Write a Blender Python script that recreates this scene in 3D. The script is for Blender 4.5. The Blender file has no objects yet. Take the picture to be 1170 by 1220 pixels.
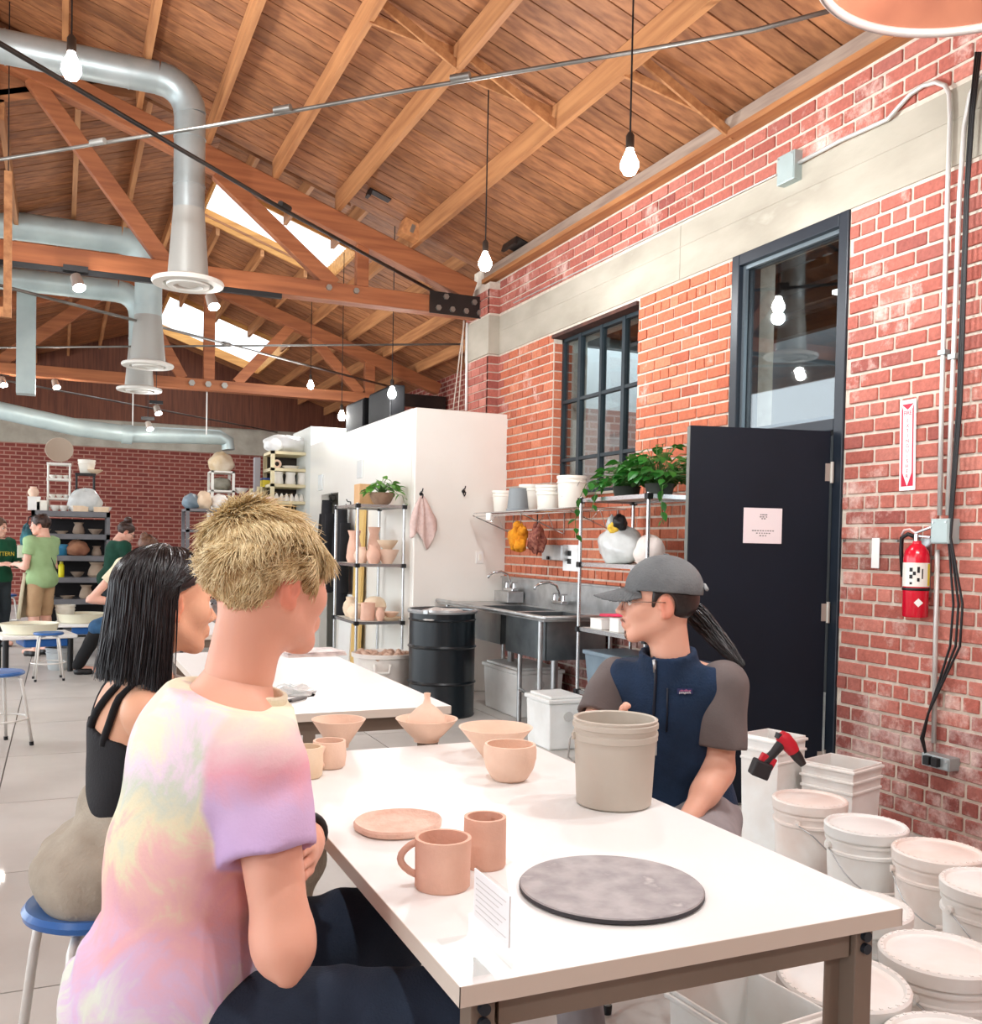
import bpy, bmesh, math, random
import numpy as np
from mathutils import Vector, Matrix
random.seed(7); np.random.seed(7)
SC = bpy.context.scene; COL = SC.collection
# ---------------------------------------------------------------- camera
F, CX, CY = 1160.5, 585., 678.6
YAW, PITCH, ROLL, H = .4162, -.02566, .01992, 1.45
def _axes():
    c, s = math.cos(YAW), math.sin(YAW)
    f = Vector((s*math.cos(PITCH), c*math.cos(PITCH), math.sin(PITCH)))
    r = Vector((c, -s, 0)); u = r.cross(f)
    return math.cos(ROLL)*r+math.sin(ROLL)*u, -math.sin(ROLL)*r+math.cos(ROLL)*u, f
RR, RU, RF = _axes()
cd = bpy.data.cameras.new('camera'); co = bpy.data.objects.new('camera', cd); COL.objects.link(co)
co.matrix_world = Matrix(((RR.x, RU.x, -RF.x, 0), (RR.y, RU.y, -RF.y, 0), (RR.z, RU.z, -RF.z, H), (0, 0, 0, 1)))
cd.sensor_fit = 'HORIZONTAL'; cd.sensor_width = 36; cd.lens = F/1170*36
cd.shift_y = (CY-610)/1170; cd.clip_start = .05; cd.clip_end = 200
SC.camera = co
# ---------------------------------------------------------------- world, lights, exposure
w = bpy.data.worlds.new('World'); SC.world = w; w.use_nodes = True
bg = w.node_tree.nodes['Background']; bg.inputs[0].default_value = (.87, .94, 1, 1); bg.inputs[1].default_value = 1.55
SC.view_settings.view_transform = 'Standard'; SC.view_settings.look = 'None'
SC.view_settings.gamma = 1; SC.view_settings.use_curve_mapping = False
SC.view_settings.exposure = 1.42
def area_light(name, loc, rot, sx, sy, power, color=(1, 1, 1)):
    d = bpy.data.lights.new(name, 'AREA'); d.shape = 'RECTANGLE'; d.size = sx; d.size_y = sy; d.energy = power; d.color = color
    o = bpy.data.objects.new(name, d); COL.objects.link(o); o.location = loc; o.rotation_euler = rot
    return o
# ---------------------------------------------------------------- pixel -> place
def ray(x, y): return RF+RR*((x-CX)/F)-RU*((y-CY)/F)
OC = Vector((0, 0, H))
def onz(x, y, z): d = ray(x, y); return OC+d*((z-H)/d.z)
def onx(x, y, X): d = ray(x, y); return OC+d*(X/d.x)
def ony(x, y, Y): d = ray(x, y); return OC+d*(Y/d.y)
def dep(x, y, Z): return OC+ray(x, y)*Z
def V(*a): return Vector(a)
# ---------------------------------------------------------------- mesh builder
class MB:
    def __init__(s): s.v = []; s.f = []
    def add(s, vs, fs, M=None):
        n = len(s.v)
        s.v += [tuple(M @ Vector(v)) if M is not None else tuple(v) for v in vs]
        s.f += [tuple(i+n for i in f) for f in fs]; return s
    def box(s, x0, x1, y0, y1, z0, z1, M=None):
        vs = [(x, y, z) for x in (x0, x1) for y in (y0, y1) for z in (z0, z1)]
        return s.add(vs, [(0, 1, 3, 2), (4, 6, 7, 5), (0, 4, 5, 1), (2, 3, 7, 6), (0, 2, 6, 4), (1, 5, 7, 3)], M)
    def cbox(s, c, sx, sy, sz, rz=0, M=None):
        T = Matrix.Translation(Vector(c)) @ Matrix.Rotation(rz, 4, 'Z')
        if M is not None: T = M @ T
        return s.box(-sx/2, sx/2, -sy/2, sy/2, -sz/2, sz/2, T)
    def beam(s, a, b, w, h, up=(0, 0, 1)):
        a = Vector(a); b = Vector(b); d = b-a; L = d.length; d.normalize(); up = Vector(up)
        y = up.cross(d).normalized(); z = d.cross(y)
        M = Matrix(((d.x, y.x, z.x, a.x), (d.y, y.y, z.y, a.y), (d.z, y.z, z.z, a.z), (0, 0, 0, 1)))
        return s.box(0, L, -w/2, w/2, -h/2, h/2, M)
    def cyl(s, a, b, r0, r1=None, n=16, caps=True):
        r1 = r0 if r1 is None else r1
        a = Vector(a); b = Vector(b); d = (b-a).normalized()
        q = Vector((0, 0, 1)) if abs(d.z) < .9 else Vector((1, 0, 0))
        u = q.cross(d).normalized(); v = d.cross(u)
        vs = []
        for p, r in ((a, r0), (b, r1)):
            for i in range(n):
                t = 2*math.pi*i/n; vs.append(p+u*(r*math.cos(t))+v*(r*math.sin(t)))
        fs = [(i, (i+1) % n, n+(i+1) % n, n+i) for i in range(n)]
        if caps: fs += [tuple(range(n-1, -1, -1)), tuple(range(n, 2*n))]
        return s.add(vs, fs)
    def tube(s, pts, r, n=8, closed=False, caps=True):
        P = [Vector(p) for p in pts]; m = len(P); R = r if hasattr(r, '__len__') else [r]*m
        T = []
        for i in range(m):
            if closed: t = P[(i+1) % m]-P[i-1]
            else: t = P[min(i+1, m-1)]-P[max(i-1, 0)]
            T.append(t.normalized() if t.length > 1e-9 else Vector((0, 0, 1)))
        q = Vector((0, 0, 1)) if abs(T[0].z) < .9 else Vector((1, 0, 0))
        u = q.cross(T[0]).normalized(); vs = []
        for i in range(m):
            u = (u-T[i]*u.dot(T[i])).normalized(); v = T[i].cross(u)
            for k in range(n):
                a = 2*math.pi*k/n; vs.append(P[i]+u*(R[i]*math.cos(a))+v*(R[i]*math.sin(a)))
        fs = []
        for i in range(m if closed else m-1):
            j = (i+1) % m
            for k in range(n): l = (k+1) % n; fs.append((i*n+k, i*n+l, j*n+l, j*n+k))
        if caps and not closed: fs += [tuple(range(n-1, -1, -1)), tuple(range((m-1)*n, m*n))]
        return s.add(vs, fs)
    def lathe(s, prof, n=32, c=(0, 0, 0), M=None, wob=None):
        vs = []; fs = []; rings = []
        for (r, z) in prof:
            if r < 1e-6: rings.append([len(vs)]); vs.append((c[0], c[1], c[2]+z))
            else:
                b = len(vs); rings.append(list(range(b, b+n)))
                for i in range(n):
                    t = 2*math.pi*i/n; rr = r*(1+(wob(t, z) if wob else 0))
                    vs.append((c[0]+rr*math.cos(t), c[1]+rr*math.sin(t), c[2]+z))
        for A, B in zip(rings[:-1], rings[1:]):
            if len(A) == 1 and len(B) == 1: continue
            for i in range(n):
                j = (i+1) % n
                if len(A) == 1: fs.append((A[0], B[j], B[i]))
                elif len(B) == 1: fs.append((A[i], A[j], B[0]))
                else: fs.append((A[i], A[j], B[j], B[i]))
        return s.add(vs, fs, M)
    def prism(s, poly, a, b, axis='z'):
        """poly of 2-D points extruded between a and b along axis"""
        n = len(poly)
        def P(p, t): return {'z': (p[0], p[1], t), 'y': (p[0], t, p[1]), 'x': (t, p[0], p[1])}[axis]
        vs = [P(p, a) for p in poly]+[P(p, b) for p in poly]
        fs = [(i, (i+1) % n, n+(i+1) % n, n+i) for i in range(n)]+[tuple(range(n-1, -1, -1)), tuple(range(n, 2*n))]
        return s.add(vs, fs)
    def mesh(s, name):
        me = bpy.data.meshes.new(name); me.from_pydata(s.v, [], s.f); me.update()
        bm = bmesh.new(); bm.from_mesh(me); bmesh.ops.recalc_face_normals(bm, faces=bm.faces); bm.to_mesh(me); bm.free()
        return me
    def build(s, name, mat, parent=None, smooth=False, bevel=0, world=False, segs=2):
        if world and parent is not None:
            inv = wmat(parent).inverted(); s.v = [tuple(inv @ Vector(v)) for v in s.v]
        me = s.mesh(name)
        return obj(name, me, mat, parent, smooth, bevel, segs)
def wmat(o):
    M = o.matrix_basis.copy()
    while o.parent: o = o.parent; M = o.matrix_basis @ M
    return M
def obj(name, me, mat, parent=None, smooth=False, bevel=0, segs=2):
    o = bpy.data.objects.new(name, me); COL.objects.link(o)
    if mat is not None and not me.materials: me.materials.append(mat)
    if smooth:
        me.polygons.foreach_set('use_smooth', [True]*len(me.polygons))
        if smooth is not True: me.set_sharp_from_angle(angle=math.radians(smooth))
    if bevel:
        m = o.modifiers.new('bevel', 'BEVEL'); m.width = bevel; m.segments = segs; m.limit_method = 'ANGLE'; m.angle_limit = .6
    if parent is not None: o.parent = parent
    return o
def tag(o, label, cat, group=None):
    o['label'] = label; o['category'] = cat
    if group: o['group'] = group
    return o
def thing(name, label, cat, loc=(0, 0, 0), rz=0, group=None):
    o = bpy.data.objects.new(name, None); COL.objects.link(o); o.empty_display_size = .1
    o.location = loc; o.rotation_euler = (0, 0, rz)
    return tag(o, label, cat, group)
def structure(name, label=None):
    o = bpy.data.objects.new(name, None); COL.objects.link(o); o['kind'] = 'structure'
    if label: o['label'] = label
    return o
def dup(root, loc, rz=0, label=None, parent=None, scale=None):
    r = root.copy(); COL.objects.link(r); r.location = loc; r.rotation_euler = (0, 0, rz)
    if scale: r.scale = scale
    if label: r['label'] = label
    if parent is not None: r.parent = parent
    for ch in list(root.children):
        c = ch.copy(); COL.objects.link(c); c.parent = r
        for g in list(ch.children):
            d = g.copy(); COL.objects.link(d); d.parent = c
    return r
# ---------------------------------------------------------------- materials
def lin(c):
    return tuple((x/255/12.92 if x/255 <= .04045 else ((x/255+.055)/1.055)**2.4) for x in c[:3])+(1,)
MATS = {}
def mat(name, c1, c2=None, rough=.6, metal=0, scale=6, bump=0, bscale=60, stretch=(1, 1, 1), rand=0, trans=0, alpha=None,
        coat=0, detail=4, c3=None, emit=0, spec=.5, transl=0, sss=0, ior=1.45):
    if name in MATS: return MATS[name]
    m = bpy.data.materials.new(name); m.use_nodes = True; nt = m.node_tree; N = nt.nodes; L = nt.links
    b = N['Principled BSDF']
    b.inputs['Roughness'].default_value = rough; b.inputs['Metallic'].default_value = metal
    b.inputs['Specular IOR Level'].default_value = spec; b.inputs['IOR'].default_value = ior
    b.inputs['Transmission Weight'].default_value = trans; b.inputs['Coat Weight'].default_value = coat
    if alpha is not None: b.inputs['Alpha'].default_value = alpha
    if sss: b.inputs['Subsurface Weight'].default_value = sss; b.inputs['Subsurface Radius'].default_value = (.02, .008, .004)
    b.inputs['Base Color'].default_value = lin(c1)
    tc = N.new('ShaderNodeTexCoord'); mp = N.new('ShaderNodeMapping'); mp.inputs['Scale'].default_value = stretch
    L.new(tc.outputs['Object'], mp.inputs['Vector']); vec = mp.outputs['Vector']
    if rand:
        oi = N.new('ShaderNodeObjectInfo'); va = N.new('ShaderNodeVectorMath'); va.operation = 'ADD'
        mu = N.new('ShaderNodeMath'); mu.operation = 'MULTIPLY'; mu.inputs[1].default_value = 37
        L.new(oi.outputs['Random'], mu.inputs[0]); L.new(vec, va.inputs[0]); L.new(mu.outputs[0], va.inputs[1]); vec = va.outputs[0]
    if c2 is not None:
        n = N.new('ShaderNodeTexNoise'); n.inputs['Scale'].default_value = scale; n.inputs['Detail'].default_value = detail
        L.new(vec, n.inputs['Vector'])
        r = N.new('ShaderNodeValToRGB'); r.color_ramp.elements[0].position = .35; r.color_ramp.elements[1].position = .65
        r.color_ramp.elements[0].color = lin(c1); r.color_ramp.elements[1].color = lin(c2)
        if c3 is not None: e = r.color_ramp.elements.new(.8); e.color = lin(c3)
        L.new(n.outputs['Fac'], r.inputs['Fac']); col = r.outputs['Color']
        if rand:
            hs = N.new('ShaderNodeHueSaturation'); mr = N.new('ShaderNodeMapRange')
            mr.inputs['To Min'].default_value = 1-rand; mr.inputs['To Max'].default_value = 1+rand
            L.new(oi.outputs['Random'], mr.inputs['Value']); L.new(mr.outputs[0], hs.inputs['Value']); L.new(col, hs.inputs['Color']); col = hs.outputs['Color']
        L.new(col, b.inputs['Base Color'])
    if bump:
        n2 = N.new('ShaderNodeTexNoise'); n2.inputs['Scale'].default_value = bscale; n2.inputs['Detail'].default_value = 3
        bp = N.new('ShaderNodeBump'); bp.inputs['Strength'].default_value = bump; bp.inputs['Distance'].default_value = .01
        L.new(vec, n2.inputs['Vector']); L.new(n2.outputs['Fac'], bp.inputs['Height']); L.new(bp.outputs['Normal'], b.inputs['Normal'])
    if emit:
        b.inputs['Emission Color'].default_value = lin(c1); b.inputs['Emission Strength'].default_value = emit
    if transl:
        t = N.new('ShaderNodeBsdfTranslucent'); t.inputs['Color'].default_value = lin(c1); mx = N.new('ShaderNodeMixShader'); mx.inputs[0].default_value = transl
        o = N['Material Output']; L.new(b.outputs[0], mx.inputs[1]); L.new(t.outputs[0], mx.inputs[2]); L.new(mx.outputs[0], o.inputs['Surface'])
    MATS[name] = m; return m
def clear_mat(name, gloss=.08, tint=(255, 255, 255)):
    m = bpy.data.materials.new(name); m.use_nodes = True; nt = m.node_tree; N = nt.nodes; L = nt.links; N.remove(N['Principled BSDF'])
    t = N.new('ShaderNodeBsdfTransparent'); t.inputs[0].default_value = lin(tint); g = N.new('ShaderNodeBsdfGlossy'); g.inputs['Roughness'].default_value = .02
    x = N.new('ShaderNodeMixShader'); x.inputs[0].default_value = gloss; L.new(t.outputs[0], x.inputs[1]); L.new(g.outputs[0], x.inputs[2]); L.new(x.outputs[0], N['Material Output'].inputs['Surface'])
    MATS[name] = m; return m
def brick_mat(name, cols, dust=(222, 190, 178), dustpos=.62):
    """fired brick: each brick its own tone, speckled with old paint and mortar smears"""
    m = bpy.data.materials.new(name); m.use_nodes = True; nt = m.node_tree; N = nt.nodes; L = nt.links
    b = N['Principled BSDF']; b.inputs['Roughness'].default_value = .85; b.inputs['Specular IOR Level'].default_value = .25
    oi = N.new('ShaderNodeObjectInfo'); ge = N.new('ShaderNodeNewGeometry'); ad = N.new('ShaderNodeMath'); ad.operation = 'ADD'
    L.new(oi.outputs['Random'], ad.inputs[0]); L.new(ge.outputs['Random Per Island'], ad.inputs[1])
    fr = N.new('ShaderNodeMath'); fr.operation = 'FRACT'; L.new(ad.outputs[0], fr.inputs[0])
    r = N.new('ShaderNodeValToRGB'); r.color_ramp.interpolation = 'LINEAR'
    es = r.color_ramp.elements
    while len(es) < len(cols): es.new(.5)
    for i, c in enumerate(cols): es[i].position = i/(len(cols)-1); es[i].color = lin(c)
    L.new(fr.outputs[0], r.inputs['Fac'])
    n = N.new('ShaderNodeTexNoise'); n.inputs['Scale'].default_value = 2.6; n.inputs['Detail'].default_value = 9; n.inputs['Roughness'].default_value = .72
    L.new(ge.outputs['Position'], n.inputs['Vector'])
    rr = N.new('ShaderNodeValToRGB'); rr.color_ramp.elements[0].position = dustpos-.08; rr.color_ramp.elements[1].position = dustpos+.06
    L.new(n.outputs['Fac'], rr.inputs['Fac'])
    mx = N.new('ShaderNodeMixRGB'); mx.inputs[2].default_value = lin(dust); L.new(rr.outputs[0], mx.inputs[0]); L.new(r.outputs[0], mx.inputs[1])
    n3 = N.new('ShaderNodeTexNoise'); n3.inputs['Scale'].default_value = 45; n3.inputs['Detail'].default_value = 4; L.new(ge.outputs['Position'], n3.inputs['Vector'])
    m2 = N.new('ShaderNodeMixRGB'); m2.blend_type = 'OVERLAY'; m2.inputs[0].default_value = .35; L.new(mx.outputs[0], m2.inputs[1]); L.new(n3.outputs['Fac'], m2.inputs[2])
    L.new(m2.outputs[0], b.inputs['Base Color'])
    bp = N.new('ShaderNodeBump'); bp.inputs['Strength'].default_value = .5; bp.inputs['Distance'].default_value = .01
    L.new(n3.outputs['Fac'], bp.inputs['Height']); L.new(bp.outputs['Normal'], b.inputs['Normal'])
    MATS[name] = m; return m
WHITE = mat('white_paint', (240, 240, 236), (232, 231, 226), rough=.5, scale=3)
STEEL = mat('stainless_steel', (196, 198, 198), (172, 174, 174), rough=.34, metal=.9, scale=9)
CHROME = mat('chrome', (215, 217, 218), rough=.15, metal=1)
GALV = mat('galvanised_metal', (176, 184, 184), (158, 168, 168), rough=.42, metal=.55, scale=4)
BLACK = mat('black_plastic', (18, 18, 20), rough=.45)
DARK = mat('dark_steel', (26, 34, 44), (20, 28, 38), rough=.38, scale=5)
PLAST = mat('white_plastic', (236, 238, 235), (224, 225, 221), rough=.45, scale=5, transl=0)
CABLE = mat('black_cable', (22, 22, 24), rough=.5)
CLAY = mat('bisque_clay', (230, 187, 165), (222, 177, 155), rough=.85, scale=14, bump=.12, bscale=120)
CLAYP = mat('pale_bisque_clay', (237, 206, 184), (229, 196, 174), rough=.85, scale=14, bump=.12, bscale=120)
CREAM = mat('cream_ceramic', (236, 214, 186), (226, 200, 170), rough=.8, scale=10, bump=.1)
WCER = mat('white_ceramic', (236, 232, 224), rough=.5)
# ================================================================ STRUCTURE
# ---------------- floor: concrete slabs with sawn joints
CONC = mat('floor_concrete', (196, 192, 186), (176, 172, 166), rough=.42, scale=1.3, bump=.05, bscale=30, rand=.05, c3=(206, 203, 198), detail=8, coat=.1)
JOINT = mat('floor_joint', (118, 114, 108), rough=.9)
fl = MB().box(-9, 8, -5, 23, -.2, -.012).build('floor', JOINT); fl['kind'] = 'structure'
SX, SY = 1.22, 1.22
slab_me = MB().box(-SX/2+.004, SX/2-.004, -SY/2+.004, SY/2-.004, -.05, 0).mesh('slab')
for i in range(-7, 7):
    for j in range(-4, 19):
        s = obj('slab', slab_me, CONC, fl); s.location = (i*SX+.3, j*SY+.35, 0)
# ---------------- right wall: brick with concrete lintel band
WX = 4.05; CH = .084; BL = .217; BJ = .017
MORTAR = mat('mortar', (214, 201, 185), (196, 182, 167), rough=.95, scale=20, bump=.3, bscale=80)
BAND = mat('lintel_concrete', (184, 176, 161), (160, 152, 137), rough=.9, scale=3.2, bump=.35, bscale=18, c3=(206, 200, 188), detail=8, stretch=(1, .4, 1))
BR_RED = brick_mat('brick_red', [(160, 88, 76), (182, 108, 94), (170, 96, 83), (192, 122, 107), (148, 82, 74)])
BR_ORG = brick_mat('brick_orange', [(180, 98, 72), (196, 114, 84), (188, 105, 78), (204, 128, 98), (170, 92, 70)], dustpos=.68)
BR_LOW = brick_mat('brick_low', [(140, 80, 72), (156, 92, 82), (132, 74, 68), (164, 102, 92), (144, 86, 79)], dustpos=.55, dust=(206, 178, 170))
DY0, DY1, DZ = 4.25, 5.29, 3.373            # door opening
WY0, WY1, WZ0, WZ1 = 6.44, 7.85, 1.90, 3.32  # window opening
wr = structure('wall_right', 'red brick wall with a pale concrete lintel band')
m = MB(); T = .34; X0, X1 = WX-.003, WX+T
for (a, b, c, d) in [(-5, DY0, 0, 4.35), (DY0, DY1, DZ, 4.35), (DY1, WY0, 0, 4.35), (WY0, WY1, 0, WZ0), (WY0, WY1, WZ1, 4.35), (WY1, 9.75, 0, 4.35)]:
    m.box(X0, X1, a, b, c, d)
m.build('mortar_backing', MORTAR, wr)
# lintel band, cast in board-marked lengths, slightly proud
bm_ = MB()
ys = [-5, 1.5, 2.75, 5.9, 9.06]
for a, b in zip(ys[:-1], ys[1:]): bm_.box(WX-.012, WX+.05, a+.002, b-.002, 3.373, 3.76)
bm_.box(WX-.016, WX+.05, -5, 9.06, 3.60, 3.606); bm_.build('lintel_band', BAND, wr, bevel=.004)
def wall_bricks(parent, blocks, mats_fn, limit=300, inwin=None):
    """individual bricks, the largest in view first, the rest joined"""
    items = []
    for (ya, yb, za, zb) in blocks:
        r0 = int(round(za/CH)); r1 = int(round(zb/CH))
        for r in range(r0, r1):
            z = r*CH; hdr = (r % 6 == 2); L = BL/2 if hdr else BL
            off = (BL/4 if hdr else (BL/2 if r % 2 else 0))+.017*math.sin(r*2.3)
            k = math.floor((ya-off)/L)-1
            while True:
                a = max(ya, off+k*L); b = min(yb, off+(k+1)*L); k += 1
                if a >= yb: break
                if b-a < .03: continue
                items.append((a+BJ/2, b-BJ/2, z+BJ/2, min(z+CH, zb)-BJ/2))
    def inview(i):
        y, z = (i[0]+i[1])/2, (i[2]+i[3])/2
        d = Vector((WX, y, z))-OC; dd = d.dot(RF)
        if dd < .5: return 0
        px = CX+F*d.dot(RR)/dd; py = CY-F*d.dot(RU)/dd
        if not (-10 < px < 1180 and -10 < py < 1230): return 0
        if py > 985+.35*(px-1000): return 0
        return (i[1]-i[0])*(i[3]-i[2])/dd**3
    items.sort(key=inview, reverse=True)
    cache = {}; rest = {}
    for n, it in enumerate(items):
        a, b, c, d = it; L = round(b-a, 2); hh = d-c; mt = mats_fn((a+b)/2, (c+d)/2)
        pr = random.uniform(-.003, .004); ro = random.uniform(-.006, .006)
        if n < limit and inview(it) > 0:
            key = (L, round(hh, 3), mt.name)
            if key not in cache:
                q = MB().box(-.013, .03, -L/2, L/2, -hh/2, hh/2); cache[key] = q.mesh('brick')
            o = obj('brick', cache[key], mt, parent, bevel=.004, segs=1)
            o.location = (WX+pr, (a+b)/2, (c+d)/2); o.rotation_euler = (ro, 0, 0)
        else:
            q = rest.setdefault(mt.name, MB()); q.box(WX-.013+pr, WX+.03, a, b, c, d)
    for k, q in rest.items():
        o = q.build('brick_courses', MATS[k], parent); o['kind'] = 'stuff'
def bm_fn(y, z):
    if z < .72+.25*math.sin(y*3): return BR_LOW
    if DY1-.1 < y < 8.9 and z < 3.35: return BR_ORG
    return BR_RED
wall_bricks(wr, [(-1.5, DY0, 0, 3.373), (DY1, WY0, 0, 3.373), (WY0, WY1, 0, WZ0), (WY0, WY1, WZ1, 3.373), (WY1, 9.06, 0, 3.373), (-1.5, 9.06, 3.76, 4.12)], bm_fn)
# brick reveals of the window
rv = MB()
for r in range(int(WZ0/CH), int(WZ1/CH)):
    for y, sg in ((WY1, -1), (WY0, 1)):
        rv.box(WX+.004, WX+.18, min(y, y-sg*-.006), max(y, y-sg*-.006), r*CH+.006, r*CH+CH-.007)
o = rv.build('reveal_bricks', BR_ORG, wr); o['kind'] = 'stuff'
# pilaster under the truss
PX = 3.93; PY0, PY1 = 9.06, 9.66
p_ = MB().box(PX+.008, WX+.1, PY0+.008, PY1, 0, 4.1); p_.build('pilaster_core', MORTAR, wr)
q = MB(); q2 = MB()
for r in range(0, 48):
    z = r*CH
    if 3.36 < z+CH/2 < 3.78: continue
    o_ = (r % 2)*.1
    edges = [PY0, PY0+.217-o_, PY0+.434-o_, PY1]
    for a, b in zip(edges[:-1], edges[1:]): q.box(PX-.004, PX+.03, a+(0 if a == PY0 else .006), b-.006, z+.006, z+CH-.006)
    q.box(PX-.004, WX, PY0-.002, PY0+.03, z+.0065, z+CH-.0065)
o = q.build('pilaster_bricks', BR_RED, wr); o['kind'] = 'stuff'
MB().box(PX-.012, WX+.02, PY0-.012, PY1+.01, 3.373, 3.76).build('pilaster_block', BAND, wr, bevel=.006)
# wood ledge along the wall head
WOODL = mat('ledge_wood', (178, 120, 72), (150, 96, 58), rough=.7, scale=4, stretch=(6, .5, 6), bump=.1)
lg = structure('trim_1', 'timber wall plate along the head of the brick wall')
MB().box(3.94, WX+.2, -5, 9.3, 4.13, 4.17).build('plate', WOODL, lg)
MB().box(3.965, WX+.2, -5, 9.3, 4.17, 4.27).build('upper_plate', mat('ledge_grey', (160, 140, 124), (130, 110, 98), rough=.7, scale=4, stretch=(6, .5, 6)), lg)
# far side of the room: the wall steps out behind the white room
BACKB = None
def brick_tex(name, c1, c2, mort, sx, axis):
    m = bpy.data.materials.new(name); m.use_nodes = True; nt = m.node_tree; N = nt.nodes; L = nt.links
    b = N['Principled BSDF']; b.inputs['Roughness'].default_value = .9; b.inputs['Specular IOR Level'].default_value = .2
    ge = N.new('ShaderNodeNewGeometry'); se = N.new('ShaderNodeSeparateXYZ'); cb = N.new('ShaderNodeCombineXYZ')
    L.new(ge.outputs['Position'], se.inputs[0]); L.new(se.outputs[axis], cb.inputs[0]); L.new(se.outputs[2], cb.inputs[1])
    t = N.new('ShaderNodeTexBrick'); t.inputs['Scale'].default_value = 1; t.inputs['Brick Width'].default_value = .217; t.inputs['Row Height'].default_value = .084
    t.inputs['Mortar Size'].default_value = .012; t.inputs['Color1'].default_value = lin(c1); t.inputs['Color2'].default_value = lin(c2); t.inputs['Mortar'].default_value = lin(mort)
    L.new(cb.outputs[0], t.inputs['Vector']); L.new(t.outputs['Color'], b.inputs['Base Color'])
    return m
BKM = brick_tex('far_brick', (140, 72, 62), (120, 58, 52), (168, 124, 110), 1, 0)
BKMY = brick_tex('far_brick_side', (150, 76, 66), (128, 60, 54), (180, 146, 130), 1, 1)
YB = 22.5
wb = MB().box(-9, 7, YB, YB+.3, 0, 7).build('wall_back', BKM); wb['kind'] = 'structure'
MB().box(-9, 7, YB-.03, YB+.02, 3.37, 3.95).build('concrete_band', BAND, wb)
MB().box(-9, 7, YB-.06, YB+.02, 3.95, 7).build('gable_boards', mat('gable_wood', (122, 74, 54), (98, 58, 44), rough=.8, scale=3, stretch=(8, 1, .5)), wb)
ws = MB().box(6.15, 6.45, 9.7, YB, 0, 4.4).build('wall_side', BKMY); ws['kind'] = 'structure'
wn = MB().box(4.06, 6.45, 9.68, 9.9, 0, 4.3).build('wall_return', BKM); wn['kind'] = 'structure'
wf = MB().box(-9, 4.4, -5.3, -5, 0, 7).build('wall_front', BKM); wf['kind'] = 'structure'
# ---------------- roof: planks running up the slope, purlins along the room
def wood(name, c1, c2, st, rand=.14, rough=.62):
    return mat(name, c1, c2, rough=rough, scale=2.2, stretch=st, rand=rand, bump=.12, bscale=5, detail=9)
PLK = wood('roof_plank_wood', (168, 112, 72), (130, 82, 52), (.5, 9, 9), .2)
PUR = wood('purlin_wood', (192, 136, 88), (160, 106, 66), (9, .5, 9), .12)
TRU = wood('truss_wood', (170, 104, 64), (142, 82, 50), (.6, 9, 9), .06)
S = .34; RX = -2.4; RX2 = 1.6
def rz1(x): return 4.28+S*(4.05-x)
def rz2(x): return 4.36+S*(6.15-max(x, RX2))-S*max(0, RX2-x)
ce = structure('ceiling', 'timber plank roof on purlins')
PW = .19
def planks(parent, xe, zf, y0, y1, holes=(), RX=RX):
    """planks from eave xe up to the ridge; holes = (xa, xb, ya, yb)"""
    cache = {}
    n = int((y1-y0)/PW)
    for i in range(n):
        y = y0+(i+.5)*PW
        segs = [(RX, xe)]
        for (xa, xb, ya, yb) in holes:
            if ya < y < yb: segs = [(RX, xa), (xb, xe)]
        for (a, b) in segs:
            key = (round(a, 3), round(b, 3))
            if key not in cache:
                q = MB(); w = PW/2-.0065
                q.add([(x, s_*w, zf(x)+d) for x in (a, b) for s_ in (-1, 1) for d in (0, .035)], [(0, 1, 3, 2), (4, 6, 7, 5), (0, 4, 5, 1), (2, 3, 7, 6), (0, 2, 6, 4), (1, 5, 7, 3)])
                cache[key] = q.mesh('plank')
            o = obj('plank', cache[key], PLK, parent); o.location = (0, y, random.uniform(0, .004))
    # boarding behind the joints
    q = MB(); segs = []
    if holes:
        xa, xb, ya, yb = holes[0]
        segs = [(RX, xe, y0, ya), (RX, xa, ya, yb), (xb, xe, ya, yb)]
        prev = yb
        for (xa, xb, yc, yd) in holes[1:]:
            segs += [(RX, xe, prev, yc), (RX, xa, yc, yd), (xb, xe, yc, yd)]; prev = yd
        segs.append((RX, xe, prev, y1))
    else: segs = [(RX, xe, y0, y1)]
    for (a, b, c, d) in segs:
        q.add([(x, y, zf(x)+dz) for x in (a, b) for y in (c, d) for dz in (.04, .09)], [(0, 1, 3, 2), (4, 6, 7, 5), (0, 4, 5, 1), (2, 3, 7, 6), (0, 2, 6, 4), (1, 5, 7, 3)])
    q.build('roof_deck', mat('roof_deck', (40, 26, 20), rough=.95), parent)
SKY1 = (1.7, 3.5, 12.4, 13.9); SKY2 = (1.75, 3.9, 18.5, 21.6)
planks(ce, 4.12, rz1, -5, 9.5)
planks(ce, 6.4, rz2, 9.5, YB, (SKY1, SKY2), RX2)
planks(ce, RX2, rz2, 9.5, YB, (), -3.2)
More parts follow.
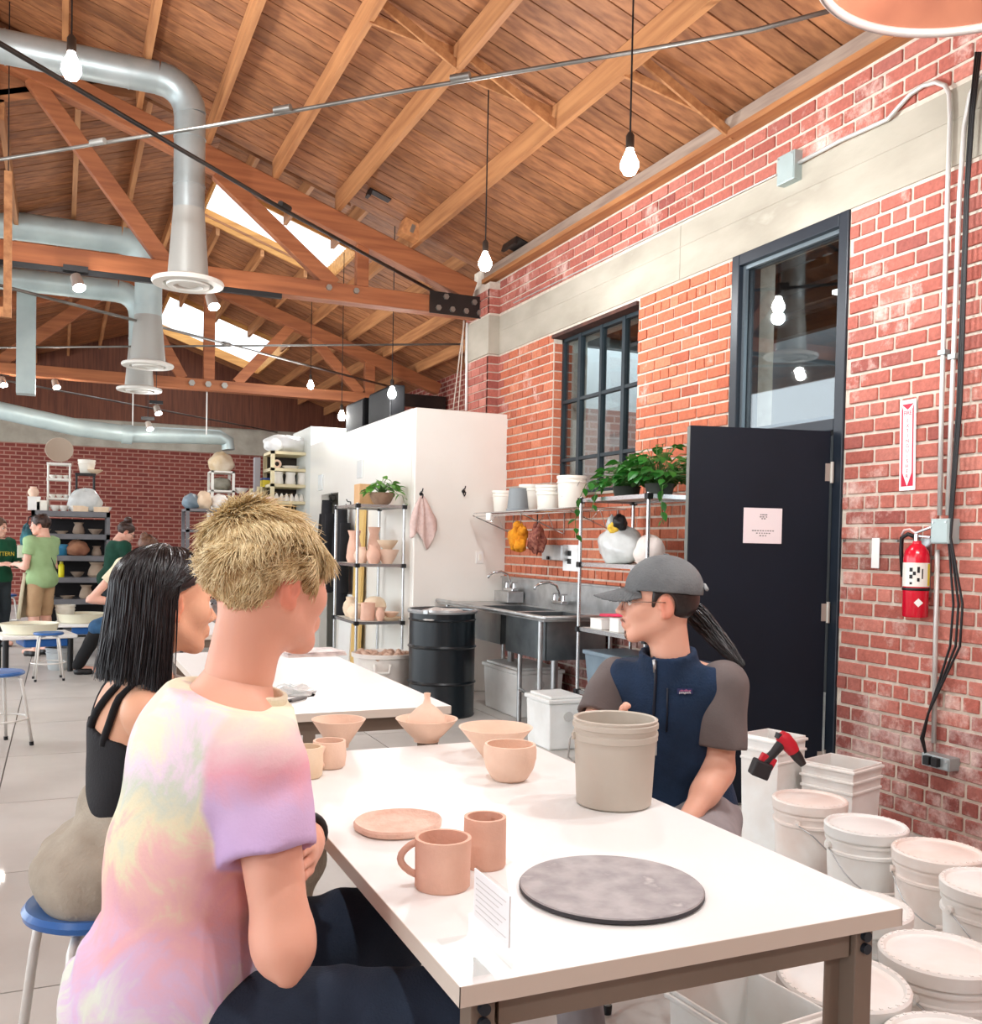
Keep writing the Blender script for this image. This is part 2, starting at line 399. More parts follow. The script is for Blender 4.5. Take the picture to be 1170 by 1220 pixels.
# left slope of the roof
lo_ = MB()
for (a, b, zr) in ((-5, 9.5, rz1(RX)),):
    for i in range(int((b-a)/PW)):
        y = a+(i+.5)*PW; w = PW/2-.0035
        lo_.add([(x, y+s_*w, zr-S*(RX-x)+d) for x in (-9, RX) for s_ in (-1, 1) for d in (0, .035)], [(0, 1, 3, 2), (4, 6, 7, 5), (0, 4, 5, 1), (2, 3, 7, 6), (0, 2, 6, 4), (1, 5, 7, 3)])
o = lo_.build('far_slope_planks', PLK, ce); o['kind'] = 'stuff'
gf = MB(); n = 24; xs = np.linspace(-9, 2.6, n+1); vs = []
for x in xs: vs += [(x, 9.5, min(rz2(x)-.02, rz1(max(x, RX))-S*max(0, RX-x))), (x, 9.5, rz1(max(x, RX))-S*max(0, RX-x)+.04)]
gf.add(vs, [(2*i, 2*i+1, 2*i+3, 2*i+2) for i in range(n)]); gf.build('step_boarding', PLK, ce)
# purlins
for x in (3.2, 2.44, 1.83, 1.21, .61, 0.0, -.61, -1.22, -1.83):
    z = rz1(x); MB().box(x-.024, x+.024, -5, 9.4, z-.17, z+.005).build('purlin', PUR, ce)
for i, x in enumerate(np.arange(5.6, -3, -.61)):
    z = rz2(x)
    if SKY1[0] < x < SKY1[1]:
        for a, b in ((9.5, SKY1[2]), (SKY1[3], 16.0)): MB().box(x-.024, x+.024, a, b, z-.17, z+.005).build('purlin', PUR, ce)
    else: MB().box(x-.024, x+.024, 9.5, 16.0, z-.17, z+.005).build('purlin', PUR, ce)
    if SKY2[0] < x < SKY2[1]:
        MB().box(x-.024, x+.024, 16, SKY2[2], z-.17, z+.005).build('purlin', PUR, ce)
    else: MB().box(x-.024, x+.024, 16.0, YB, z-.17, z+.005).build('purlin', PUR, ce)
# cross bridging between purlins
for (xa, xb) in ((3.2, 2.44), (2.44, 1.83), (4.0, 3.2)):
    for y in (6.25,) if xa != 4.0 else (5.3,):
        MB().beam((xa, y-.03, rz1(xa)-.15), (xb, y-.03, rz1(xb)-.03), .02, .06).build('bridging', PUR, ce)
        MB().beam((xa, y+.03, rz1(xa)-.03), (xb, y+.03, rz1(xb)-.15), .02, .06).build('bridging', PUR, ce)
# skylights: curb + translucent corrugated sheet
CORR = mat('corrugated_sheet', (236, 244, 246), rough=.4, transl=.85)
CURB = mat('skylight_curb', (214, 158, 90), (190, 130, 70), rough=.7, scale=3, stretch=(.6, 6, 6))
for k, (xa, xb, ya, yb) in enumerate((SKY1, SKY2)):
    sk = structure('window_%d' % (k+2), 'corrugated skylight in the plank roof')
    for y in (ya, yb): MB().beam((xa, y, rz2(xa)+.05), (xb, y, rz2(xb)+.05), .04, .22).build('curb', CURB, sk)
    for x in (xa, xb): MB().box(x-.02, x+.02, ya, yb, rz2(x)-.06, rz2(x)+.16).build('curb', CURB, sk)
    q = MB(); n = 120; vs = []
    for i in range(n+1):
        y = ya+(yb-ya)*i/n; d = .018*math.sin(i*2*math.pi/7.5)
        vs += [(xa, y, rz2(xa)+.13+d), (xb, y, rz2(xb)+.13+d)]
    q.add(vs, [(2*i, 2*i+1, 2*i+3, 2*i+2) for i in range(n)]); q.build('corrugated_panel', CORR, sk, smooth=True)
# ---------------- roof trusses
BOLT = mat('bolt_steel', (150, 146, 138), rough=.4, metal=.8)
PLATE = mat('black_steel_plate', (34, 28, 26), (48, 38, 34), rough=.5, metal=.3)
def truss(y, xe, zf, label, heel, RX=RX, xl=-8.5):
    t = thing('roof_truss', label, 'truss', (0, y, 3.79))
    W = dict(parent=t, world=True)
    zb = 3.79
    MB().box(xl, xe, y-.09, y+.09, zb, zb+.17).build('bottom_chord', TRU, bevel=.006, **W)
    for sx in (0,):
        MB().beam((xe-.1, y, zf(xe-.1)-.28), (RX, y, zf(RX)-.28), .16, .2).build('top_chord', TRU, bevel=.006, **W)
        MB().beam((RX, y, zf(RX)-.28), (xl, y, zf(RX)-.28-S*(RX-xl)), .16, .2).build('top_chord', TRU, bevel=.006, **W)
    return t, W
t1, W = truss(9.42, 3.98, rz1, 'timber roof truss bearing on the brick pilaster by the white room', 3.4)
for (xa, xb) in ((2.42, 1.3), (.86, -.26), (-.7, -1.9)):
    MB().beam((xa, 9.42, 3.95), (xb, 9.42, rz1(xb)-.36), .1, .14).build('diagonal_brace', TRU, bevel=.005, **W)
for x in (2.7, -.72): MB().beam((x, 9.42, 3.95), (x, 9.42, rz1(x)-.36), .1, .12, up=(1, 0, 0)).build('post', TRU, bevel=.005, **W)
hp = MB().box(3.38, 3.99, 9.30, 9.315, 3.775, 3.995); hp.build('heel_plate', PLATE, **W)
hpo = t1.children[-1]
q = MB()
for (x, z) in ((3.47, 3.83), (3.62, 3.83), (3.77, 3.83), (3.92, 3.83), (3.86, 3.93), (3.55, 3.95)):
    MB().cyl((x, 9.305, z), (x, 9.275, z), .03, n=6).build('bolt', BOLT, hpo, world=True)
for (x, z) in ((2.35, 3.9), (2.62, 3.9)): MB().cyl((x, 9.335, z), (x, 9.30, z), .03, n=6).build('bolt', BOLT, **W)
t2, W = truss(16.0, 6.1, rz2, 'timber roof truss deeper in the room behind the black speakers', 5, RX2, -1.95)
for (xa, xb) in ((1.72, .95), (2.55, 3.4), (4.6, 3.75)):
    MB().beam((xa, 16, 3.95), (xb, 16, rz2(xb)-.36), .11, .16).build('diagonal_brace', TRU, bevel=.005, **W)
MB().beam((-.85, 16, 3.95), (.55, 16, rz2(.55)-.4), .11, .18).build('diagonal_brace', TRU, bevel=.005, **W)
for x in (2.12, 4.75): MB().beam((x, 16, 3.95), (x, 16, rz2(x)-.36), .11, .17, up=(1, 0, 0)).build('post', TRU, bevel=.005, **W)
MB().box(5.3, 6.1, 15.88, 15.9, 3.78, 4.0).build('heel_plate', PLATE, **W)
for x in (1.85, 2.1, 2.35): MB().cyl((x, 15.92, 3.88), (x, 15.86, 3.88), .05, n=6).build('bolt', BOLT, **W)
# bracing rods crossing the bays
ROD = mat('tie_rod_steel', (150, 146, 140), (110, 106, 100), rough=.4, metal=.7, scale=2)
RODD = mat('tie_rod_dark', (64, 58, 54), (44, 40, 38), rough=.5, metal=.5, scale=2)
def rod(name, pts, r, mt, label, couple=None):
    t = thing(name, label, 'rod', pts[0])
    MB().tube(pts, r, 8).build('rod_bar', mt, t, smooth=True, world=True)
    if couple:
        for c in couple:
            a, b = Vector(pts[0]), Vector(pts[-1]); p = a.lerp(b, c); d = (b-a).normalized()
            MB().cyl(p-d*.06, p+d*.06, r*1.7, n=10).build('coupling', mt, t, smooth=40, world=True)
    return t
A, B = onz(0, 52, 4.12), onz(516, 347, 4.08)
rod('tie_rod', [A+(A-B)*.25, A, (A+B)/2-V(0, 0, .03), B], .016, RODD, 'dark steel bracing rod running into the heel plate of the truss', (.6,))
A, B = onz(0, 190, 4.15), onz(988, 13, 4.18)
pts = [A+(A-B)*.2]+[onz(x, y, 4.15+.03*abs(x-500)/500) for x, y in ((0, 190), (250, 150), (500, 105), (760, 61), (900, 36))]+[B]
rod('conduit_run', pts, .013, ROD, 'thin galvanised conduit slung across the roof above the duct', (.3, .52, .7))
A, B = onz(0, 340, 4.1), onz(470, 462, 4.05)
rod('tie_rod', [A+(A-B)*.2, A, B], .018, ROD, 'steel bracing rod sloping across the second roof bay', (.55,))
A, B = onz(0, 414, 4.1), onz(552, 410, 4.1)
rod('tie_rod', [A+(A-B)*.2, A, B], .014, ROD, 'thin steel rod crossing level in front of the second skylight')
A, B = onz(0, 452, 3.9), onz(330, 515, 3.9)
rod('tie_rod', [A+(A-B)*.2, A, B], .016, ROD, 'steel rod in the last roof bay above the white low duct')
# ---------------- ducts
def diffuser(t, c, R):
    """round ceiling diffuser hanging at c (its lip level)"""
    x, y, z = c
    MB().lathe([(R*.62, .07), (R*.98, .035), (R, .02), (R*.97, .0), (R*.70, .0), (R*.66, .035), (R*.5, .06)], 40, c).build('diffuser_ring', mat('diffuser_white', (226, 224, 216), rough=.5), t, smooth=40, world=True)
    MB().lathe([(R*.62, .03), (R*.58, -.01), (R*.42, -.015), (R*.36, .02), (R*.2, .03)], 40, c).build('diffuser_cone', MATS['diffuser_white'], t, smooth=40, world=True)
    MB().lathe([(0, -.012), (R*.16, -.008), (R*.26, .0), (R*.2, .03), (0, .03)], 32, c).build('diffuser_centre', MATS['diffuser_white'], t, smooth=40, world=True)
    MB().lathe([(0, .062), (R*.6, .062)], 24, c).build('diffuser_throat', BLACK, t, world=True)
def seams(par, a, b, r, n, mt):
    a, b = Vector(a), Vector(b); d = (b-a).normalized()
    for i in range(n):
        p = a.lerp(b, (i+.5)/n); MB().cyl(p-d*.006, p+d*.006, r+.005, n=28, caps=True).build('seam', mt, par, smooth=35, world=True)
def elbow_duct(label, x, y, zh, zd, r, xl, R, mt=GALV, nseg=9):
    t = thing('air_duct', label, 'duct', (x, y, zd))
    W = dict(parent=t, world=True, smooth=35)
    k = r*2.0
    m = MB().cyl((xl, y, zh), (x-k, y, zh), r, n=28); h = m.build('horizontal_pipe', mt, **W)
    seams(h, (xl, y, zh), (x-k, y, zh), r, max(3, int((x-xl)/.45)), mt)
    pts = [(x-k+k*math.sin(a), y, zh-k+k*math.cos(a)) for a in np.linspace(0, math.pi/2, 6)]
    MB().tube(pts, r+.004, 28).build('elbow', mt, parent=t, world=True, smooth=20)
    zt = zd+.62
    v = MB().cyl((x, y, zh-k), (x, y, zt), r, n=28).build('drop_pipe', mt, **W)
    seams(v, (x, y, zh-k), (x, y, zt), r, max(2, int((zh-k-zt)/.3)), mt)
    MB().cyl((x, y, zt), (x, y, zd+.05), r, r*1.32, n=28).build('flared_boot', mat('duct_boot', (172, 172, 166), rough=.5, metal=.3), **W)
    diffuser(t, (x, y, zd), R)
    return t
pA = dep(224, 340, 8.05)
elbow_duct('galvanised air duct dropping to a white round diffuser in front of the pilaster truss', pA.x, pA.y, onz(224, 105, 0).z if False else ony(200, 95, pA.y).z, pA.z, .125, -6, .29)
PALE = mat('pale_duct', (190, 206, 204), (174, 190, 190), rough=.45, metal=.25, scale=3)
pB = dep(176, 437, 12.0)
elbow_duct('pale round duct and diffuser below the skylight between the two trusses', pB.x, pB.y, ony(150, 287, pB.y).z, pB.z, .16, -1.25, .31, PALE)
pC = dep(166, 466, 13.8)
elbow_duct('pale round duct and diffuser low beside the second truss', pC.x, pC.y, ony(140, 347, pC.y).z, pC.z, .15, -1.4, .31, PALE)
t = thing('low_duct', 'long pale sloping pipe along the back brick wall', 'duct', dep(272, 528, 17))
P = [dep(-120, 462, 15.0), dep(0, 489, 15.4), dep(95, 510, 15.8), dep(150, 517, 16.2), dep(262, 521, 16.8), dep(271, 526, 16.9), dep(272, 536, 16.9)]
MB().tube(P[:4], .14, 20).build('sloping_pipe', PALE, t, smooth=40, world=True)
MB().tube(P[3:], [.14, .125, .12, .11], 20).build('level_pipe', PALE, t, smooth=40, world=True)
MB().cyl(P[3]-V(.06, 0, 0), P[3]+V(.1, 0, -.01), .16, n=20).build('coupling', PALE, t, smooth=40, world=True)
for px in (158, 246):
    p = dep(px, 518, 16.4); MB().cyl(p, (p.x, p.y, rz2(p.x)), .012, n=6).build('hanger_strap', WHITE, t, world=True)
# grey sheet panels behind the left duct
for i, (a, b, c, d, yy) in enumerate(((20, 42, 340, 470, 15.2),)):
    p, q_ = ony(a, c, yy), ony(b, d, yy)
    tag(MB().box(p.x, q_.x, yy-.05, yy+.2, q_.z, p.z).build('hanging_duct_panel', PALE), 'flat grey sheet metal duct behind the first truss', 'duct')
def on_roof(x, y, drop=0):
    d = ray(x, y); return OC+d*((4.28-drop+S*4.05-H)/(d.z+S*d.x))
for (x, y, sx, sy, mt, lab) in ((452, 232, .22, .1, PLATE, 'small dark steel bracket on the roof boards near the truss'), (618, 292, .2, .3, PLATE, 'dark steel bracket on the roof boards above the pilaster bulb')):
    p = on_roof(x, y); t = thing('roof_bracket', lab, 'bracket', p); t.rotation_euler = (0, math.atan(S), 0)
    MB().box(-sx/2, sx/2, -sy/2, sy/2, -.012, -.001).build('plate', mt, t); MB().box(-sx/2, -sx/2+.03, -sy/2, sy/2, -.07, -.012).build('flange', mt, t)
p = on_roof(492, 266); t = thing('timber_block', 'short timber block fixed to the roof boards beside the purlin', 'block', p); t.rotation_euler = (0, math.atan(S), 0); MB().box(-.1, .1, -.07, .07, -.16, -.001).build('block_body', PUR, t, bevel=.005); MB().box(-.02, .02, -.074, -.07, -.12, -.04).build('nail_plate', BOLT, t)
# ---------------- pendant bulbs
GLASS = mat('clear_glass', (255, 255, 255), rough=.02, trans=1, ior=1.2)
LITB = mat('lit_bulb', (255, 252, 246), emit=60)
SOCK = mat('lamp_socket', (70, 62, 56), rough=.4, metal=.6)
_b = {}
def bulb_parts(root, r=.045, s=1.0):
    if s not in _b:
        _b[s] = (MB().lathe([(0, -.16*s), (.03*s, -.15*s), (.048*s, -.115*s), (.046*s, -.09*s), (.028*s, -.05*s), (.018*s, -.025*s), (.018*s, 0)], 20).mesh('bulb'),
                 MB().lathe([(0, .065*s), (.012*s, .062*s), (.022*s, .045*s), (.022*s, -.02*s), (.019*s, -.022*s), (0, -.02*s)], 16).mesh('socket'))
    obj('bulb', _b[s][0], LITB, root, smooth=True); obj('socket', _b[s][1], SOCK, root, smooth=40)
def roofz(p): return (rz1(p.x) if p.y < 9.5 else rz2(p.x))
def pendant(x, y, Z, label, power=22, s=1.0, group=None):
    p = dep(x, y, Z)+V(0, 0, .11*s)
    t = thing('pendant_lamp', label, 'lamp', p, group=group)
    bulb_parts(t, s=s)
    MB().cyl((0, 0, .05*s), (0, 0, roofz(p)-p.z-.001), .005*s, n=6).build('cord', CABLE, t)
    if power:
        d = bpy.data.lights.new('bulb_light', 'POINT'); d.energy = power; d.color = (.9, .96, 1); d.shadow_soft_size = .05
        o = bpy.data.objects.new('bulb_light', d); COL.objects.link(o); o.parent = t; o.location = (0, 0, -.2)
    return t
def Zfor(x, ytop, zoff=0):
    d = ray(x, ytop); tt = (4.28+S*4.05-H)/(d.z+S*d.x); return tt
pendant(750, 198, 5.05, 'bare glowing bulb on a long black cord in front of the lintel band', 24)
pendant(578, 315, 7.0, 'bare glowing bulb on a black cord beside the brick pilaster head', 24)
pendant(85, 84, 6.0, 'bare glowing bulb hanging in front of the big galvanised duct', 40, 1.25)
pendant(370, 460, 14.5, 'small glowing bulb hanging before the second truss chord', 25, group=None)
pendant(467, 470, 11.0, 'small glowing bulb hanging above the white room by the speakers', 2)
pendant(407, 497, 13.0, 'small glowing bulb beside the left black speaker', 2)
# lamps of the same kind in the part of the room behind the photographer
for (x, y) in ((2.7, 1.6), (0.2, 1.2), (-2.3, 4.6), (-2.3, .8), (2.7, -1.6), (0.2, -1.8), (-2.3, 8.2)):
    p = V(x, y, 3.45); t = thing('pendant_lamp', 'bare bulb on a black cord in the front half of the room', 'lamp', p, group='front pendant lamps')
    bulb_parts(t); MB().cyl((0, 0, .05), (0, 0, rz1(x)-p.z-.001), .005, n=6).build('cord', CABLE, t)
    d = bpy.data.lights.new('bulb_light', 'POINT'); d.energy = 26; d.color = (.9, .96, 1); d.shadow_soft_size = .05
    o = bpy.data.objects.new('bulb_light', d); COL.objects.link(o); o.parent = t; o.location = (0, 0, -.2)
# track spots on the trusses
def spot(x, y, Y, label, group=None):
    p = ony(x, y, Y); t = thing('track_spot', label, 'lamp', p)
    MB().cyl((0, 0, .02), (.03, -.06, -.09), .045, .055, n=16).build('spot_head', mat('spot_head', (190, 184, 176), rough=.35, metal=.6), t, smooth=40)
    MB().cyl((.03, -.058, -.088), (.031, -.061, -.093), .05, n=16).build('spot_lens', LITB, t)
    MB().box(-.1, .1, -.02, .02, .06, .11).build('track_adapter', BLACK, t)
    top = .07 if p.z > 3.6 else rz2(p.x)-p.z-.001
    MB().cyl((0, 0, .0), (0, 0, top), .01 if p.z > 3.6 else .005, n=8).build('stem', BLACK, t)
    d = bpy.data.lights.new('spot_light', 'POINT'); d.energy = 6; d.shadow_soft_size = .05; d.color = (1, .95, .88)
    o = bpy.data.objects.new('spot_light', d); COL.objects.link(o); o.parent = t; o.location = (.045, -.1, -.16)
for x, y, Y, l in ((90, 332, 9.3, 'track spot lamp under the pilaster truss left of the duct'), (250, 355, 9.3, 'track spot lamp under the pilaster truss beside the diffuser'),
                   (65, 455, 16.0, 'bright track spot under the second truss above the sloping pipe'), (2, 452, 16.0, 'track spot under the second truss at its far left'), (186, 486, 15.8, 'small track spot hanging below the lowest diffuser'), (176, 505, 16.3, 'small spot lamp on the pale low pipe')):
    spot(x, y, Y, l)
tag(MB().box(-4.5, .78, 9.33, 9.38, 3.745, 3.789).build('track_rail', BLACK), 'black lighting track under the pilaster truss left of the duct', 'track')
tag(MB().box(.98, 1.9, 9.33, 9.38, 3.745, 3.789).build('track_rail', BLACK), 'short black lighting track under the pilaster truss right of the duct', 'track')
# ================================================================ RIGHT WALL THINGS
def text_mesh(s, size=.02, align='CENTER', extrude=.0004, spacing=1.0, line=1.0):
    c = bpy.data.curves.new('t', 'FONT'); c.body = s; c.size = size; c.align_x = align; c.align_y = 'CENTER'; c.extrude = extrude
    c.space_character = spacing; c.space_line = line; c.resolution_u = 2
    o = bpy.data.objects.new('t', c); COL.objects.link(o)
    dg = bpy.context.evaluated_depsgraph_get(); me = bpy.data.meshes.new_from_object(o.evaluated_get(dg))
    bpy.data.objects.remove(o); bpy.data.curves.remove(c); me.materials.clear(); return me
def frame_m(x, y, z, loc):
    x, y, z = Vector(x), Vector(y), Vector(z)
    return Matrix(((x.x, y.x, z.x, loc[0]), (x.y, y.y, z.y, loc[1]), (x.z, y.z, z.z, loc[2]), (0, 0, 0, 1)))
INK = mat('print_grey', (120, 118, 116), rough=.8)
RED = mat('sign_red', (196, 24, 58), rough=.45)
# adjoining yard seen through the glass: dark canopy, brick return
cn = thing('canopy_roof', 'dark corrugated canopy outside the black window and transom', 'canopy', (6.5, 6.2, 3.55))
q = MB(); n = 140; vs = []
for i in range(n+1):
    y = 2.5+6.1*i/n; d = .03*math.sin(i*2*math.pi/4.5); vs += [(4.45, y, 3.62+d), (6.9, y, 3.78+d)]
q.add(vs, [(2*i, 2*i+1, 2*i+3, 2*i+2) for i in range(n)])
CANM = mat('canopy_metal', (96, 102, 104), (70, 76, 80), rough=.5, metal=.4)
q.build('corrugated_sheet', CANM, cn, world=True)
for x in (4.6, 5.2, 5.8, 6.6): MB().box(x-.05, x+.05, 2.5, 8.6, 3.42+.065*(x-4.45), 3.58+.065*(x-4.45)).build('canopy_beam', DARK, cn, world=True)
MB().box(4.45, 6.9, 8.55, 8.65, 3.45, 3.7).build('edge_beam', DARK, cn, world=True)
for y in (5.6, 6.6, 7.8): MB().box(5.45, 5.52, y, y+.3, 3.44, 3.47).build('tube_lamp', mat('tube_lamp', (250, 250, 245), emit=3), cn, world=True)
yw = MB().box(4.4, 6.9, 9.62, 9.675, 0, 3.0).build('wall_yard', brick_tex('yard_brick_sunlit', (206, 160, 148), (196, 146, 134), (220, 190, 180), 1, 0)); yw['kind'] = 'structure'  # pale brick: its sunlit look is put into the colour
MB().box(4.4, 6.9, 9.63, 9.675, 3.0, 4.3).build('sky_panel', mat('sky_panel', (244, 244, 242), rough=.9), yw)  # white panel added above the brick to stand in for bright sky
yw2 = MB().box(7.2, 7.4, 1, 9.6, 0, 3.75).build('wall_sky_mask', mat('sky_mask_grey', (92, 98, 102), rough=.9)); yw2['kind'] = 'structure'  # dark wall added to keep the white sky out of the transom
# door frame with transom
df = structure('door_frame_1', 'black steel door frame with a glazed transom')
fr = MB()
fr.box(WX-.02, WX+.16, DY0, DY0+.075, 0, DZ).box(WX-.02, WX+.16, DY1-.075, DY1, 0, DZ).box(WX-.02, WX+.16, DY0+.075, DY1-.075, DZ-.075, DZ).box(WX-.02, WX+.16, DY0+.075, DY1-.075, 2.14, 2.21)
fr.build('frame', DARK, df, bevel=.006)
MB().box(WX+.015, WX+.04, DY0+.075, DY0+.1, 2.21, DZ-.075).box(WX+.015, WX+.04, DY1-.1, DY1-.075, 2.21, DZ-.075).box(WX+.015, WX+.04, DY0+.1, DY1-.1, DZ-.1, DZ-.075).box(WX+.015, WX+.04, DY0+.1, DY1-.1, 2.21, 2.235).build('glazing_bead', mat('bead_grey', (120, 130, 136), rough=.3, metal=.6), df)
WGL = clear_mat('window_glass', .13, (226, 234, 236))
MB().box(WX+.045, WX+.051, DY0+.075, DY1-.075, 2.21, DZ-.075).build('pane', WGL, df)
# door leaf, swung into the room
hx, hy = 4.025, 4.335; fx, fy = 3.2, 4.545
ang = math.atan2(fy-hy, fx-hx); DL = math.hypot(fx-hx, fy-hy)
dr = bpy.data.objects.new('door_1', None); COL.objects.link(dr); dr['kind'] = 'structure'; dr['label'] = 'dark navy steel door standing open into the room'
dr.location = (hx, hy, 0); dr.rotation_euler = (0, 0, ang)
NAVY = mat('door_navy', (12, 21, 32), (15, 25, 37), rough=.5, scale=2, spec=.3)
MB().box(.01, DL, -.022, .022, .012, 2.135).build('leaf', NAVY, dr, bevel=.004)
MB().box(DL, DL+.003, -.02, .02, .012, 2.13).build('edge_strip', mat('door_edge', (120, 124, 120), rough=.5, metal=.4), dr)
for z in (.25, 1.1, 1.9):
    MB().cyl((0, .026, z-.06), (0, .026, z+.06), .011, n=10).box(.0, .04, .02, .026, z-.05, z+.05).build('hinge', mat('hinge_pale', (176, 170, 160), rough=.4, metal=.5), dr)
def on_door(x, y):
    d = ray(x, y); nrm = Vector((-math.sin(ang), math.cos(ang), 0)); p0 = Vector((hx, hy, 0))+nrm*.024
    t = (p0-OC).dot(nrm)/d.dot(nrm); p = OC+d*t
    return (p-p0).dot(Vector((math.cos(ang), math.sin(ang), 0))), p.z
u0, z1 = on_door(932, 606); u1, z0 = on_door(885, 647)
ds = thing('door_notice', 'small white printed notice with rounded corners on the navy door', 'sign', (hx, hy, 0), ang)
MB().box(min(u0, u1), max(u0, u1), .0235, .0265, z0, z1).build('notice_board', mat('notice_white', (236, 226, 226), rough=.6), ds, bevel=.006)
uc, zc = (u0+u1)/2, (z0+z1)/2
# tiny print, too small to read: rows of short strokes
q = MB(); rw = random.Random(2)
for (dz, n_, w_) in ((.062, 3, .013), (.050, 3, .012), (.040, 2, .012), (-.028, 9, .011), (-.042, 6, .011), (-.056, 3, .011)):
    x = uc-n_*(w_+.004)/2
    for k in range(n_): ww = w_*rw.uniform(.6, 1.1); q.box(x, x+ww, .0266, .0270, zc+dz-.003, zc+dz+.003); x += w_+.004
q.build('printed_lines', INK, ds)
# window
wi = structure('window_1', 'black steel window of small panes in the brick wall')
BAR = mat('window_bar', (34, 46, 52), (26, 38, 44), rough=.5)
yw0, yw1, zb, zt = WY0, WY1, WZ0, WZ1; XF = WX+.10
f = MB()
f.box(XF-.02, XF+.03, yw0, yw0+.04, zb, zt).box(XF-.02, XF+.03, yw1-.04, yw1, zb, zt).box(XF-.02, XF+.03, yw0, yw1, zt-.04, zt).box(XF-.02, XF+.03, yw0, yw1, zb, zb+.04)
f.build('frame', BAR, wi)
cols = [yw0, yw0+.35, yw0+.71, yw0+1.08, yw1]; rows = [zb, zb+.32, zb+.84, zt]
for i, y in enumerate(cols[1:-1]): MB().box(XF-.025, XF+.025, y-(.018 if i == 1 else .024), y+(.018 if i == 1 else .024), zb, zt).build('mullion', BAR, wi)
for z in rows[1:-1]: MB().box(XF-.022, XF+.022, yw0, yw1, z-.014, z+.014).build('glazing_bar', BAR, wi)
for a, b in zip(cols[:-1], cols[1:]):
    for c, d in zip(rows[:-1], rows[1:]): MB().box(XF-.003, XF+.003, a+.02, b-.02, c+.01, d-.01).build('pane', WGL, wi)
MB().box(WX-.03, WX+.16, WY0, WY1, WZ1-.01, WZ1+.02).build('rusted_lintel_angle', mat('rust', (92, 58, 48), (64, 46, 42), rough=.9), wi)
MB().box(WX-.04, WX+.2, WY0, WY1, WZ0-.02, WZ0).build('window_sill', BAND, wi)
# conduits, cables, boxes
CX_ = WX-.035
def wp(pts, X=CX_): return [onx(x, y, X) for x, y in pts]
def conduit(name, pts, r, mt, label, X=CX_, cat='conduit'):
    p = wp(pts, X); t = thing(name, label, cat, p[0]); MB().tube(p, r, 10).build('pipe', mt, t, smooth=True, world=True); return t
CON = mat('conduit_white', (214, 212, 206), (196, 194, 190), rough=.4, metal=.35, scale=3)
t = conduit('conduit', [(1112.5, 885), (1115, 740), (1117, 655)], .012, CON, 'short conduit between the grey junction box and the socket box')
t = conduit('conduit', [(1119.5, 614), (1122, 480), (1129, 230), (1132, 140), (1131, 112), (1126, 102), (1115, 98), (1100, 102), (1085, 112), (1070, 128), (1058, 142), (1000, 168), (946, 197)], .012, CON, 'conduit rising from the junction box and bending along the top of the wall')
t = conduit('conduit', [(1129.5, 614), (1134, 480), (1143.4, 230), (1149, 150), (1156, 112), (1166, 94), (1185, 80)], .012, CON, 'outer conduit rising beside the black cables to the roof')
for px, py in ((1124, 420), (1136, 425)):
    p = onx(px, py, CX_); MB().box(p.x-.016, p.x+.03, p.y-.022, p.y+.022, p.z-.012, p.z+.012).build('strap', GALV, t, world=True)
conduit('conduit', [(925, 208), (860, 240), (780, 279), (700, 318), (612, 361)], .006, CON, 'thin cable run along the top of the lintel band', WX-.02)
for k, (dx, lab) in enumerate(((0, 'a'), (5, 'b'), (9, 'c'))):
    P = [(1163+dx*.6, 62), (1156+dx*.5, 130), (1150+dx*.4, 230), (1141+dx*.5, 480), (1130+dx*.3, 640), (1136+dx*1.2, 720), (1132+dx*1.3, 770), (1118+dx*.5, 815), (1106, 850), (1100-dx*.3, 880), (1104, 902)]
    conduit('power_cable', P, .006, CABLE, 'black power cable looping down the brick wall beside the conduits', WX-.05-.012*k, 'cable')['group'] = 'black cables beside the conduits'
def wbox(name, x0, y0, x1, y1, d, mt, label, cat, lidmat=None):
    a, b = onx(x0, y0, WX-d), onx(x1, y1, WX-d); ya, yb = min(a.y, b.y), max(a.y, b.y); za, zb_ = min(a.z, b.z), max(a.z, b.z)
    t = thing(name, label, cat, (WX, (ya+yb)/2, za))
    MB().box(WX-d, WX-.006, ya, yb, za, zb_).build('body', mt, t, bevel=.004, world=True)
    MB().box(WX-d-.004, WX-d, ya+.006, yb-.006, za+.006, zb_-.006).build('cover', lidmat or mt, t, bevel=.003, world=True)
    for y in (ya+.018, yb-.018): MB().cyl((WX-d-.007, y, zb_-.018), (WX-d-.003, y, zb_-.018), .006, n=8).build('screw', STEEL, t, world=True)
    return t
GREYB = mat('grey_box', (170, 184, 182), (158, 172, 170), rough=.4, metal=.2)
wbox('junction_box', 1109, 618, 1130, 648, .085, GREYB, 'grey steel junction box above the fire extinguisher', 'electrical box')
wbox('junction_box', 926, 188, 946, 212, .07, GREYB, 'small grey steel box on the lintel band between window and door', 'electrical box')
sb = wbox('socket_box', 1098, 896, 1131, 920, .08, GALV, 'galvanised socket box low on the brick wall with plugged cables', 'electrical box')
for dy in (0, .05):
    p = onx(1106, 905, WX-.09); MB().box(WX-.11, WX-.084, p.y-dy-.02, p.y-dy+.02, p.z-.025, p.z+.02).build('plug', BLACK, sb, bevel=.004, world=True)
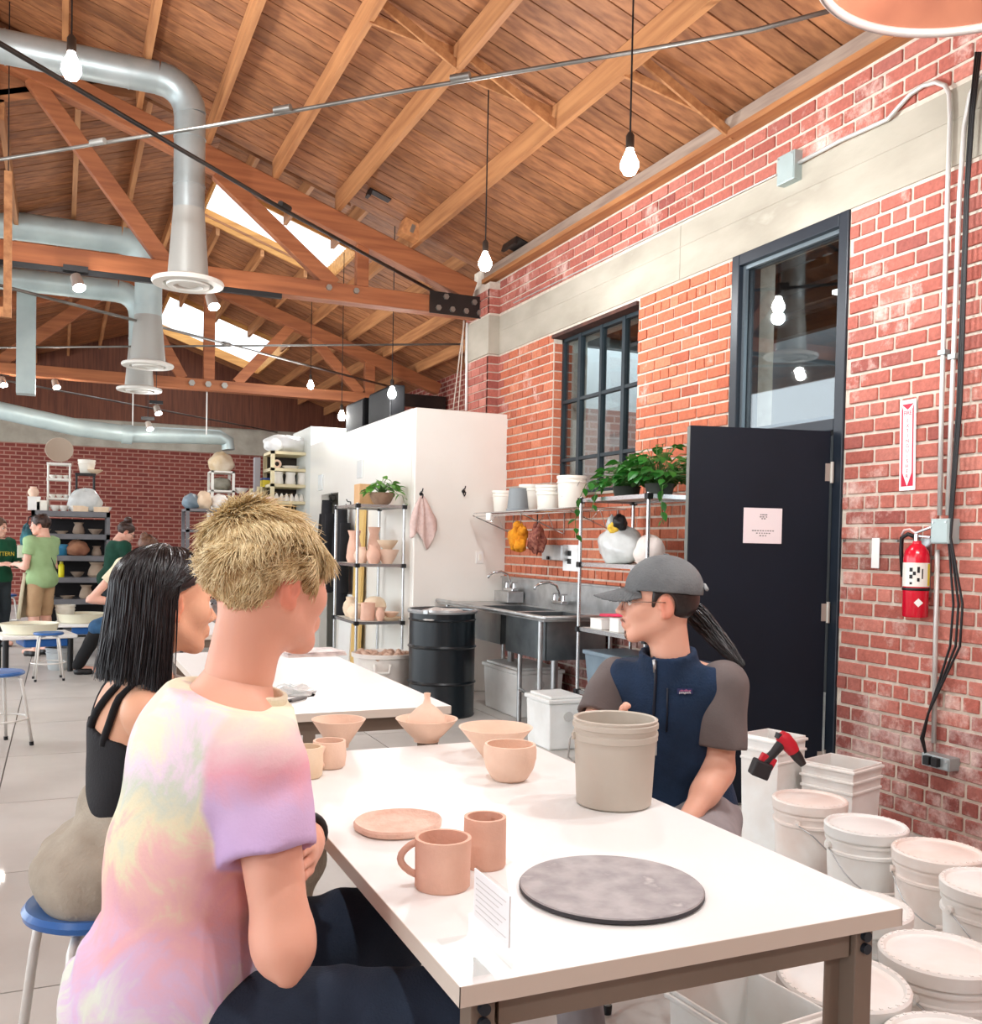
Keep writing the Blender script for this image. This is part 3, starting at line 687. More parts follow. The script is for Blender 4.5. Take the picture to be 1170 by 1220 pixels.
# fire extinguisher
p = onx(1090, 735, WX-.085)
ex = thing('fire_extinguisher', 'red fire extinguisher on a wall bracket', 'extinguisher', (WX-.085, p.y, p.z))
REDX = mat('extinguisher_red', (206, 16, 44), rough=.22, coat=.6)
MB().lathe([(0, 0), (.058, 0), (.063, .006), (.063, .30), (.056, .335), (.036, .362), (.022, .372), (.02, .385), (0, .385)], 32).build('cylinder', REDX, ex, smooth=40)
lb = MB().lathe([(.0637, .155), (.0637, .275)], 40); lbo = lb.build('instruction_label', mat('label_white', (232, 230, 220), rough=.5), ex, smooth=True)
q = MB()
for i, (a, z, ww, hh) in enumerate(((3.5, .24, .016, .02), (3.5, .205, .016, .02), (3.75, .222, .014, .018), (4.05, .24, .012, .03), (4.05, .19, .012, .018), (3.5, .172, .012, .012), (4.35, .22, .006, .05))):
    for s in range(1):
        x, y = .0642*math.cos(a), .0642*math.sin(a); q.cbox((x, y, z), .001, ww, hh, a)
q.build('pictograms', BLACK, lbo)
q = MB(); q.cbox((.0642*math.cos(5.0), .0642*math.sin(5.0), .215), .001, .02, .11, 5.0); q.build('yellow_panel', mat('label_yellow', (224, 200, 60), rough=.5), lbo)
MB().lathe([(.0645, .135), (.0655, .137), (.0655, .147), (.0645, .149)], 40).build('strap', BLACK, ex, smooth=True)
q = MB(); q.add([(0, 0, -.022), (.022, 0, 0), (0, 0, .022), (-.022, 0, 0)], [(0, 1, 2, 3)], frame_m((math.cos(4.1+math.pi/2), math.sin(4.1+math.pi/2), 0), (math.cos(4.1), math.sin(4.1), 0), (0, 0, 1), (.0655*math.cos(4.1), .0655*math.sin(4.1), .075)))
q.build('diamond_mark', WHITE, ex)
MB().cyl((0, 0, .38), (0, 0, .42), .018, n=12).build('valve', CHROME, ex, smooth=40)
MB().beam((0, .01, .425), (0, -.09, .455), .018, .008).beam((0, .01, .412), (0, -.085, .405), .018, .008).build('handle', STEEL, ex)
MB().tube([(0, .015, .405), (-.01, .05, .42), (-.015, .085, .40), (-.012, .09, .33), (-.008, .078, .2)], .011, 10).build('hose', BLACK, ex, smooth=True)
MB().tube([(0, .0, .42), (0, .05, .445), (0, .085, .44), (0, .1, .415)], .006, 8).build('pull_ring', mat('ring_pink', (226, 200, 196), rough=.5), ex, smooth=True)
MB().box(.06, .083, -.03, .03, .1, .4).build('bracket', STEEL, ex)
# extinguisher sign
a, b = onx(1084, 476, WX-.02), onx(1079, 584.5, WX-.02)
HS = a.z-b.z; sg = thing('extinguisher_sign', 'tall white and red arrow sign on the brick above the fire extinguisher', 'sign', (WX-.018, (a.y+b.y)/2, (a.z+b.z)/2)); sg.rotation_euler = (-.022, 0, 0)
WS = .105
MB().box(-.004, 0, -WS/2, WS/2, -HS/2, HS/2).build('sign_plate', mat('sign_white', (240, 232, 232), rough=.4), sg, bevel=.002)
q = MB(); x = -.0048
w2, h2 = WS/2-.013, HS/2-.022; iw = WS/2-.022
def sp(y, z): return (x, y, z)
q.add([sp(-w2, -h2), sp(-iw, -h2+.07), sp(-iw, h2-.03), sp(-w2, h2)], [(0, 1, 2, 3)])
q.add([sp(w2, -h2), sp(iw, -h2+.07), sp(iw, h2-.03), sp(w2, h2)], [(3, 2, 1, 0)])
q.add([sp(-w2, -h2), sp(0, -h2), sp(-iw, -h2+.07)], [(0, 1, 2)]); q.add([sp(w2, -h2), sp(0, -h2), sp(iw, -h2+.07)], [(0, 2, 1)])
q.add([sp(-iw, -h2+.07), sp(0, -h2), sp(-.0, -h2)], [])
q.add([sp(-w2, h2), sp(w2, h2), sp(0, h2-.03)], [(0, 1, 2)])
q.build('red_arrow_border', RED, sg)
FM = lambda y, z: frame_m((0, -1, 0), (0, 0, 1), (-1, 0, 0), (-.0046, y, z))
o = obj('lettering', text_mesh('FIRE', .032, spacing=.9), RED, sg); o.matrix_basis = FM(0, h2-.048)
for i, ch in enumerate('EXTINGUISHER'):
    o = obj('lettering', text_mesh(ch, .027), RED, sg); o.matrix_basis = FM(0, h2-.088-i*.0262)
# clear wall pocket with a white strip
a, b = onx(1000, 640, WX-.02), onx(1072, 680, WX-.02)
pk = thing('wall_pocket', 'clear acrylic pocket with a narrow white strip on the brick beside the door frame', 'holder', (WX-.02, (a.y+b.y)/2, b.z))
ACR = clear_mat('clear_acrylic', .03, (250, 252, 252))
MB().box(WX-.022, WX-.018, b.y, a.y, b.z, a.z).build('acrylic_sheet', ACR, pk, world=True)
c, d = onx(1039, 641, WX-.025), onx(1047, 677, WX-.025); MB().box(WX-.026, WX-.0225, d.y, c.y, d.z, c.z).build('paper_strip', WHITE, pk, world=True)
for y in (a.y-.03, b.y+.03): MB().cyl((WX-.018, y, a.z-.02), (WX+.004, y, a.z-.02), .006, n=8).build('standoff', STEEL, pk, world=True)
# ================================================================ SINK CORNER
sk = thing('utility_sink', 'long stainless steel two-bowl sink along the brick wall', 'sink', (3.68, 7.6, 0))
W = dict(parent=sk, world=True)
SXF, SXB, SY0, SY1, SZ = 3.3, 4.0, 6.5, 8.78, .905
q = MB().box(SXF+.02, SXF+.08, SY0+.02, SY1, SZ-.03, SZ-.012).box(SXB-.09, SXB, SY0+.02, SY1, SZ-.03, SZ-.012).box(SXF+.08, SXB-.09, SY0+.02, SY0+.09, SZ-.03, SZ-.012).box(SXF+.08, SXB-.09, 7.32, 7.42, SZ-.03, SZ-.012).box(SXF+.08, SXB-.09, 8.15, SY1, SZ-.03, SZ-.012)
q.build('deck', STEEL, bevel=.004, **W)
MB().tube([(SXF+.02, SY1, SZ), (SXF+.02, SY0+.03, SZ), (SXF+.03, SY0+.02, SZ), (SXB, SY0+.02, SZ)], .018, 10).build('rolled_rim', STEEL, smooth=40, **W)
MB().box(SXB, SXB+.035, SY0+.02, SY1, SZ-.03, 1.143).box(SXB-.015, SXB+.035, SY0+.02, SY1, 1.125, 1.143).build('backsplash', STEEL, bevel=.004, **W)
BOWL = mat('sink_bowl_steel', (150, 156, 158), (126, 132, 134), rough=.3, metal=.85)
for (a, b, d) in ((6.59, 7.32, .58), (7.42, 8.15, .62)):
    q = MB(); xa, xb = SXF+.08, SXB-.09
    q.box(xa, xa+.006, a, b, d, SZ-.012).box(xb-.006, xb, a, b, d, SZ-.012).box(xa, xb, a, a+.006, d, SZ-.012).box(xa, xb, b-.006, b, d, SZ-.012).box(xa, xb, a, b, d-.006, d)
    q.build('bowl', BOWL, **W)
    MB().cyl((3.65, (a+b)/2, d-.006), (3.65, (a+b)/2, d-.28), .03, n=12).build('drain_pipe', STEEL, smooth=40, **W)
for (x, y) in ((3.34, 6.6), (3.42, 7.12), (3.95, 6.6), (3.36, 8.6), (3.95, 8.6)): MB().cyl((x, y, 0), (x, y, SZ-.03), .02, n=12).build('leg', STEEL, smooth=40, **W)
MB().cyl((3.34, 6.6, .28), (3.42, 7.12, .28), .014, n=10).build('stretcher', STEEL, smooth=40, **W)
for i, (fy_, lab) in enumerate(((8.42, 'gooseneck faucet on the sink corner by the white room'), (7.42, 'wall faucet with red-ringed handles behind the metro rack'))):
    t = thing('faucet', lab, 'faucet', (3.93, fy_, .95+.06*(1-i)))
    if i == 0: MB().box(-.1, .06, -.16, .16, -.1, 0).build('mounting_box', STEEL, t, bevel=.004)
    b0 = .02 if i == 0 else .04
    MB().box(-.03, .03, -.1, .1, 0, .03).build('base', CHROME, t, bevel=.006)
    MB().tube([(0, 0, .03), (0, 0, .1), (-.03, .01, .16), (-.09, .03, .185), (-.16, .05, .175), (-.2, .06, .15), (-.21, .062, .12)], .012, 10).build('spout', CHROME, t, smooth=True)
    for y in (-.08, .08):
        MB().cyl((0, y, .03), (0, y, .075), .018, .014, n=12).build('tap', CHROME, t, smooth=40); MB().beam((-.03, y, .085), (.03, y, .085), .014, .012).build('tap_lever', CHROME, t)
# dispenser, notice
t = wbox('towel_dispenser', 646, 649, 669, 668, .08, STEEL, 'small steel dispenser on the brick wall above the sink', 'dispenser'); MB().cyl((WX-.1, t.location.y+.05, t.location.z+.02), (WX-.08, t.location.y+.05, t.location.z+.02), .016, n=10).build('knob', BLACK, t, world=True)
a, b = onx(671, 649, WX-.02), onx(690, 681, WX-.02)
nt_ = thing('wall_notice', 'white paper notice with two small black pictures on the brick above the sink', 'paper', (WX-.016, (a.y+b.y)/2, b.z))
MB().box(WX-.019, WX-.015, b.y, a.y, b.z, a.z).build('sheet', mat('paper_white', (238, 238, 236), rough=.8), nt_, world=True)
for dz in (.06, .13): MB().box(WX-.0205, WX-.0192, (a.y+b.y)/2+.0, (a.y+b.y)/2+.07, b.z+dz, b.z+dz+.045).build('picture', BLACK, nt_, bevel=.002, world=True)
# ---- wire shelf on brackets
wz = 1.745; SY_0, SY_1 = 6.5, 8.62
t = thing('wire_shelf', 'chromed wire shelf on the wall above the sink', 'shelf', (4.03, 7.6, wz-.13))
q = MB()
for x in np.linspace(3.62, 4.01, 3): q.cyl((x, SY_0, wz), (x, SY_1, wz), .006, n=6)
q.cyl((3.62, SY_0, wz-.03), (3.62, SY_1, wz-.03), .005, n=6)
q.build('long_wires', CHROME, t, world=True)
q = MB()
for y in np.arange(SY_0, SY_1+.001, .028): q.cyl((3.62, y, wz+.004), (4.01, y, wz+.004), .003, n=4)
o = q.build('deck_wires', CHROME, t, world=True); o['kind'] = 'stuff'
for y in (SY_0+.15, 7.55, SY_1-.02):
    MB().tube([(3.6, y, wz-.02), (4.03, y, wz-.19)], .006, 6).tube([(4.03, y, wz-.2), (4.03, y, wz)], .007, 6).tube([(3.78, y, wz-.09), (3.86, y, wz), (3.92, y, wz-.14)], .004, 6).build('bracket', CHROME, t, world=True)
p = onx(582, 614, 3.605); MB().box(3.6, 3.612, p.y-.05, p.y+.05, wz-.07, wz-.005).build('shelf_tag', WHITE, t, world=True)
def pail(r0, r1, h, mt, name='bucket_shell', root=None, lip=True, inv=False):
    if inv: prof = [(r1, 0), (r1+.008, .004), (r1+.008, .02), (r1, .024), (r0, h-.004), (r0-.006, h), (0, h)]
    else: prof = [(0, 0), (r0-.005, 0), (r0, .006), (r1, h-.06), (r1+.007, h-.058), (r1+.007, h-.05), (r1, h-.046), (r1, h-.026), (r1+.008, h-.024), (r1+.008, h), (r1-.004, h), (r0-.006, .008), (0, .008)]
    return MB().lathe(prof, 36).build(name, mt, root, smooth=40)
BZ = wz+.0075
def shelf_pail(x, X, r0, r1, h, mt, label, inv=False, bail=False, lid=False):
    d = ray(x, 600); k = X/d.x; t = thing('bucket', label, 'bucket', (X, d.y*k, BZ))
    pail(r0, r1, h, mt, root=t, inv=inv)
    if lid: MB().lathe([(0, h+.001), (r1+.006, h+.001), (r1+.012, h+.003), (r1+.012, h+.022), (r1, h+.026), (0, h+.022)], 36).build('lid', mt, t, smooth=40)
    if bail: MB().tube([(0, -(r1+.01), h-.05), (-.1*math.sin(.3), -.1, h-.12), (-r1*.9, -.03, h-.17), (-.1, .1, h-.12), (0, r1+.01, h-.05)], .003, 6).build('bail_handle', STEEL, t, smooth=True)
    return t
PL2 = mat('white_plastic_warm', (236, 232, 220), rough=.45)
shelf_pail(600, 3.89, .09, .105, .215, PL2, 'white pail behind the upturned grey bucket on the wire shelf')
shelf_pail(617.5, 3.76, .085, .1, .21, mat('grey_plastic', (134, 140, 142), rough=.5), 'grey bucket standing upside down on the wire shelf', inv=True)
shelf_pail(632, 3.88, .085, .1, .245, PL2, 'narrow white pail between grey bucket and lidded tub on the wire shelf')
shelf_pail(655, 3.8, .105, .115, .185, PL2, 'white lidded tub on the wire shelf', lid=True)
shelf_pail(681, 3.82, .105, .118, .27, PL2, 'tall white pail with a wire handle on the wire shelf', bail=True)
# sponges hanging in a net
def blob(c, r, n=14, amp=.18, seed=0, sq=(1, 1, 1)):
    rnd = random.Random(seed); ph = [rnd.uniform(0, 6) for _ in range(6)]
    vs = []; fs = []
    for i in range(n+1):
        a = math.pi*i/n
        for j in range(2*n):
            b = math.pi*j/n; k = 1+amp*(math.sin(3*a+ph[0]+2*b)*.5+math.sin(4*b+ph[1]+a)*.4+math.sin(7*a-3*b+ph[2])*.3)
            vs.append((c[0]+r*sq[0]*k*math.sin(a)*math.cos(b), c[1]+r*sq[1]*k*math.sin(a)*math.sin(b), c[2]+r*sq[2]*k*math.cos(a)))
    for i in range(n):
        for j in range(2*n): l = (j+1) % (2*n); fs.append((i*2*n+j, i*2*n+l, (i+1)*2*n+l, (i+1)*2*n+j))
    return vs, fs
p = onx(620, 640, 3.75)
t = thing('sponge_bag', 'hanging net bag of orange sponges under the wire shelf', 'sponges', (p.x, p.y, p.z-.13))
ORG = mat('sponge_orange', (226, 150, 28), (206, 126, 20), rough=.9, scale=30, bump=.6, bscale=60)
for i, (dy, dz, r) in enumerate(((.02, 0, .09), (-.05, -.07, .06), (.06, -.06, .06), (.03, .09, .05), (-.04, .05, .05))):
    b = blob((p.x+random.uniform(-.03, .03), p.y+dy, p.z+dz), r, seed=i); MB().add(*b).build('sponge', ORG, t, smooth=True, world=True)
MB().cyl((p.x, p.y, p.z+.08), (p.x, p.y, wz-.02), .006, n=6).build('cord', CHROME, t, world=True)
p = onx(640, 635, 3.85)
t = thing('scrub_bag', 'dark red net bag of scrubbers beside the orange sponges', 'scrubbers', (p.x, p.y, p.z-.16))
b = blob((p.x, p.y, p.z-.05), .1, seed=9, amp=.3, sq=(.7, .8, 1.2)); MB().add(*b).build('net', mat('net_dark', (120, 60, 54), (170, 110, 90), rough=.9, scale=40, bump=.8), t, smooth=True, world=True)
MB().cyl((p.x, p.y, p.z+.05), (p.x, p.y, wz-.02), .005, n=6).build('cord', CABLE, t, world=True)
# ---- bins under the sink
def lidbin(x0, x1, y0, y1, h, label, mt=PLAST):
    t = thing('storage_bin', label, 'bin', ((x0+x1)/2, (y0+y1)/2, 0)); w, d = x1-x0, y1-y0
    q = MB(); k = .93
    vs = [(sx*w/2*s_, sy*d/2*s_, z) for z, s_ in ((0, k), (h-.05, 1)) for sx, sy in ((-1, -1), (1, -1), (1, 1), (-1, 1))]
    q.add(vs, [(3, 2, 1, 0), (4, 5, 6, 7), (0, 1, 5, 4), (1, 2, 6, 5), (2, 3, 7, 6), (3, 0, 4, 7)]); q.build('body', mt, t, bevel=.012)
    MB().box(-w/2-.012, w/2+.012, -d/2-.012, d/2+.012, h-.05, h-.02).box(-w/2+.02, w/2-.02, -d/2+.02, d/2-.02, h-.02, h).build('lid', mt, t, bevel=.008)
    MB().cyl((0, -d/2-.012, h-.14), (0, -d/2+.02, h-.14), .035, n=16).build('grip', mat('grip_grey', (200, 200, 196), rough=.6), t)
    return t
lidbin(3.16, 3.46, 6.08, 6.46, .38, 'white lidded bin on the floor in front of the sink end')
lidbin(3.48, 3.92, 7.3, 8.0, .42, 'white lidded bin on the floor under the sink')
t = thing('stool_pot', 'dark round pot standing under the sink', 'pot', (3.7, 6.85, 0)); MB().lathe([(0, 0), (.1, 0), (.12, .02), (.13, .2), (.135, .21), (.12, .21), (.11, .03), (0, .03)], 24).build('shell', mat('dark_pot', (58, 60, 64), rough=.5), t, smooth=40)
# ---- metro rack in front of the wall
POST = mat('rack_post', (196, 198, 198), rough=.25, metal=.85)
def rack(name, label, x0, x1, y0, y1, levels, h, solid=True):
    t = thing(name, label, 'rack', ((x0+x1)/2, (y0+y1)/2, 0)); w, d = (x1-x0)/2, (y1-y0)/2
    for sx in (-1, 1):
        for sy in (-1, 1):
            MB().cyl((sx*w, sy*d, 0), (sx*w, sy*d, h), .0135, n=10).build('post', POST, t, smooth=40)
    for z in levels:
        q = MB().box(-w, w, -d-.006, -d+.012, z-.028, z).box(-w, w, d-.012, d+.006, z-.028, z).box(-w-.006, -w+.012, -d, d, z-.028, z).box(w-.012, w+.006, -d, d, z-.028, z)
        s = q.build('shelf', POST, t)
        MB().box(-w+.01, w-.01, -d+.01, d-.01, z-.01, z-.002).build('shelf_liner', mat('shelf_liner', (206, 206, 200), rough=.5), s)
        for sx in (-1, 1):
            for sy in (-1, 1): MB().box(sx*w-.022, sx*w+.022, sy*d-.022, sy*d+.022, z-.036, z+.004).build('corner_clip', BLACK, s, bevel=.004)
    return t
RX0, RX1, RY0, RY1 = 3.5, 3.95, 5.4, 6.3
rl = [onx(691, y, 3.5).z for y in (822, 747, 670, 594)]
rack('metro_rack', 'chrome wire rack with a trailing plant beside the open navy door', RX0, RX1, RY0, RY1, [.15]+rl, rl[-1]+.01)
# ---- leaves
def leaf_mesh(L=.09, Wd=.07):
    pr = [(0, 0), (.18, .42), (.4, .5), (.65, .38), (.85, .17), (1, 0)]
    vs = [(x*L, 0, -.02*L*math.sin(x*3)+.0) for x, _ in pr]; vs += [(x*L, w_*Wd, .12*w_*Wd+(-.25*L*x*x)) for x, w_ in pr[1:-1]]+[(x*L, -w_*Wd, .12*w_*Wd+(-.25*L*x*x)) for x, w_ in pr[1:-1]]
    vs = [(v[0], v[1], v[2]-(.25*L*(v[0]/L)**2 if i < 6 else 0)) for i, v in enumerate(vs)]
    fs = [(0, 1, 6)]+[(i, i+1, 6+i, 5+i) for i in range(1, 4)]+[(4, 5, 9)]+[(0, 10, 1)]+[(i, 9+i, 10+i, i+1) for i in range(1, 4)]+[(4, 13, 5)]
    me = bpy.data.meshes.new('leaf'); me.from_pydata(vs, [], fs); me.update(); return me
LEAF = mat('leaf_green', (58, 124, 44), (30, 92, 34), rough=.4, scale=4, rand=.35, transl=.25)
LEAFL = mat('leaf_light', (110, 168, 70), (74, 138, 54), rough=.4, scale=4, rand=.3, transl=.25)
def plant(root, c, nl, spread, hgt, size, lm, trail=(), seed=1):
    rnd = random.Random(seed); me = leaf_mesh(size, size*.8); me.materials.append(lm); stems = MB()
    def put(p, az, tilt, s):
        o = obj('leaf', me, lm, root); o.location = p; o.rotation_euler = (rnd.uniform(-.5, .5), tilt, az); o.scale = (s, s, s)
    for i in range(nl):
        a = rnd.uniform(0, 2*math.pi); r = math.sqrt(rnd.random()); p = V(c[0]+spread[0]*r*math.cos(a), c[1]+spread[1]*r*math.sin(a), c[2]+hgt*(1-r*r*.75)*rnd.uniform(.35, 1))
        stems.tube([c, (Vector(c)+p)/2+V(0, 0, .05), p], .003, 4); put(p, a+rnd.uniform(-.7, .7), rnd.uniform(-.3, .6), rnd.uniform(.7, 1.25))
    for tr in trail:
        stems.tube(tr, .0025, 4)
        for k in range(len(tr)-1):
            for u in (.2, .7): p = Vector(tr[k]).lerp(Vector(tr[k+1]), u); put(p, rnd.uniform(0, 6.3), rnd.uniform(.2, 1.2), rnd.uniform(.6, 1))
    stems.build('stems', mat('stem_green', (80, 120, 60), rough=.6), root)
zt_ = rl[-1]
t = thing('potted_plant', 'big bushy trailing green plant on top of the chrome rack by the door', 'plant', (3.70, 5.8, zt_))
for dy in (-.22, .2):
    MB().lathe([(0, .001), (.085, .001), (.1, .075), (.105, .08), (.09, .08), (.085, .06), (0, .06)], 24, (0, dy, 0)).build('pot', mat('pot_dark', (58, 62, 56), rough=.7), t, smooth=40)
plant(t, (0, -.2, .05), 170, (.21, .38), .33, .08, LEAF, trail=[[(-.1, .3, .12), (-.22, .4, .1), (-.27, .44, -.05), (-.28, .44, -.2), (-.27, .43, -.3)], [(.0, -.35, .1), (-.15, -.48, .05), (-.18, -.52, -.1), (-.17, -.53, -.2)], [(-.1, .1, .12), (-.25, .2, .04), (-.27, .22, -.1)]], seed=3)
plant(t, (0, .15, .05), 150, (.21, .36), .26, .078, LEAF, seed=5)
# bags, boxes on the rack
BAGM = mat('plastic_bag', (214, 218, 216), (196, 200, 198), rough=.25, scale=8, bump=.7, bscale=14, coat=.4)
def bag(name, label, x, y, z, sx, sy, sz, mt, seed, cat='bag'):
    t = thing(name, label, cat, (x, y, z)); vs, fs = blob((0, 0, 0), 1, n=18, amp=.12, seed=seed)
    o = MB().add([(v[0]*sx, v[1]*sy, max(-.0, (v[2]*.5+.42)*sz*1.0)) for v in vs], fs).build('bag_body', mt, t, smooth=True)
    return t
z2 = rl[2]
t = bag('plastic_bag', 'large clear bag stuffed with grey material on the rack shelf under the plant', 3.66, 6.0, z2, .15, .2, .3, BAGM, 2)
for dy, sz in ((.09, .1), (-.02, .09)): MB().add(*blob((-.02, dy, .27), .05, seed=int(dy*99+12), sq=(.8, .7, 1.5))).build('knotted_neck', BAGM, t, smooth=True)
MB().add(*blob((-.06, -.08, .29), .055, seed=4)).build('black_roll', BLACK, t, smooth=True)
MB().add(*blob((-.1, -.06, .25), .04, seed=6)).build('yellow_patch', mat('yellow_toy', (226, 186, 60), rough=.6), t, smooth=True)
bag('paper_bag', 'white crumpled sack beside the clear bag on the rack shelf', 3.66, 5.62, z2, .1, .13, .22, mat('sack_white', (236, 224, 216), (226, 210, 202), rough=.6, bump=.5, bscale=18), 7)
t = thing('wire_basket', 'small white wire basket hanging on the brick behind the rack', 'basket', (3.98, 5.5, z2+.02))
q = MB()
for i in range(5): q.cyl((0, -.13+.065*i, 0), (0, -.13+.065*i, .18), .003, n=5)
for i in range(4): q.cyl((0, -.13, .06*i), (0, .13, .06*i), .003, n=5)
q.build('grid', WHITE, t); 
z3 = rl[1]
for i, (y, w_, h_, lab) in enumerate(((6.1, .16, .07, 'flat white box at the far end of the lower rack shelf'), (5.85, .12, .09, 'short white box in the middle of the lower rack shelf'))):
    t = thing('carton', lab, 'box', (3.62, y, z3)); MB().box(-.09, .09, -w_/2, w_/2, 0, h_).build('body', WHITE, t, bevel=.004); MB().box(-.092, .092, -w_/2-.002, w_/2+.002, h_, h_+.006).build('flap', WHITE, t)
t = thing('pink_brush', 'bright pink long-handled brush lying on the rack boxes', 'brush', (3.6, 5.95, z3+.097)); MB().tube([(0, .2, .0), (-.02, 0, .012), (0, -.2, .03)], .012, 8).build('handle', mat('pink_plastic', (222, 40, 84), rough=.4), t, smooth=True); MB().box(-.03, .03, -.26, -.16, .01, .05).build('bristles', mat('pink_dark', (196, 50, 80), rough=.7), t, bevel=.006)
t = thing('carton', 'brown cardboard pieces behind the pink brush on the rack', 'box', (3.85, 5.9, z3)); MB().box(-.06, .06, -.2, .2, 0, .22).build('body', mat('brown_card', (150, 112, 84), rough=.9), t, bevel=.004); MB().box(-.065, -.06, -.05, .05, .06, .16).build('sticker', RED, t)
def tote(label, x, y, z, w_, d_, h_, mt, lidm=None):
    t = thing('tote_bin', label, 'bin', (x, y, z)); q = MB()
    vs = [(sx*w_/2*s_, sy*d_/2*s_, zz) for zz, s_ in ((0, .88), (h_-.02, 1)) for sx, sy in ((-1, -1), (1, -1), (1, 1), (-1, 1))]
    q.add(vs, [(3, 2, 1, 0), (4, 5, 6, 7), (0, 1, 5, 4), (1, 2, 6, 5), (2, 3, 7, 6), (3, 0, 4, 7)]); q.build('body', mt, t, bevel=.01)
    MB().box(-w_/2-.012, w_/2+.012, -d_/2-.012, d_/2+.012, h_-.03, h_).build('rim', lidm or mt, t, bevel=.006); return t
BLG = mat('blue_grey_plastic', (120, 138, 150), (108, 126, 138), rough=.4)
tote('blue-grey plastic tote on the rack shelf below the brush', 3.7, 6.02, rl[0], .36, .44, .3, BLG)
tote('dark plastic tote next to the blue-grey tote on the rack', 3.7, 5.6, rl[0], .36, .3, .26, mat('dark_tote', (60, 74, 82), rough=.4))
tote('pale clear tote on the lowest rack shelf', 3.7, 5.95, .15, .36, .5, .2, mat('pale_tote', (176, 192, 204), rough=.3))
# ================================================================ WHITE ROOM
BXX, BY0, BY1, BZT = 3.079, 8.806, 13.08, 2.742
wp_ = structure('wall_partition', 'white painted built-in room')
PART = mat('partition_white', (240, 238, 230), (234, 231, 222), rough=.3, scale=1.2, coat=.15)
q = MB().box(BXX, 4.05, BY0, BY0+.1, 0, BZT).build('front_wall', PART, wp_, bevel=.01)
q = MB().box(BXX, BXX+.1, BY0+.1, 11.6, 0, BZT).box(BXX, BXX+.1, 11.6, 12.45, 2.05, BZT).box(BXX, BXX+.1, 12.45, BY1, 0, BZT).box(BXX+.5, BXX+.6, 11.4, 12.7, 0, BZT); q.build('side_wall', PART, wp_)
MB().box(BXX+.1, 4.04, BY0+.1, BY1, BZT-.05, BZT-.001).box(4.04, 6.1, 9.95, BY1, BZT-.05, BZT-.001).build('top_board', PART, wp_)
MB().box(BXX+.0, 4.6, BY1, BY1+1.1, 0, 3.0).build('rear_block', mat('partition_grey', (216, 218, 212), rough=.5), wp_)
MB().box(BXX-.012, BXX, BY0+.1, 11.6, 0, .1).build('skirting', BLACK, wp_)
for (x, y0_, y1_) in ((430, 548, 570), (383, 566, 584)):
    p = onx(x, (y0_+y1_)/2, BXX); MB().box(BXX-.02, BXX, p.y-.1, p.y+.1, p.z-.1, p.z+.1).build('switch_cover', mat('acrylic_pale', (228, 232, 230), rough=.15), wp_, bevel=.004)
def hook(c, label, dirv):
    t = thing('coat_hook', label, 'hook', c); d = Vector(dirv)
    MB().tube([V(0, 0, .04), d*.04+V(0, 0, .045), d*.055+V(0, 0, .07)], .006, 8).tube([V(0, 0, 0), d*.03+V(0, 0, -.025), d*.055+V(0, 0, -.01), d*.06+V(0, 0, .015)], .006, 8).build('prongs', BLACK, t, smooth=True)
    b = MB().cyl((0, 0, .02), d*.006+V(0, 0, .02), .018, n=14); b.build('back_plate', BLACK, t); return t
p1 = ony(501.5, 591, BY0); p2 = ony(552, 588, BY0)
hook((p1.x, BY0, p1.z), 'black coat hook holding the pink towel on the white room', (0, -1, 0)); hook((p2.x, BY0, p2.z), 'empty black coat hook on the white room wall', (0, -1, 0))
# towel hanging from the hook
tw = thing('towel', 'pale pink towel hanging from a hook on the white room', 'towel', (p1.x, BY0-.06, p1.z-.55))
q = MB(); n1, n2 = 16, 24; vs = []
for j in range(n2+1):
    v = j/n2; wd = .012+.12*min(1, v*1.5)**.8
    for i in range(n1+1):
        u = i/n1*2-1; zz = p1.z+.0-.46*v*(1-.22*abs(u-.2)) - .06*v*math.sin(u*5)
        vs.append((p1.x+.02*v+u*wd+.012*math.sin(v*6+u*3)*v, BY0-.03-.02*math.cos(u*9)*min(1, v*2), zz))
q.add(vs, [(j*(n1+1)+i, j*(n1+1)+i+1, (j+1)*(n1+1)+i+1, (j+1)*(n1+1)+i) for j in range(n2) for i in range(n1)])
to = q.build('cloth', mat('towel_pink', (224, 200, 192), (212, 186, 178), rough=.95, scale=30, bump=.3, bscale=200), tw, smooth=True, world=True)
sm = to.modifiers.new('thick', 'SOLIDIFY'); sm.thickness = .008
p = ony(571.5, 664, BY0); t = thing('wall_switch', 'white switch plate on the white room near the sink', 'switch', (p.x, BY0, p.z))
MB().box(-.04, .04, -.008, 0, -.06, .06).build('plate', WHITE, t, bevel=.003); MB().box(-.015, .015, -.014, -.008, -.03, .03).build('rocker', PL2, t, bevel=.002)
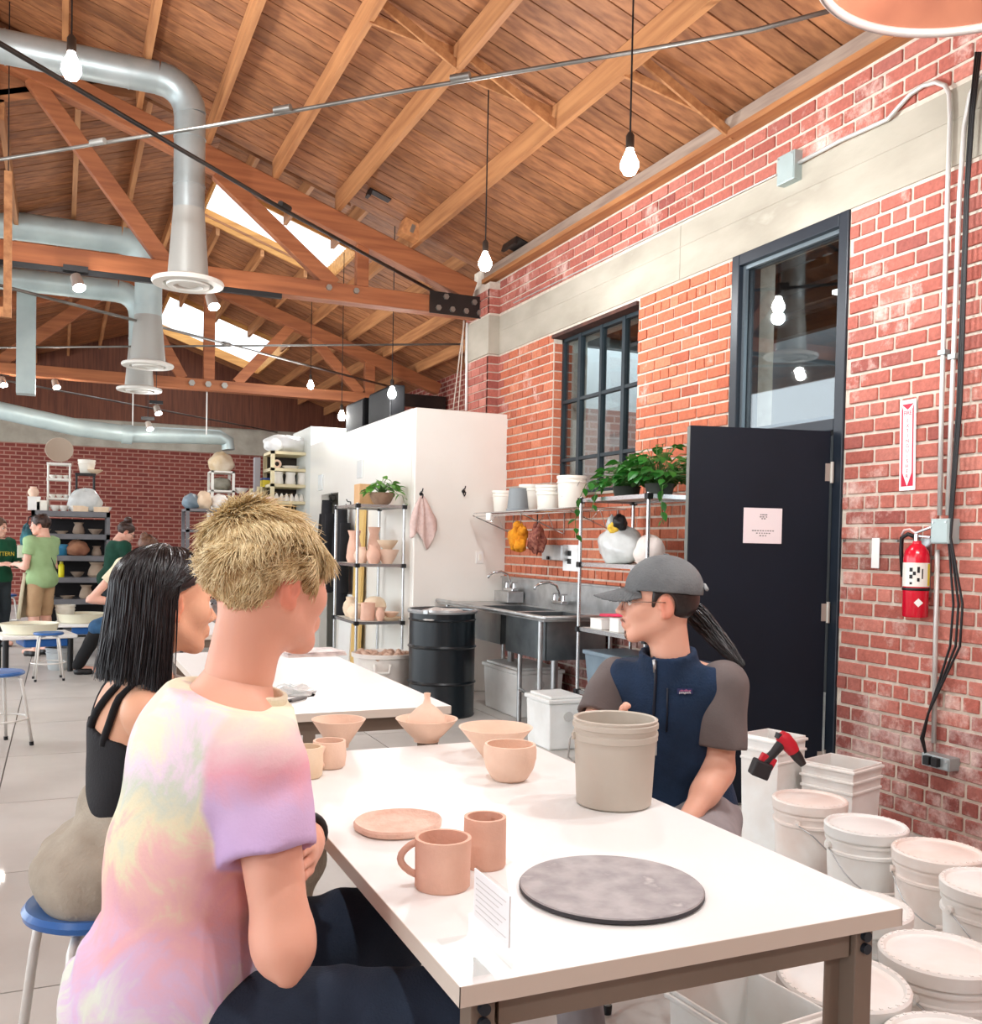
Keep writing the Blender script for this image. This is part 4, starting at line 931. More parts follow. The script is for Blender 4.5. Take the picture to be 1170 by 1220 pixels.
# coats on the side wall
JAC = mat('black_cloth', (16, 16, 20), (26, 26, 30), rough=.9, scale=6, bump=.4, bscale=20)
def jacket(x, y0, y1, label, txt=False, ww=.2):
    p = onx(x, y0, BXX-.08); b = onx(x, y1, BXX-.08); t = thing('jacket', label, 'jacket', (BXX-.03, p.y, b.z))
    q = MB(); vs = []; N1 = 14; N2 = 20; hgt = p.z-b.z
    for j in range(N2+1):
        v = j/N2; wd = ww*(.28+.72*min(1, v*3)**.6)
        for i in range(N1):
            a = 2*math.pi*i/N1; k = 1+.12*math.sin(3*a+4*v)
            vs.append((-.07+.06*k*math.cos(a), wd*k*math.sin(a), hgt*(1-v)))
    q.add(vs, [(j*N1+i, j*N1+(i+1) % N1, (j+1)*N1+(i+1) % N1, (j+1)*N1+i) for j in range(N2) for i in range(N1)]+[tuple(range(N1)), tuple(range(N2*N1+N1-1, N2*N1-1, -1))])
    o = q.build('jacket_body', JAC, t, smooth=True)
    MB().tube([(-.07, ww*.85, hgt*.85), (-.09, ww*1.05, hgt*.55), (-.08, ww*1.0, hgt*.22)], [.06, .055, .05], 10).build('sleeve', JAC, t, smooth=True)
    MB().tube([(-.07, -ww*.85, hgt*.85), (-.09, -ww*1.05, hgt*.55), (-.08, -ww*1.0, hgt*.22)], [.06, .055, .05], 10).build('sleeve', JAC, t, smooth=True)
    hook((BXX, p.y, p.z+.02), 'black hook carrying '+label, (-1, 0, 0))
jacket(392, 596, 706, 'black jacket hanging nearest the doorway of the white room', ww=.17)
jacket(410, 604, 735, 'black jacket hanging behind the pottery rack', ww=.17)
t = thing('plywood_board', 'tall yellow plywood board leaning on the white room behind the pottery rack', 'board', (2.99, 10.5, 0)); MB().box(-.0, .03, -.16, .16, 0, 1.95).build('plywood', mat('plywood', (224, 190, 120), (212, 174, 104), rough=.7, scale=2, stretch=(6, 6, .6)), t); t.rotation_euler = (0, .025, 0)
MB().box(-.004, 0, -.03, .03, 1.1, 1.16).build('knot', mat('knot', (150, 110, 60), rough=.8), t)
t = thing('leaning_board', 'white board standing beside the plywood behind the pottery rack', 'board', (2.97, 10.95, 0)); MB().box(0, .03, -.3, .2, 0, .85).build('board', WHITE, t); t.rotation_euler = (0, .05, 0); MB().box(-.003, 0, -.2, .0, .7, .78).build('label_strip', INK, t)
# speakers on top
for i, (xa, xb, yt, lab) in enumerate(((413, 434, 483, 'left black loudspeaker on the white room roof'), (440, 467, 470, 'larger black loudspeaker on the white room roof'))):
    X = 3.45; a, b = onx(xa, yt, X), onx(xb, yt, X); ya, yb = b.y, a.y
    t = thing('loudspeaker', lab, 'speaker', (X, (ya+yb)/2, BZT)); d = (yb-ya)/2; hh = max(.3, a.z-BZT)
    MB().box(0, .16, -d, d, 0, hh).build('cabinet', mat('speaker_black', (16, 16, 18), rough=.85, spec=.2), t, bevel=.015); MB().box(-.012, 0, -d+.03, d-.03, .03, hh-.03).build('grille', mat('grille', (30, 30, 32), rough=.8, bump=.5, bscale=300), t)
# hoses / strings at the pilaster
conduit('conduit', [(556.5, 385), (556, 440), (555.5, 489)], .014, WHITE, 'white vertical pipe on the edge of the brick pilaster', PX-.02)
for k, pts in enumerate(([(555, 372), (548, 420), (540, 488)], [(553, 374), (550, 430), (546, 489)])):
    conduit('loose_rope', pts, .006, mat('cord_white', (206, 196, 184), rough=.7), ('loose pale cord slanting down beside the pilaster', 'loose pale cord hanging straighter beside the pilaster')[k], PX-.04-.02*k, 'cord')
# ---- pottery rack by the white room
QX0, QX1, QY0, QY1 = 2.56, 3.02, 8.92, 9.72
ql = [onx(428.5, y, QX0).z for y in (742, 672, 600)]
rack('pottery_rack', 'narrow chrome rack of bisque pots against the white room', QX0, QX1, QY0, QY1, ql, ql[-1]+.01)
CL = [CLAY, CLAYP, CREAM]
def pot(name, label, cat, c, prof, mt, parts=(), wob=None, n=32, group=None):
    """prof: outer profile bottom->top; an inner wall is added"""
    t = thing(name, label, cat, c, group=group)
    th = .006; inner = [(max(r-th, .004), z) for r, z in reversed(prof)]
    inner = [(r, max(z, .008)) for r, z in inner]
    P = [(0, .0)]+list(prof)+inner+[(0, .008)]
    MB().lathe(P, n, wob=wob).build('body', mt, t, smooth=50)
    return t
BOWLP = lambda r, h: [(r*.42, 0), (r*.44, h*.06), (r*.7, h*.4), (r*.9, h*.75), (r, h)]
JARP = lambda r, h: [(r*.6, 0), (r*.9, h*.25), (r, h*.45), (r*.85, h*.7), (r*.55, h*.85), (r*.62, h)]
VASEP = lambda r, h: [(r*.8, 0), (r, h*.15), (r*.85, h*.5), (r*.6, h*.8), (r*.85, h)]
CYLP = lambda r, h: [(r*.95, 0), (r, h*.04), (r*.97, h*.5), (r, h)]
PLATEP = lambda r, h: [(r*.6, 0), (r*.65, h*.3), (r*.95, h*.75), (r, h)]
def rp(px, py, zi, X): d = ray(px, py); k = X/d.x; return V(X, d.y*k, ql[zi])
mz, bz = ql[1], ql[0]
items = [
 ('vase', 'tall pinkish vase on the middle shelf of the pottery rack', (2.68, 9.45), 1, VASEP(.08, .32), CLAY),
 ('vase', 'squat cream vase in front on the middle shelf of the pottery rack', (2.68, 9.2), 1, JARP(.075, .16), CLAYP),
 ('vase', 'slender brown vase at the back of the middle pottery rack shelf', (2.9, 9.5), 1, VASEP(.075, .36), CLAY),
 ('jar', 'round jar beside the stacked bowls on the pottery rack', (2.75, 9.02), 1, JARP(.07, .18), CLAY),
 ('bowl', 'wide footed bowl under a stacked bowl on the middle pottery rack shelf', (2.9, 9.06), 1, BOWLP(.115, .14), CLAYP),
 ('jar', 'lidded cream jar at the far end of the lower pottery rack shelf', (2.68, 9.55), 0, JARP(.08, .2), CREAM),
 ('jar', 'round cream jar at the front of the lower pottery rack shelf', (2.66, 9.3), 0, JARP(.085, .15), CREAM),
 ('pot', 'straight clay pot on the lower pottery rack shelf', (2.72, 9.08), 0, CYLP(.07, .17), CLAY),
 ('bottle', 'small pointed clay bottle on the lower pottery rack shelf', (2.82, 9.0), 0, JARP(.045, .13), CLAY),
 ('bowl', 'clay bowl standing behind the small bottle on the lower pottery rack shelf', (2.85, 9.28), 0, BOWLP(.12, .12), CLAYP),
 ('plate', 'wide pale plate on the lower pottery rack shelf', (2.94, 9.05), 0, PLATEP(.125, .03), CREAM)]
for (nm, lab, (x, y), lv, pr, mt) in items: pot(nm, lab, nm, (x, y, ql[lv]), pr, mt)
pot('bowl', 'rimmed bowl stacked on top of the wide footed bowl', 'bowl', (2.9, 9.06, ql[1]+.141), BOWLP(.105, .09), CREAM)
pot('bowl', 'small bowl stacked on the wide pale plate', 'bowl', (2.94, 9.05, ql[0]+.031), BOWLP(.085, .05), CLAYP)
t = thing('bowl', 'rounded cream bowl turned upside down on the clay bowl of the lower shelf', 'bowl', (2.85, 9.28, ql[0]+.121)); MB().lathe([(.115, 0), (.112, .03), (.09, .07), (.05, .095), (0, .1)], 28).build('shell', CREAM, t, smooth=50)
t = thing('wood_box', 'pale wooden box on top of the pottery rack', 'box', (2.82, 9.5, ql[2])); PINE = mat('pine', (218, 176, 130), (204, 160, 112), rough=.7, scale=3, stretch=(6, 6, .6)); MB().box(-.11, .02, -.1, .1, 0, .22).build('carcass', PINE, t, bevel=.004); MB().box(.022, .12, -.1, .1, 0, .14).build('step', PINE, t, bevel=.004)
t = thing('potted_plant', 'small leafy plant in a round stone bowl on top of the pottery rack', 'plant', (2.84, 9.08, ql[2]))
MB().lathe([(0, .0), (.06, 0), (.09, .03), (.115, .08), (.118, .12), (.105, .12), (.1, .09), (0, .09)], 28).build('bowl_pot', mat('stone_pot', (150, 122, 100), (128, 100, 82), rough=.8, scale=12), t, smooth=40)
plant(t, (0, 0, .1), 46, (.17, .17), .2, .075, LEAFL, trail=[[(.08, -.04, .12), (.19, -.06, .1), (.22, -.07, .0)], [(-.08, -.03, .12), (-.19, -.03, .12)]], seed=8)
# ---- drum and tub
DRUMM = mat('drum_paint', (10, 19, 25), (14, 25, 31), rough=.34, coat=.15, scale=3)
dc = (2.97, 7.72); R = .28
t = thing('steel_drum', 'black steel drum used as a bin in front of the sink', 'drum', (*dc, 0))
MB().lathe([(0, .0), (R, 0), (R+.006, .01), (R, .02), (R, .27), (R+.014, .285), (R, .30), (R, .57), (R+.014, .585), (R, .60), (R, .80), (R+.01, .81), (R, .82), (R, .88), (R-.008, .88), (R-.012, .05), (0, .05)], 48).build('shell', DRUMM, t, smooth=40)
MB().lathe([(R-.004, .872), (R+.016, .868), (R+.02, .885), (R+.012, .9), (R-.006, .898)], 48).build('clamp_ring', mat('ring_grey', (168, 172, 174), rough=.3, metal=.6), t, smooth=40)
MB().add(*blob((0, 0, .82), .2, seed=3, sq=(1.1, 1.1, .35), amp=.3)).build('liner_bag', mat('liner', (196, 190, 184), rough=.35, bump=.6, bscale=20), t, smooth=True)
MB().cbox((-R*.75, -R*.68, .885), .05, .04, .03, .7).build('ring_latch', STEEL, t)
tc_ = V(2.62, 8.25, 0)
t = thing('waste_tub', 'round white tub full of clay scraps beside the steel drum', 'tub', tc_)
MB().lathe([(0, 0), (.21, 0), (.22, .01), (.262, .44), (.28, .445), (.282, .475), (.268, .48), (.255, .46), (.215, .02), (0, .02)], 40).build('tub_shell', mat('tub_white', (226, 222, 214), (214, 206, 198), rough=.5), t, smooth=40)
q = MB(); 
for i in range(90):
    a, r = random.uniform(0, 6.28), .24*math.sqrt(random.random()); vs, fs = blob((r*math.cos(a), r*math.sin(a), .44+random.uniform(0, .025)), random.uniform(.015, .035), n=5, seed=i); q.add(vs, fs)
o = q.build('clay_scraps', mat('scraps', (206, 176, 156), (180, 146, 126), rough=.95, scale=20), t, smooth=True); o['kind'] = 'stuff'
for a in (-1.9, 1.2):
    MB().tube([(.275*math.cos(a-.25), .275*math.sin(a-.25), .40), (.3*math.cos(a-.2), .3*math.sin(a-.2), .33), (.3*math.cos(a+.2), .3*math.sin(a+.2), .33), (.275*math.cos(a+.25), .275*math.sin(a+.25), .40)], .014, 8).build('handle', MATS['tub_white'], t, smooth=True)
# ================================================================ TABLES AND WHAT STANDS ON THEM
TT = .88
TOPM = mat('table_laminate', (242, 244, 243), (236, 237, 234), rough=.28, scale=2.0, detail=6)
EDGE = mat('table_edge_shaded', (214, 202, 188), rough=.4)  # beige puts the shade on the table edges into their colour
LEGM = mat('table_frame_paint', (128, 112, 98), (118, 102, 88), rough=.45, scale=4)
def table(label, x0, x1, y0, y1):
    t = thing('work_table', label, 'table', ((x0+x1)/2, (y0+y1)/2, 0)); W = dict(parent=t, world=True); th = .028
    MB().box(x0+.001, x1-.001, y0+.001, y1-.001, TT-th, TT).build('top', TOPM, **W)
    MB().box(x0, x1, y0, y0+.0012, TT-th, TT-.0005).box(x0, x1, y1-.0012, y1, TT-th, TT-.0005).box(x0, x0+.0012, y0, y1, TT-th, TT-.0005).box(x1-.0012, x1, y0, y1, TT-th, TT-.0005).build('shaded_edge', EDGE, **W)
    zb = TT-th
    for y, s in ((y0+.03, 1), (y1-.03, -1)):
        MB().box(x0+.07, x1-.08, y+s*.004-.003, y+s*.004+.003, zb-.05, zb-.001).box(x0+.07, x1-.08, y+s*.004, y+s*.03, zb-.05, zb-.045).build('end_rail', LEGM, **W)
        for x, sx in ((x0+.025, 1), (x1-.075, -1)):
            l = MB().box(x, x+.036, y-.008, y+.03 if s > 0 else y+.008, 0, zb-.001).box(x-.0 if sx > 0 else x-.03, x+.066 if sx > 0 else x+.036, y+(.026 if s > 0 else -.03), y+(.03 if s > 0 else -.026), 0, zb-.001).build('leg', LEGM, bevel=.003, **W)
            if s > 0:
                for dz in (.016, .036): MB().cyl((x+.018, y-.008, zb-dz), (x+.018, y-.016, zb-dz), .0085, n=16).build('bolt', DARK, l, smooth=40, world=True)
    for x in (x0+.05, x1-.06): MB().box(x-.003, x+.003, y0+.05, y1-.05, zb-.05, zb-.001).build('side_rail', LEGM, **W)
    return t
table('white-topped work table with the grey bucket and clay mugs on it', .474, 1.24, 1.145, 2.575)
table('white-topped work table beyond the bowls, near the white tub', .50, 1.262, 3.175, 5.05)
def on_t(x, y): return onz(x, y, TT)
# grey bat
p = on_t(728, 1061); t = thing('wheel_bat', 'round dark grey wheel bat lying on the table', 'bat', (p.x, p.y, TT)); R = .152
BATM = mat('bat_grey', (174, 170, 170), (146, 142, 143), rough=.6, scale=22, c3=(198, 193, 191), bump=.1, bscale=60, detail=9)
MB().lathe([(0, .0005), (R-.004, .0005), (R, .004), (R, .009), (R-.002, .011), (0, .011)], 72).build('disc', BATM, t, smooth=40)
MB().lathe([(R-.0035, .0003), (R+.0006, .003), (R+.0006, .0085), (R-.001, .0095)], 72).build('dark_rim', mat('bat_edge', (52, 50, 54), rough=.6), t, smooth=40)
# acrylic sign holder
a, b = on_t(573, 1124), on_t(618, 1168); d = (b-a); L = d.length; az = math.atan2(d.y, d.x)
t = thing('sign_holder', 'small clear acrylic sign holder with a printed card on the table', 'sign', (a.x+.004, a.y+.03, TT), az)
MB().box(0, L, -.0015, .0015, .002, .102).build('upright_sheet', ACR, t); MB().box(0, L, -.06, .0, .0005, .003).build('foot_sheet', ACR, t)
cd_ = MB().box(.002, L-.002, -.0045, -.0025, .03, .1).build('card', mat('card_white', (240, 240, 240), rough=.7), t)
q = MB()
for i in range(7): q.box(.01, L-.012-(i % 3)*.012, -.0050, -.0046, .088-i*.008, .0893-i*.008)
q.build('printed_lines', mat('print_pale', (202, 200, 198), rough=.8), cd_)
# mugs and bowls
def handle(t, c, az, r, h0, h1, mt, out=.03, th=.006):
    x0 = r*.97; q = MB(); P = []
    for k in range(9):
        u = k/8; P.append((x0-.004+out*math.sin(math.pi*u)**.8, 0, h1+(h0-h1)*u))
    o = MB().tube(P, th, 8).build('handle', mt, t, smooth=True); o.rotation_euler = (0, 0, az); return o
def ridges(t_, z): return .004*math.sin(z*420)
p = on_t(527, 1056); m_ = pot('mug', 'wide terracotta mug with throwing rings on the table', 'mug', (p.x, p.y, TT), [(.043, 0), (.046, .004), (.046, .03), (.0465, .06), (.047, .083)], CLAY, wob=ridges, n=40)
handle(m_, None, math.radians(165), .046, .02, .078, CLAY)
p = on_t(577, 1031); m_ = pot('mug', 'tall terracotta mug behind the wide mug on the table', 'mug', (p.x, p.y, TT), [(.036, 0), (.038, .004), (.038, .04), (.0375, .088)], CLAY, wob=ridges, n=40)
handle(m_, None, math.radians(40), .038, .03, .08, CLAYP)
p = on_t(474, 986); t = thing('plate', 'irregular oval clay plate on the table', 'plate', (p.x, p.y, TT)); R = .088
wobp = lambda a, z: .05*math.sin(2*a+.6)+.025*math.sin(3*a+1.2)+.012*math.sin(7*a)
MB().lathe([(0, .0005), (R*.93, .0005), (R*.99, .004), (R, .012), (R*.97, .016), (R*.9, .012), (R*.86, .009), (R*.5, .0085), (0, .008)], 56, wob=wobp).build('dish', mat('plate_clay', (228, 188, 168), (236, 204, 186), rough=.85, scale=30, bump=.3, bscale=90), t, smooth=40)
p = on_t(607, 929); pot('cup', 'rounded clay cup in front of the large flared bowl', 'cup', (p.x, p.y, TT), [(.036, 0), (.044, .006), (.058, .03), (.0645, .055), (.0645, .075), (.062, .088)], CLAYP, n=40, wob=ridges)
p = on_t(590, 902); pot('bowl', 'large flared pale bowl at the far end of the table', 'bowl', (p.x, p.y, TT), [(.034, 0), (.038, .006), (.062, .036), (.085, .064), (.1, .082)], CLAYP, n=44)
p = on_t(508, 883); pot('bowl', 'conical clay bowl holding a small bottle vase', 'bowl', (p.x, p.y, TT), [(.036, 0), (.037, .008), (.05, .02), (.074, .046), (.09, .066)], CLAYP, n=44)
t = thing('bottle_vase', 'small onion-shaped bottle vase sitting in the conical bowl', 'vase', (p.x, p.y, TT+.014)); MB().lathe([(0, 0), (.035, .0), (.052, .012), (.06, .035), (.052, .06), (.03, .082), (.012, .095), (.008, .11), (.01, .125), (.007, .126), (.005, .11), (0, .11)], 36).build('body', CLAYP, t, smooth=50)
p = on_t(403, 890); pot('bowl', 'small flared clay bowl next to the handled mug', 'bowl', (p.x, p.y, TT), [(.028, 0), (.03, .01), (.05, .04), (.075, .078)], CLAYP, n=40)
p = on_t(392, 914); m_ = pot('mug', 'low clay mug with a pulled handle near the left edge of the table', 'mug', (p.x, p.y, TT), [(.034, 0), (.04, .006), (.043, .03), (.041, .068)], CLAYP, n=40); handle(m_, None, math.radians(235), .043, .012, .06, CLAYP, .025)
p = on_t(366, 926); pot('cup', 'pale clay cup half hidden by the tie-dye sleeve', 'cup', (p.x, p.y, TT), [(.03, 0), (.036, .006), (.038, .04), (.037, .075)], CREAM, n=36)
# grey bucket on the table
GBK = mat('bucket_grey', (194, 187, 174), (184, 177, 164), rough=.55, scale=6, bump=.06, bscale=40)
p = on_t(731, 957); t = thing('bucket', 'grey plastic bucket standing on the table in front of the person in the vest', 'bucket', (p.x, p.y, TT))
h = .193; r0, r1 = .083, .091
MB().lathe([(0, .0), (r0-.006, 0), (r0, .005), (r1-.001, h-.048), (r1+.003, h-.046), (r1+.003, h-.034), (r1, h-.032), (r1, h-.022), (r1+.004, h-.02), (r1+.004, h-.01), (r1+.001, h-.008), (r1+.0025, h-.002), (r1-.001, h), (r1-.005, h-.003), (r0-.005, .006), (0, .006)], 64).build('shell', GBK, t, smooth=40)
az = math.radians(-20)
for s in (-1, 1):
    MB().cyl((s*(r1-.002), 0, h-.04), (s*(r1+.008), 0, h-.04), .008, n=12).build('ear', GBK, t, smooth=40)
hd = MB().tube([(r1+.006, 0, h-.04), (r1+.01, -.01, h-.045), (r1+.012, -.015, h-.09), (r1*.8, -.07, h-.115), (r1*.3, -r1-.012, h-.125), (-r1*.3, -r1-.012, h-.125), (-r1*.8, -.07, h-.115), (-r1-.012, -.015, h-.09), (-r1-.006, 0, h-.04)], .0022, 8).build('wire_handle', STEEL, t, smooth=True)
t.rotation_euler = (0, 0, math.radians(168))
# clutter on the far table
p = on_t(372, 779); t = thing('magazine_stack', 'low stack of printed magazines at the far end of the second table', 'magazines', (p.x, p.y, TT), .1)
for i in range(3): MB().box(-.16, .14, -.12+.01*i, .12, .0005+.006*i, .006+.006*i).build('magazine', mat('mag%d' % i, ((196, 178, 170), (180, 168, 166), (170, 150, 146))[i], (226, 214, 208), rough=.4, scale=18), t)
p = on_t(345, 826); t = thing('plastic_wrap', 'crumpled clear plastic sheet on the second table behind the blond head', 'plastic', (p.x, p.y, TT)); MB().add([(v[0], v[1], max(.001, v[2]*.3)) for v in blob((0, 0, .0), .09, n=10, seed=5, amp=.4)[0]], blob((0, 0, 0), .09, n=10, seed=5, amp=.4)[1]).build('sheet', BAGM, t)
p = on_t(352, 833); t = thing('rib_tool', 'small dark grey rib tool on the second table', 'tool', (p.x, p.y-.03, TT), .8); MB().box(-.05, .05, -.012, .012, .0005, .01).build('blade', mat('tool_grey', (110, 108, 106), rough=.6), t, bevel=.003); MB().cyl((-.04, 0, .005), (-.07, 0, .005), .006, n=8).build('grip', BLACK, t)
t = thing('red_cup', 'bright red cup on the bench behind the women', 'cup', dep(258, 745, 7.2)); t.location.z = .9
# ================================================================ FLOOR PAILS BY THE WALL
PAILW = mat('pail_white', (236, 238, 235), (226, 222, 215), rough=.42, scale=5, bump=.03)
PAILP = mat('pail_clay_stained', (236, 231, 225), (226, 212, 202), rough=.5, scale=6)
_pm = {}
def floor_pail(label, x, y, mt, lid=True, open_gap=0, baz=0, lidm=None, handle_front=True):
    t = thing('pail', label, 'pail', (x, y, 0)); h = .365; r0, r1 = .132, .148
    MB().lathe([(0, 0), (r0-.006, 0), (r0, .008), (r1-.002, h-.095), (r1+.006, h-.09), (r1+.006, h-.08), (r1, h-.076), (r1, h-.052), (r1+.006, h-.05), (r1+.006, h-.04), (r1, h-.036), (r1, h), (r1-.006, h), (r0-.006, .012), (0, .012)], 48).build('shell', mt, t, smooth=40)
    if lid:
        l = MB().lathe([(r1+.001, h-.03), (r1+.009, h-.03), (r1+.011, h+.006), (r1+.006, h+.012), (r1-.004, h+.012), (r1-.01, h+.005), (r1-.03, h+.004), (r1-.035, h+.007), (0, h+.008)], 48).build('lid', lidm or mt, t, smooth=40)
        if open_gap: l.rotation_euler = (open_gap, 0, 0); l.location = (0, 0, .02)
        q = MB()
        for k in range(36):
            a = 2*math.pi*k/36; q.cbox(((r1+.001)*math.cos(a), (r1+.001)*math.sin(a), h+.0125), .006, .008, .003, a)
        o = q.build('lid_tabs', lidm or mt, l)
    P = []
    for k in range(13):
        a = math.pi*k/12; P.append((math.cos(a)*(r1+.012), -math.sin(a)*(r1*.3)-(.0 if k in (0, 12) else .118*math.sin(a)**.5), h-.07-.15*math.sin(a)))
    b = MB().tube(P, .003, 6).build('bail_handle', STEEL, t, smooth=True); b.rotation_euler = (0, 0, baz)
    b2 = MB().cyl(P[5], P[7], .008, n=10).build('grip', mt, b, smooth=40)
    for s in (-1, 1): e = MB().cyl((s*(r1-.002), 0, h-.07), (s*(r1+.014), 0, h-.07), .014, n=12).build('ear', mt, b, smooth=40)
    return t
def lidp(x, y): p = onz(x, y, .375); return p.x, p.y
floor_pail('clay-stained pail with a rough lid beside the square buckets', *lidp(965, 951), PAILP, baz=.5)
floor_pail('white pail with a smooth lid against the brick wall', *lidp(1032, 982), PAILW, lidm=PLAST, baz=-.3)
floor_pail('pinkish pail with a stained lid below the socket box', *lidp(1118, 1013), PAILP, baz=-.6)
floor_pail('white pail at the end of the row along the brick wall', *lidp(1182, 1052), PAILW, baz=-.2)
floor_pail('white lidded pail just behind the corner of the near table', *lidp(1022, 1079), PAILW, baz=.1)
floor_pail('white lidded pail in the second row standing clear of the table', *lidp(1121, 1135), PAILW, baz=.3)
floor_pail('white pail with its lid ajar under the table end rail', *lidp(998, 1172), PAILW, open_gap=.05, baz=.0)
floor_pail('white lidded pail in the front row beyond the table leg', *lidp(1142, 1246), PAILW, baz=.2)
def square_pail(label, x, y, w_, h, rz, rims=1, open_top=True):
    t = thing('square_pail', label, 'pail', (x, y, 0), rz); q = MB(); k = .88
    def ring(s, z): return [(sx*w_/2*s, sy*w_/2*s, z) for sx, sy in ((-1, -1), (1, -1), (1, 1), (-1, 1))]
    vs = ring(k, 0)+ring(1, h)+ring(.95, h)+ring(k-.04, .02)
    q.add(vs, [(3, 2, 1, 0)]+[(i, (i+1) % 4, 4+(i+1) % 4, 4+i) for i in range(4)]+[(4+i, 4+(i+1) % 4, 8+(i+1) % 4, 8+i) for i in range(4)]+[(8+i, 8+(i+1) % 4, 12+(i+1) % 4, 12+i) for i in range(4)]+[(12, 13, 14, 15)])
    q.build('shell', PAILW, t, bevel=.012)
    for i in range(rims):
        z = h-.01-i*.05; f = w_/2*(1+.012) - .004*i
        MB().box(-f-.008, f+.008, -f-.008, -f+.004, z-.014, z).box(-f-.008, f+.008, f-.004, f+.008, z-.014, z).box(-f-.008, -f+.004, -f, f, z-.014, z).box(f-.004, f+.008, -f, f, z-.014, z).build('rim', PAILW, t, bevel=.004)
    return t
square_pail('tall square white bin carrying the drill beside the navy door', 3.2, 3.78, .22, .55, .25, 3)
square_pail('square white buckets nested together beside the tall bin', 3.42, 3.55, .27, .45, .3, 3)
square_pail('square white bin on the floor under the near table', *onz(890, 1190, .42).xy, .25, .42, .1, 1)
# drill
Zd = 4.4
def dp(x, y, o=0): return dep(x, y, Zd+o)
c = dp(925, 900); t = thing('cordless_drill', 'red and black cordless drill lying on the white bins', 'drill', c)
DRED = mat('drill_red', (186, 24, 42), rough=.4); DBLK = mat('drill_black', (34, 32, 34), rough=.5)
W = dict(parent=t, world=True)
up_ = (RF*-1)
MB().beam(dp(896, 912), dp(916, 920), .075, .075, up=up_).build('battery', DBLK, bevel=.008, **W)
MB().beam(dp(905, 903), dp(922, 912), .06, .035, up=up_).build('battery_cap', DRED, bevel=.006, **W)
MB().tube([dp(911, 909), dp(922, 897), dp(931, 886)], [.022, .02, .024], 12).build('grip', DBLK, smooth=40, **W)
MB().tube([dp(929, 876), dp(934, 880), dp(942, 890), dp(946, 896)], [.026, .034, .034, .028], 16).build('motor_housing', DRED, smooth=40, **W)
MB().tube([dp(945, 895), dp(951, 903), dp(957, 911)], [.026, .024, .016], 14).build('chuck', DBLK, smooth=40, **W)
MB().tube([dp(930, 874), dp(928, 880)], [.022, .022], 12).build('motor_cap', DBLK, smooth=40, **W)
# ================================================================ BIG PENDANT SHADE over the near wall
pc = dep(1178, -62, 3.0); Rs = .5
t = thing('dome_pendant', 'large shallow round pendant shade with a silver rim over the wall corner', 'lamp', pc)
MB().lathe([(Rs, 0), (Rs*.85, .07), (Rs*.55, .13), (Rs*.2, .16), (.05, .165), (.05, .171), (Rs*.2, .166), (Rs*.55, .136), (Rs*.86, .075), (Rs+.004, .004)], 64).build('shade', mat('shade_copper', (122, 76, 56), (104, 62, 46), rough=.4, metal=.2, scale=3), t, smooth=40)
MB().tube([(Rs*math.cos(a), Rs*math.sin(a), 0) for a in np.linspace(0, 2*math.pi, 72, endpoint=False)], .016, 10, closed=True).build('rim', mat('shade_rim', (190, 186, 180), rough=.3, metal=.8), t, smooth=True)
MB().cyl((0, 0, .16), (0, 0, 4.28+S*(4.05-pc.x)-pc.z), .006, n=8).build('cord', CABLE, t)
bp_ = dep(1118, -4, 2.95)-pc
b_ = obj('bulb', MB().lathe([(0, -.09), (.03, -.08), (.045, -.05), (.04, -.02), (.02, .03), (.018, .05), (0, .05)], 20).mesh('bulb'), LITB, t, smooth=True); b_.location = (bp_.x, bp_.y, .05)
MB().cyl((bp_.x, bp_.y, .09), (bp_.x, bp_.y, .15), .02, n=12).build('socket', SOCK, t)
d = bpy.data.lights.new('bulb_light', 'POINT'); d.energy = 22; d.color = (.97, .985, 1); d.shadow_soft_size = .06
o = bpy.data.objects.new('bulb_light', d); COL.objects.link(o); o.parent = t; o.location = (bp_.x, bp_.y, -.1)
# ================================================================ STOOLS
BLUE = mat('seat_blue', (44, 104, 172), (36, 92, 160), rough=.35, coat=.3)
SLEG = mat('stool_leg_white', (222, 220, 214), rough=.35, metal=.2)
def make_stool(h=.62, label='', group=None):
    t = thing('stool', label, 'stool', (0, 0, 0), group=group); R = .165
    MB().lathe([(0, h-.035), (R-.02, h-.035), (R, h-.025), (R+.003, h-.012), (R-.006, h), (R-.03, h-.004), (0, h-.008)], 40).build('seat', BLUE, t, smooth=40)
    for k in range(4):
        a = math.pi/4+k*math.pi/2; c, s = math.cos(a), math.sin(a)
        MB().tube([(c*.06, s*.06, h-.045), (c*.125, s*.125, h-.05), (c*.145, s*.145, h-.075), (c*.155, s*.155, h-.13), (c*.215, s*.215, .015)], .0115, 10).build('leg', SLEG, t, smooth=True)
        MB().cyl((c*.215, s*.215, 0), (c*.213, s*.213, .03), .015, n=10).build('foot_cap', BLACK, t, smooth=40)
    MB().tube([(.19*math.cos(a), .19*math.sin(a), .22) for a in np.linspace(0, 2*math.pi, 36, endpoint=False)], .008, 8, closed=True).build('foot_ring', SLEG, t, smooth=True)
    return t
stool = make_stool(.60, 'blue-seated stool under the person in the black tank top'); stool.location = (.09, 2.45, 0); stool.rotation_euler = (0, 0, .35)
dup(stool, (.13, 1.62, 0), .2, 'blue-seated stool under the blond person in the tie-dye shirt')
dup(stool, (1.77, 2.52, 0), .5, 'blue-seated stool under the person in the grey cap', scale=(1, 1, .9))
p = onz(58, 752, .49); S2 = dup(stool, (p.x, p.y, 0), .1, 'white-legged stool in front of the wheel with the wide cream pan', scale=(.85, .85, .8))
p = onz(2, 797, .53); dup(stool, (p.x-.02, p.y, 0), .6, 'blue-seated stool standing alone on the open floor', scale=(1, 1, .86))
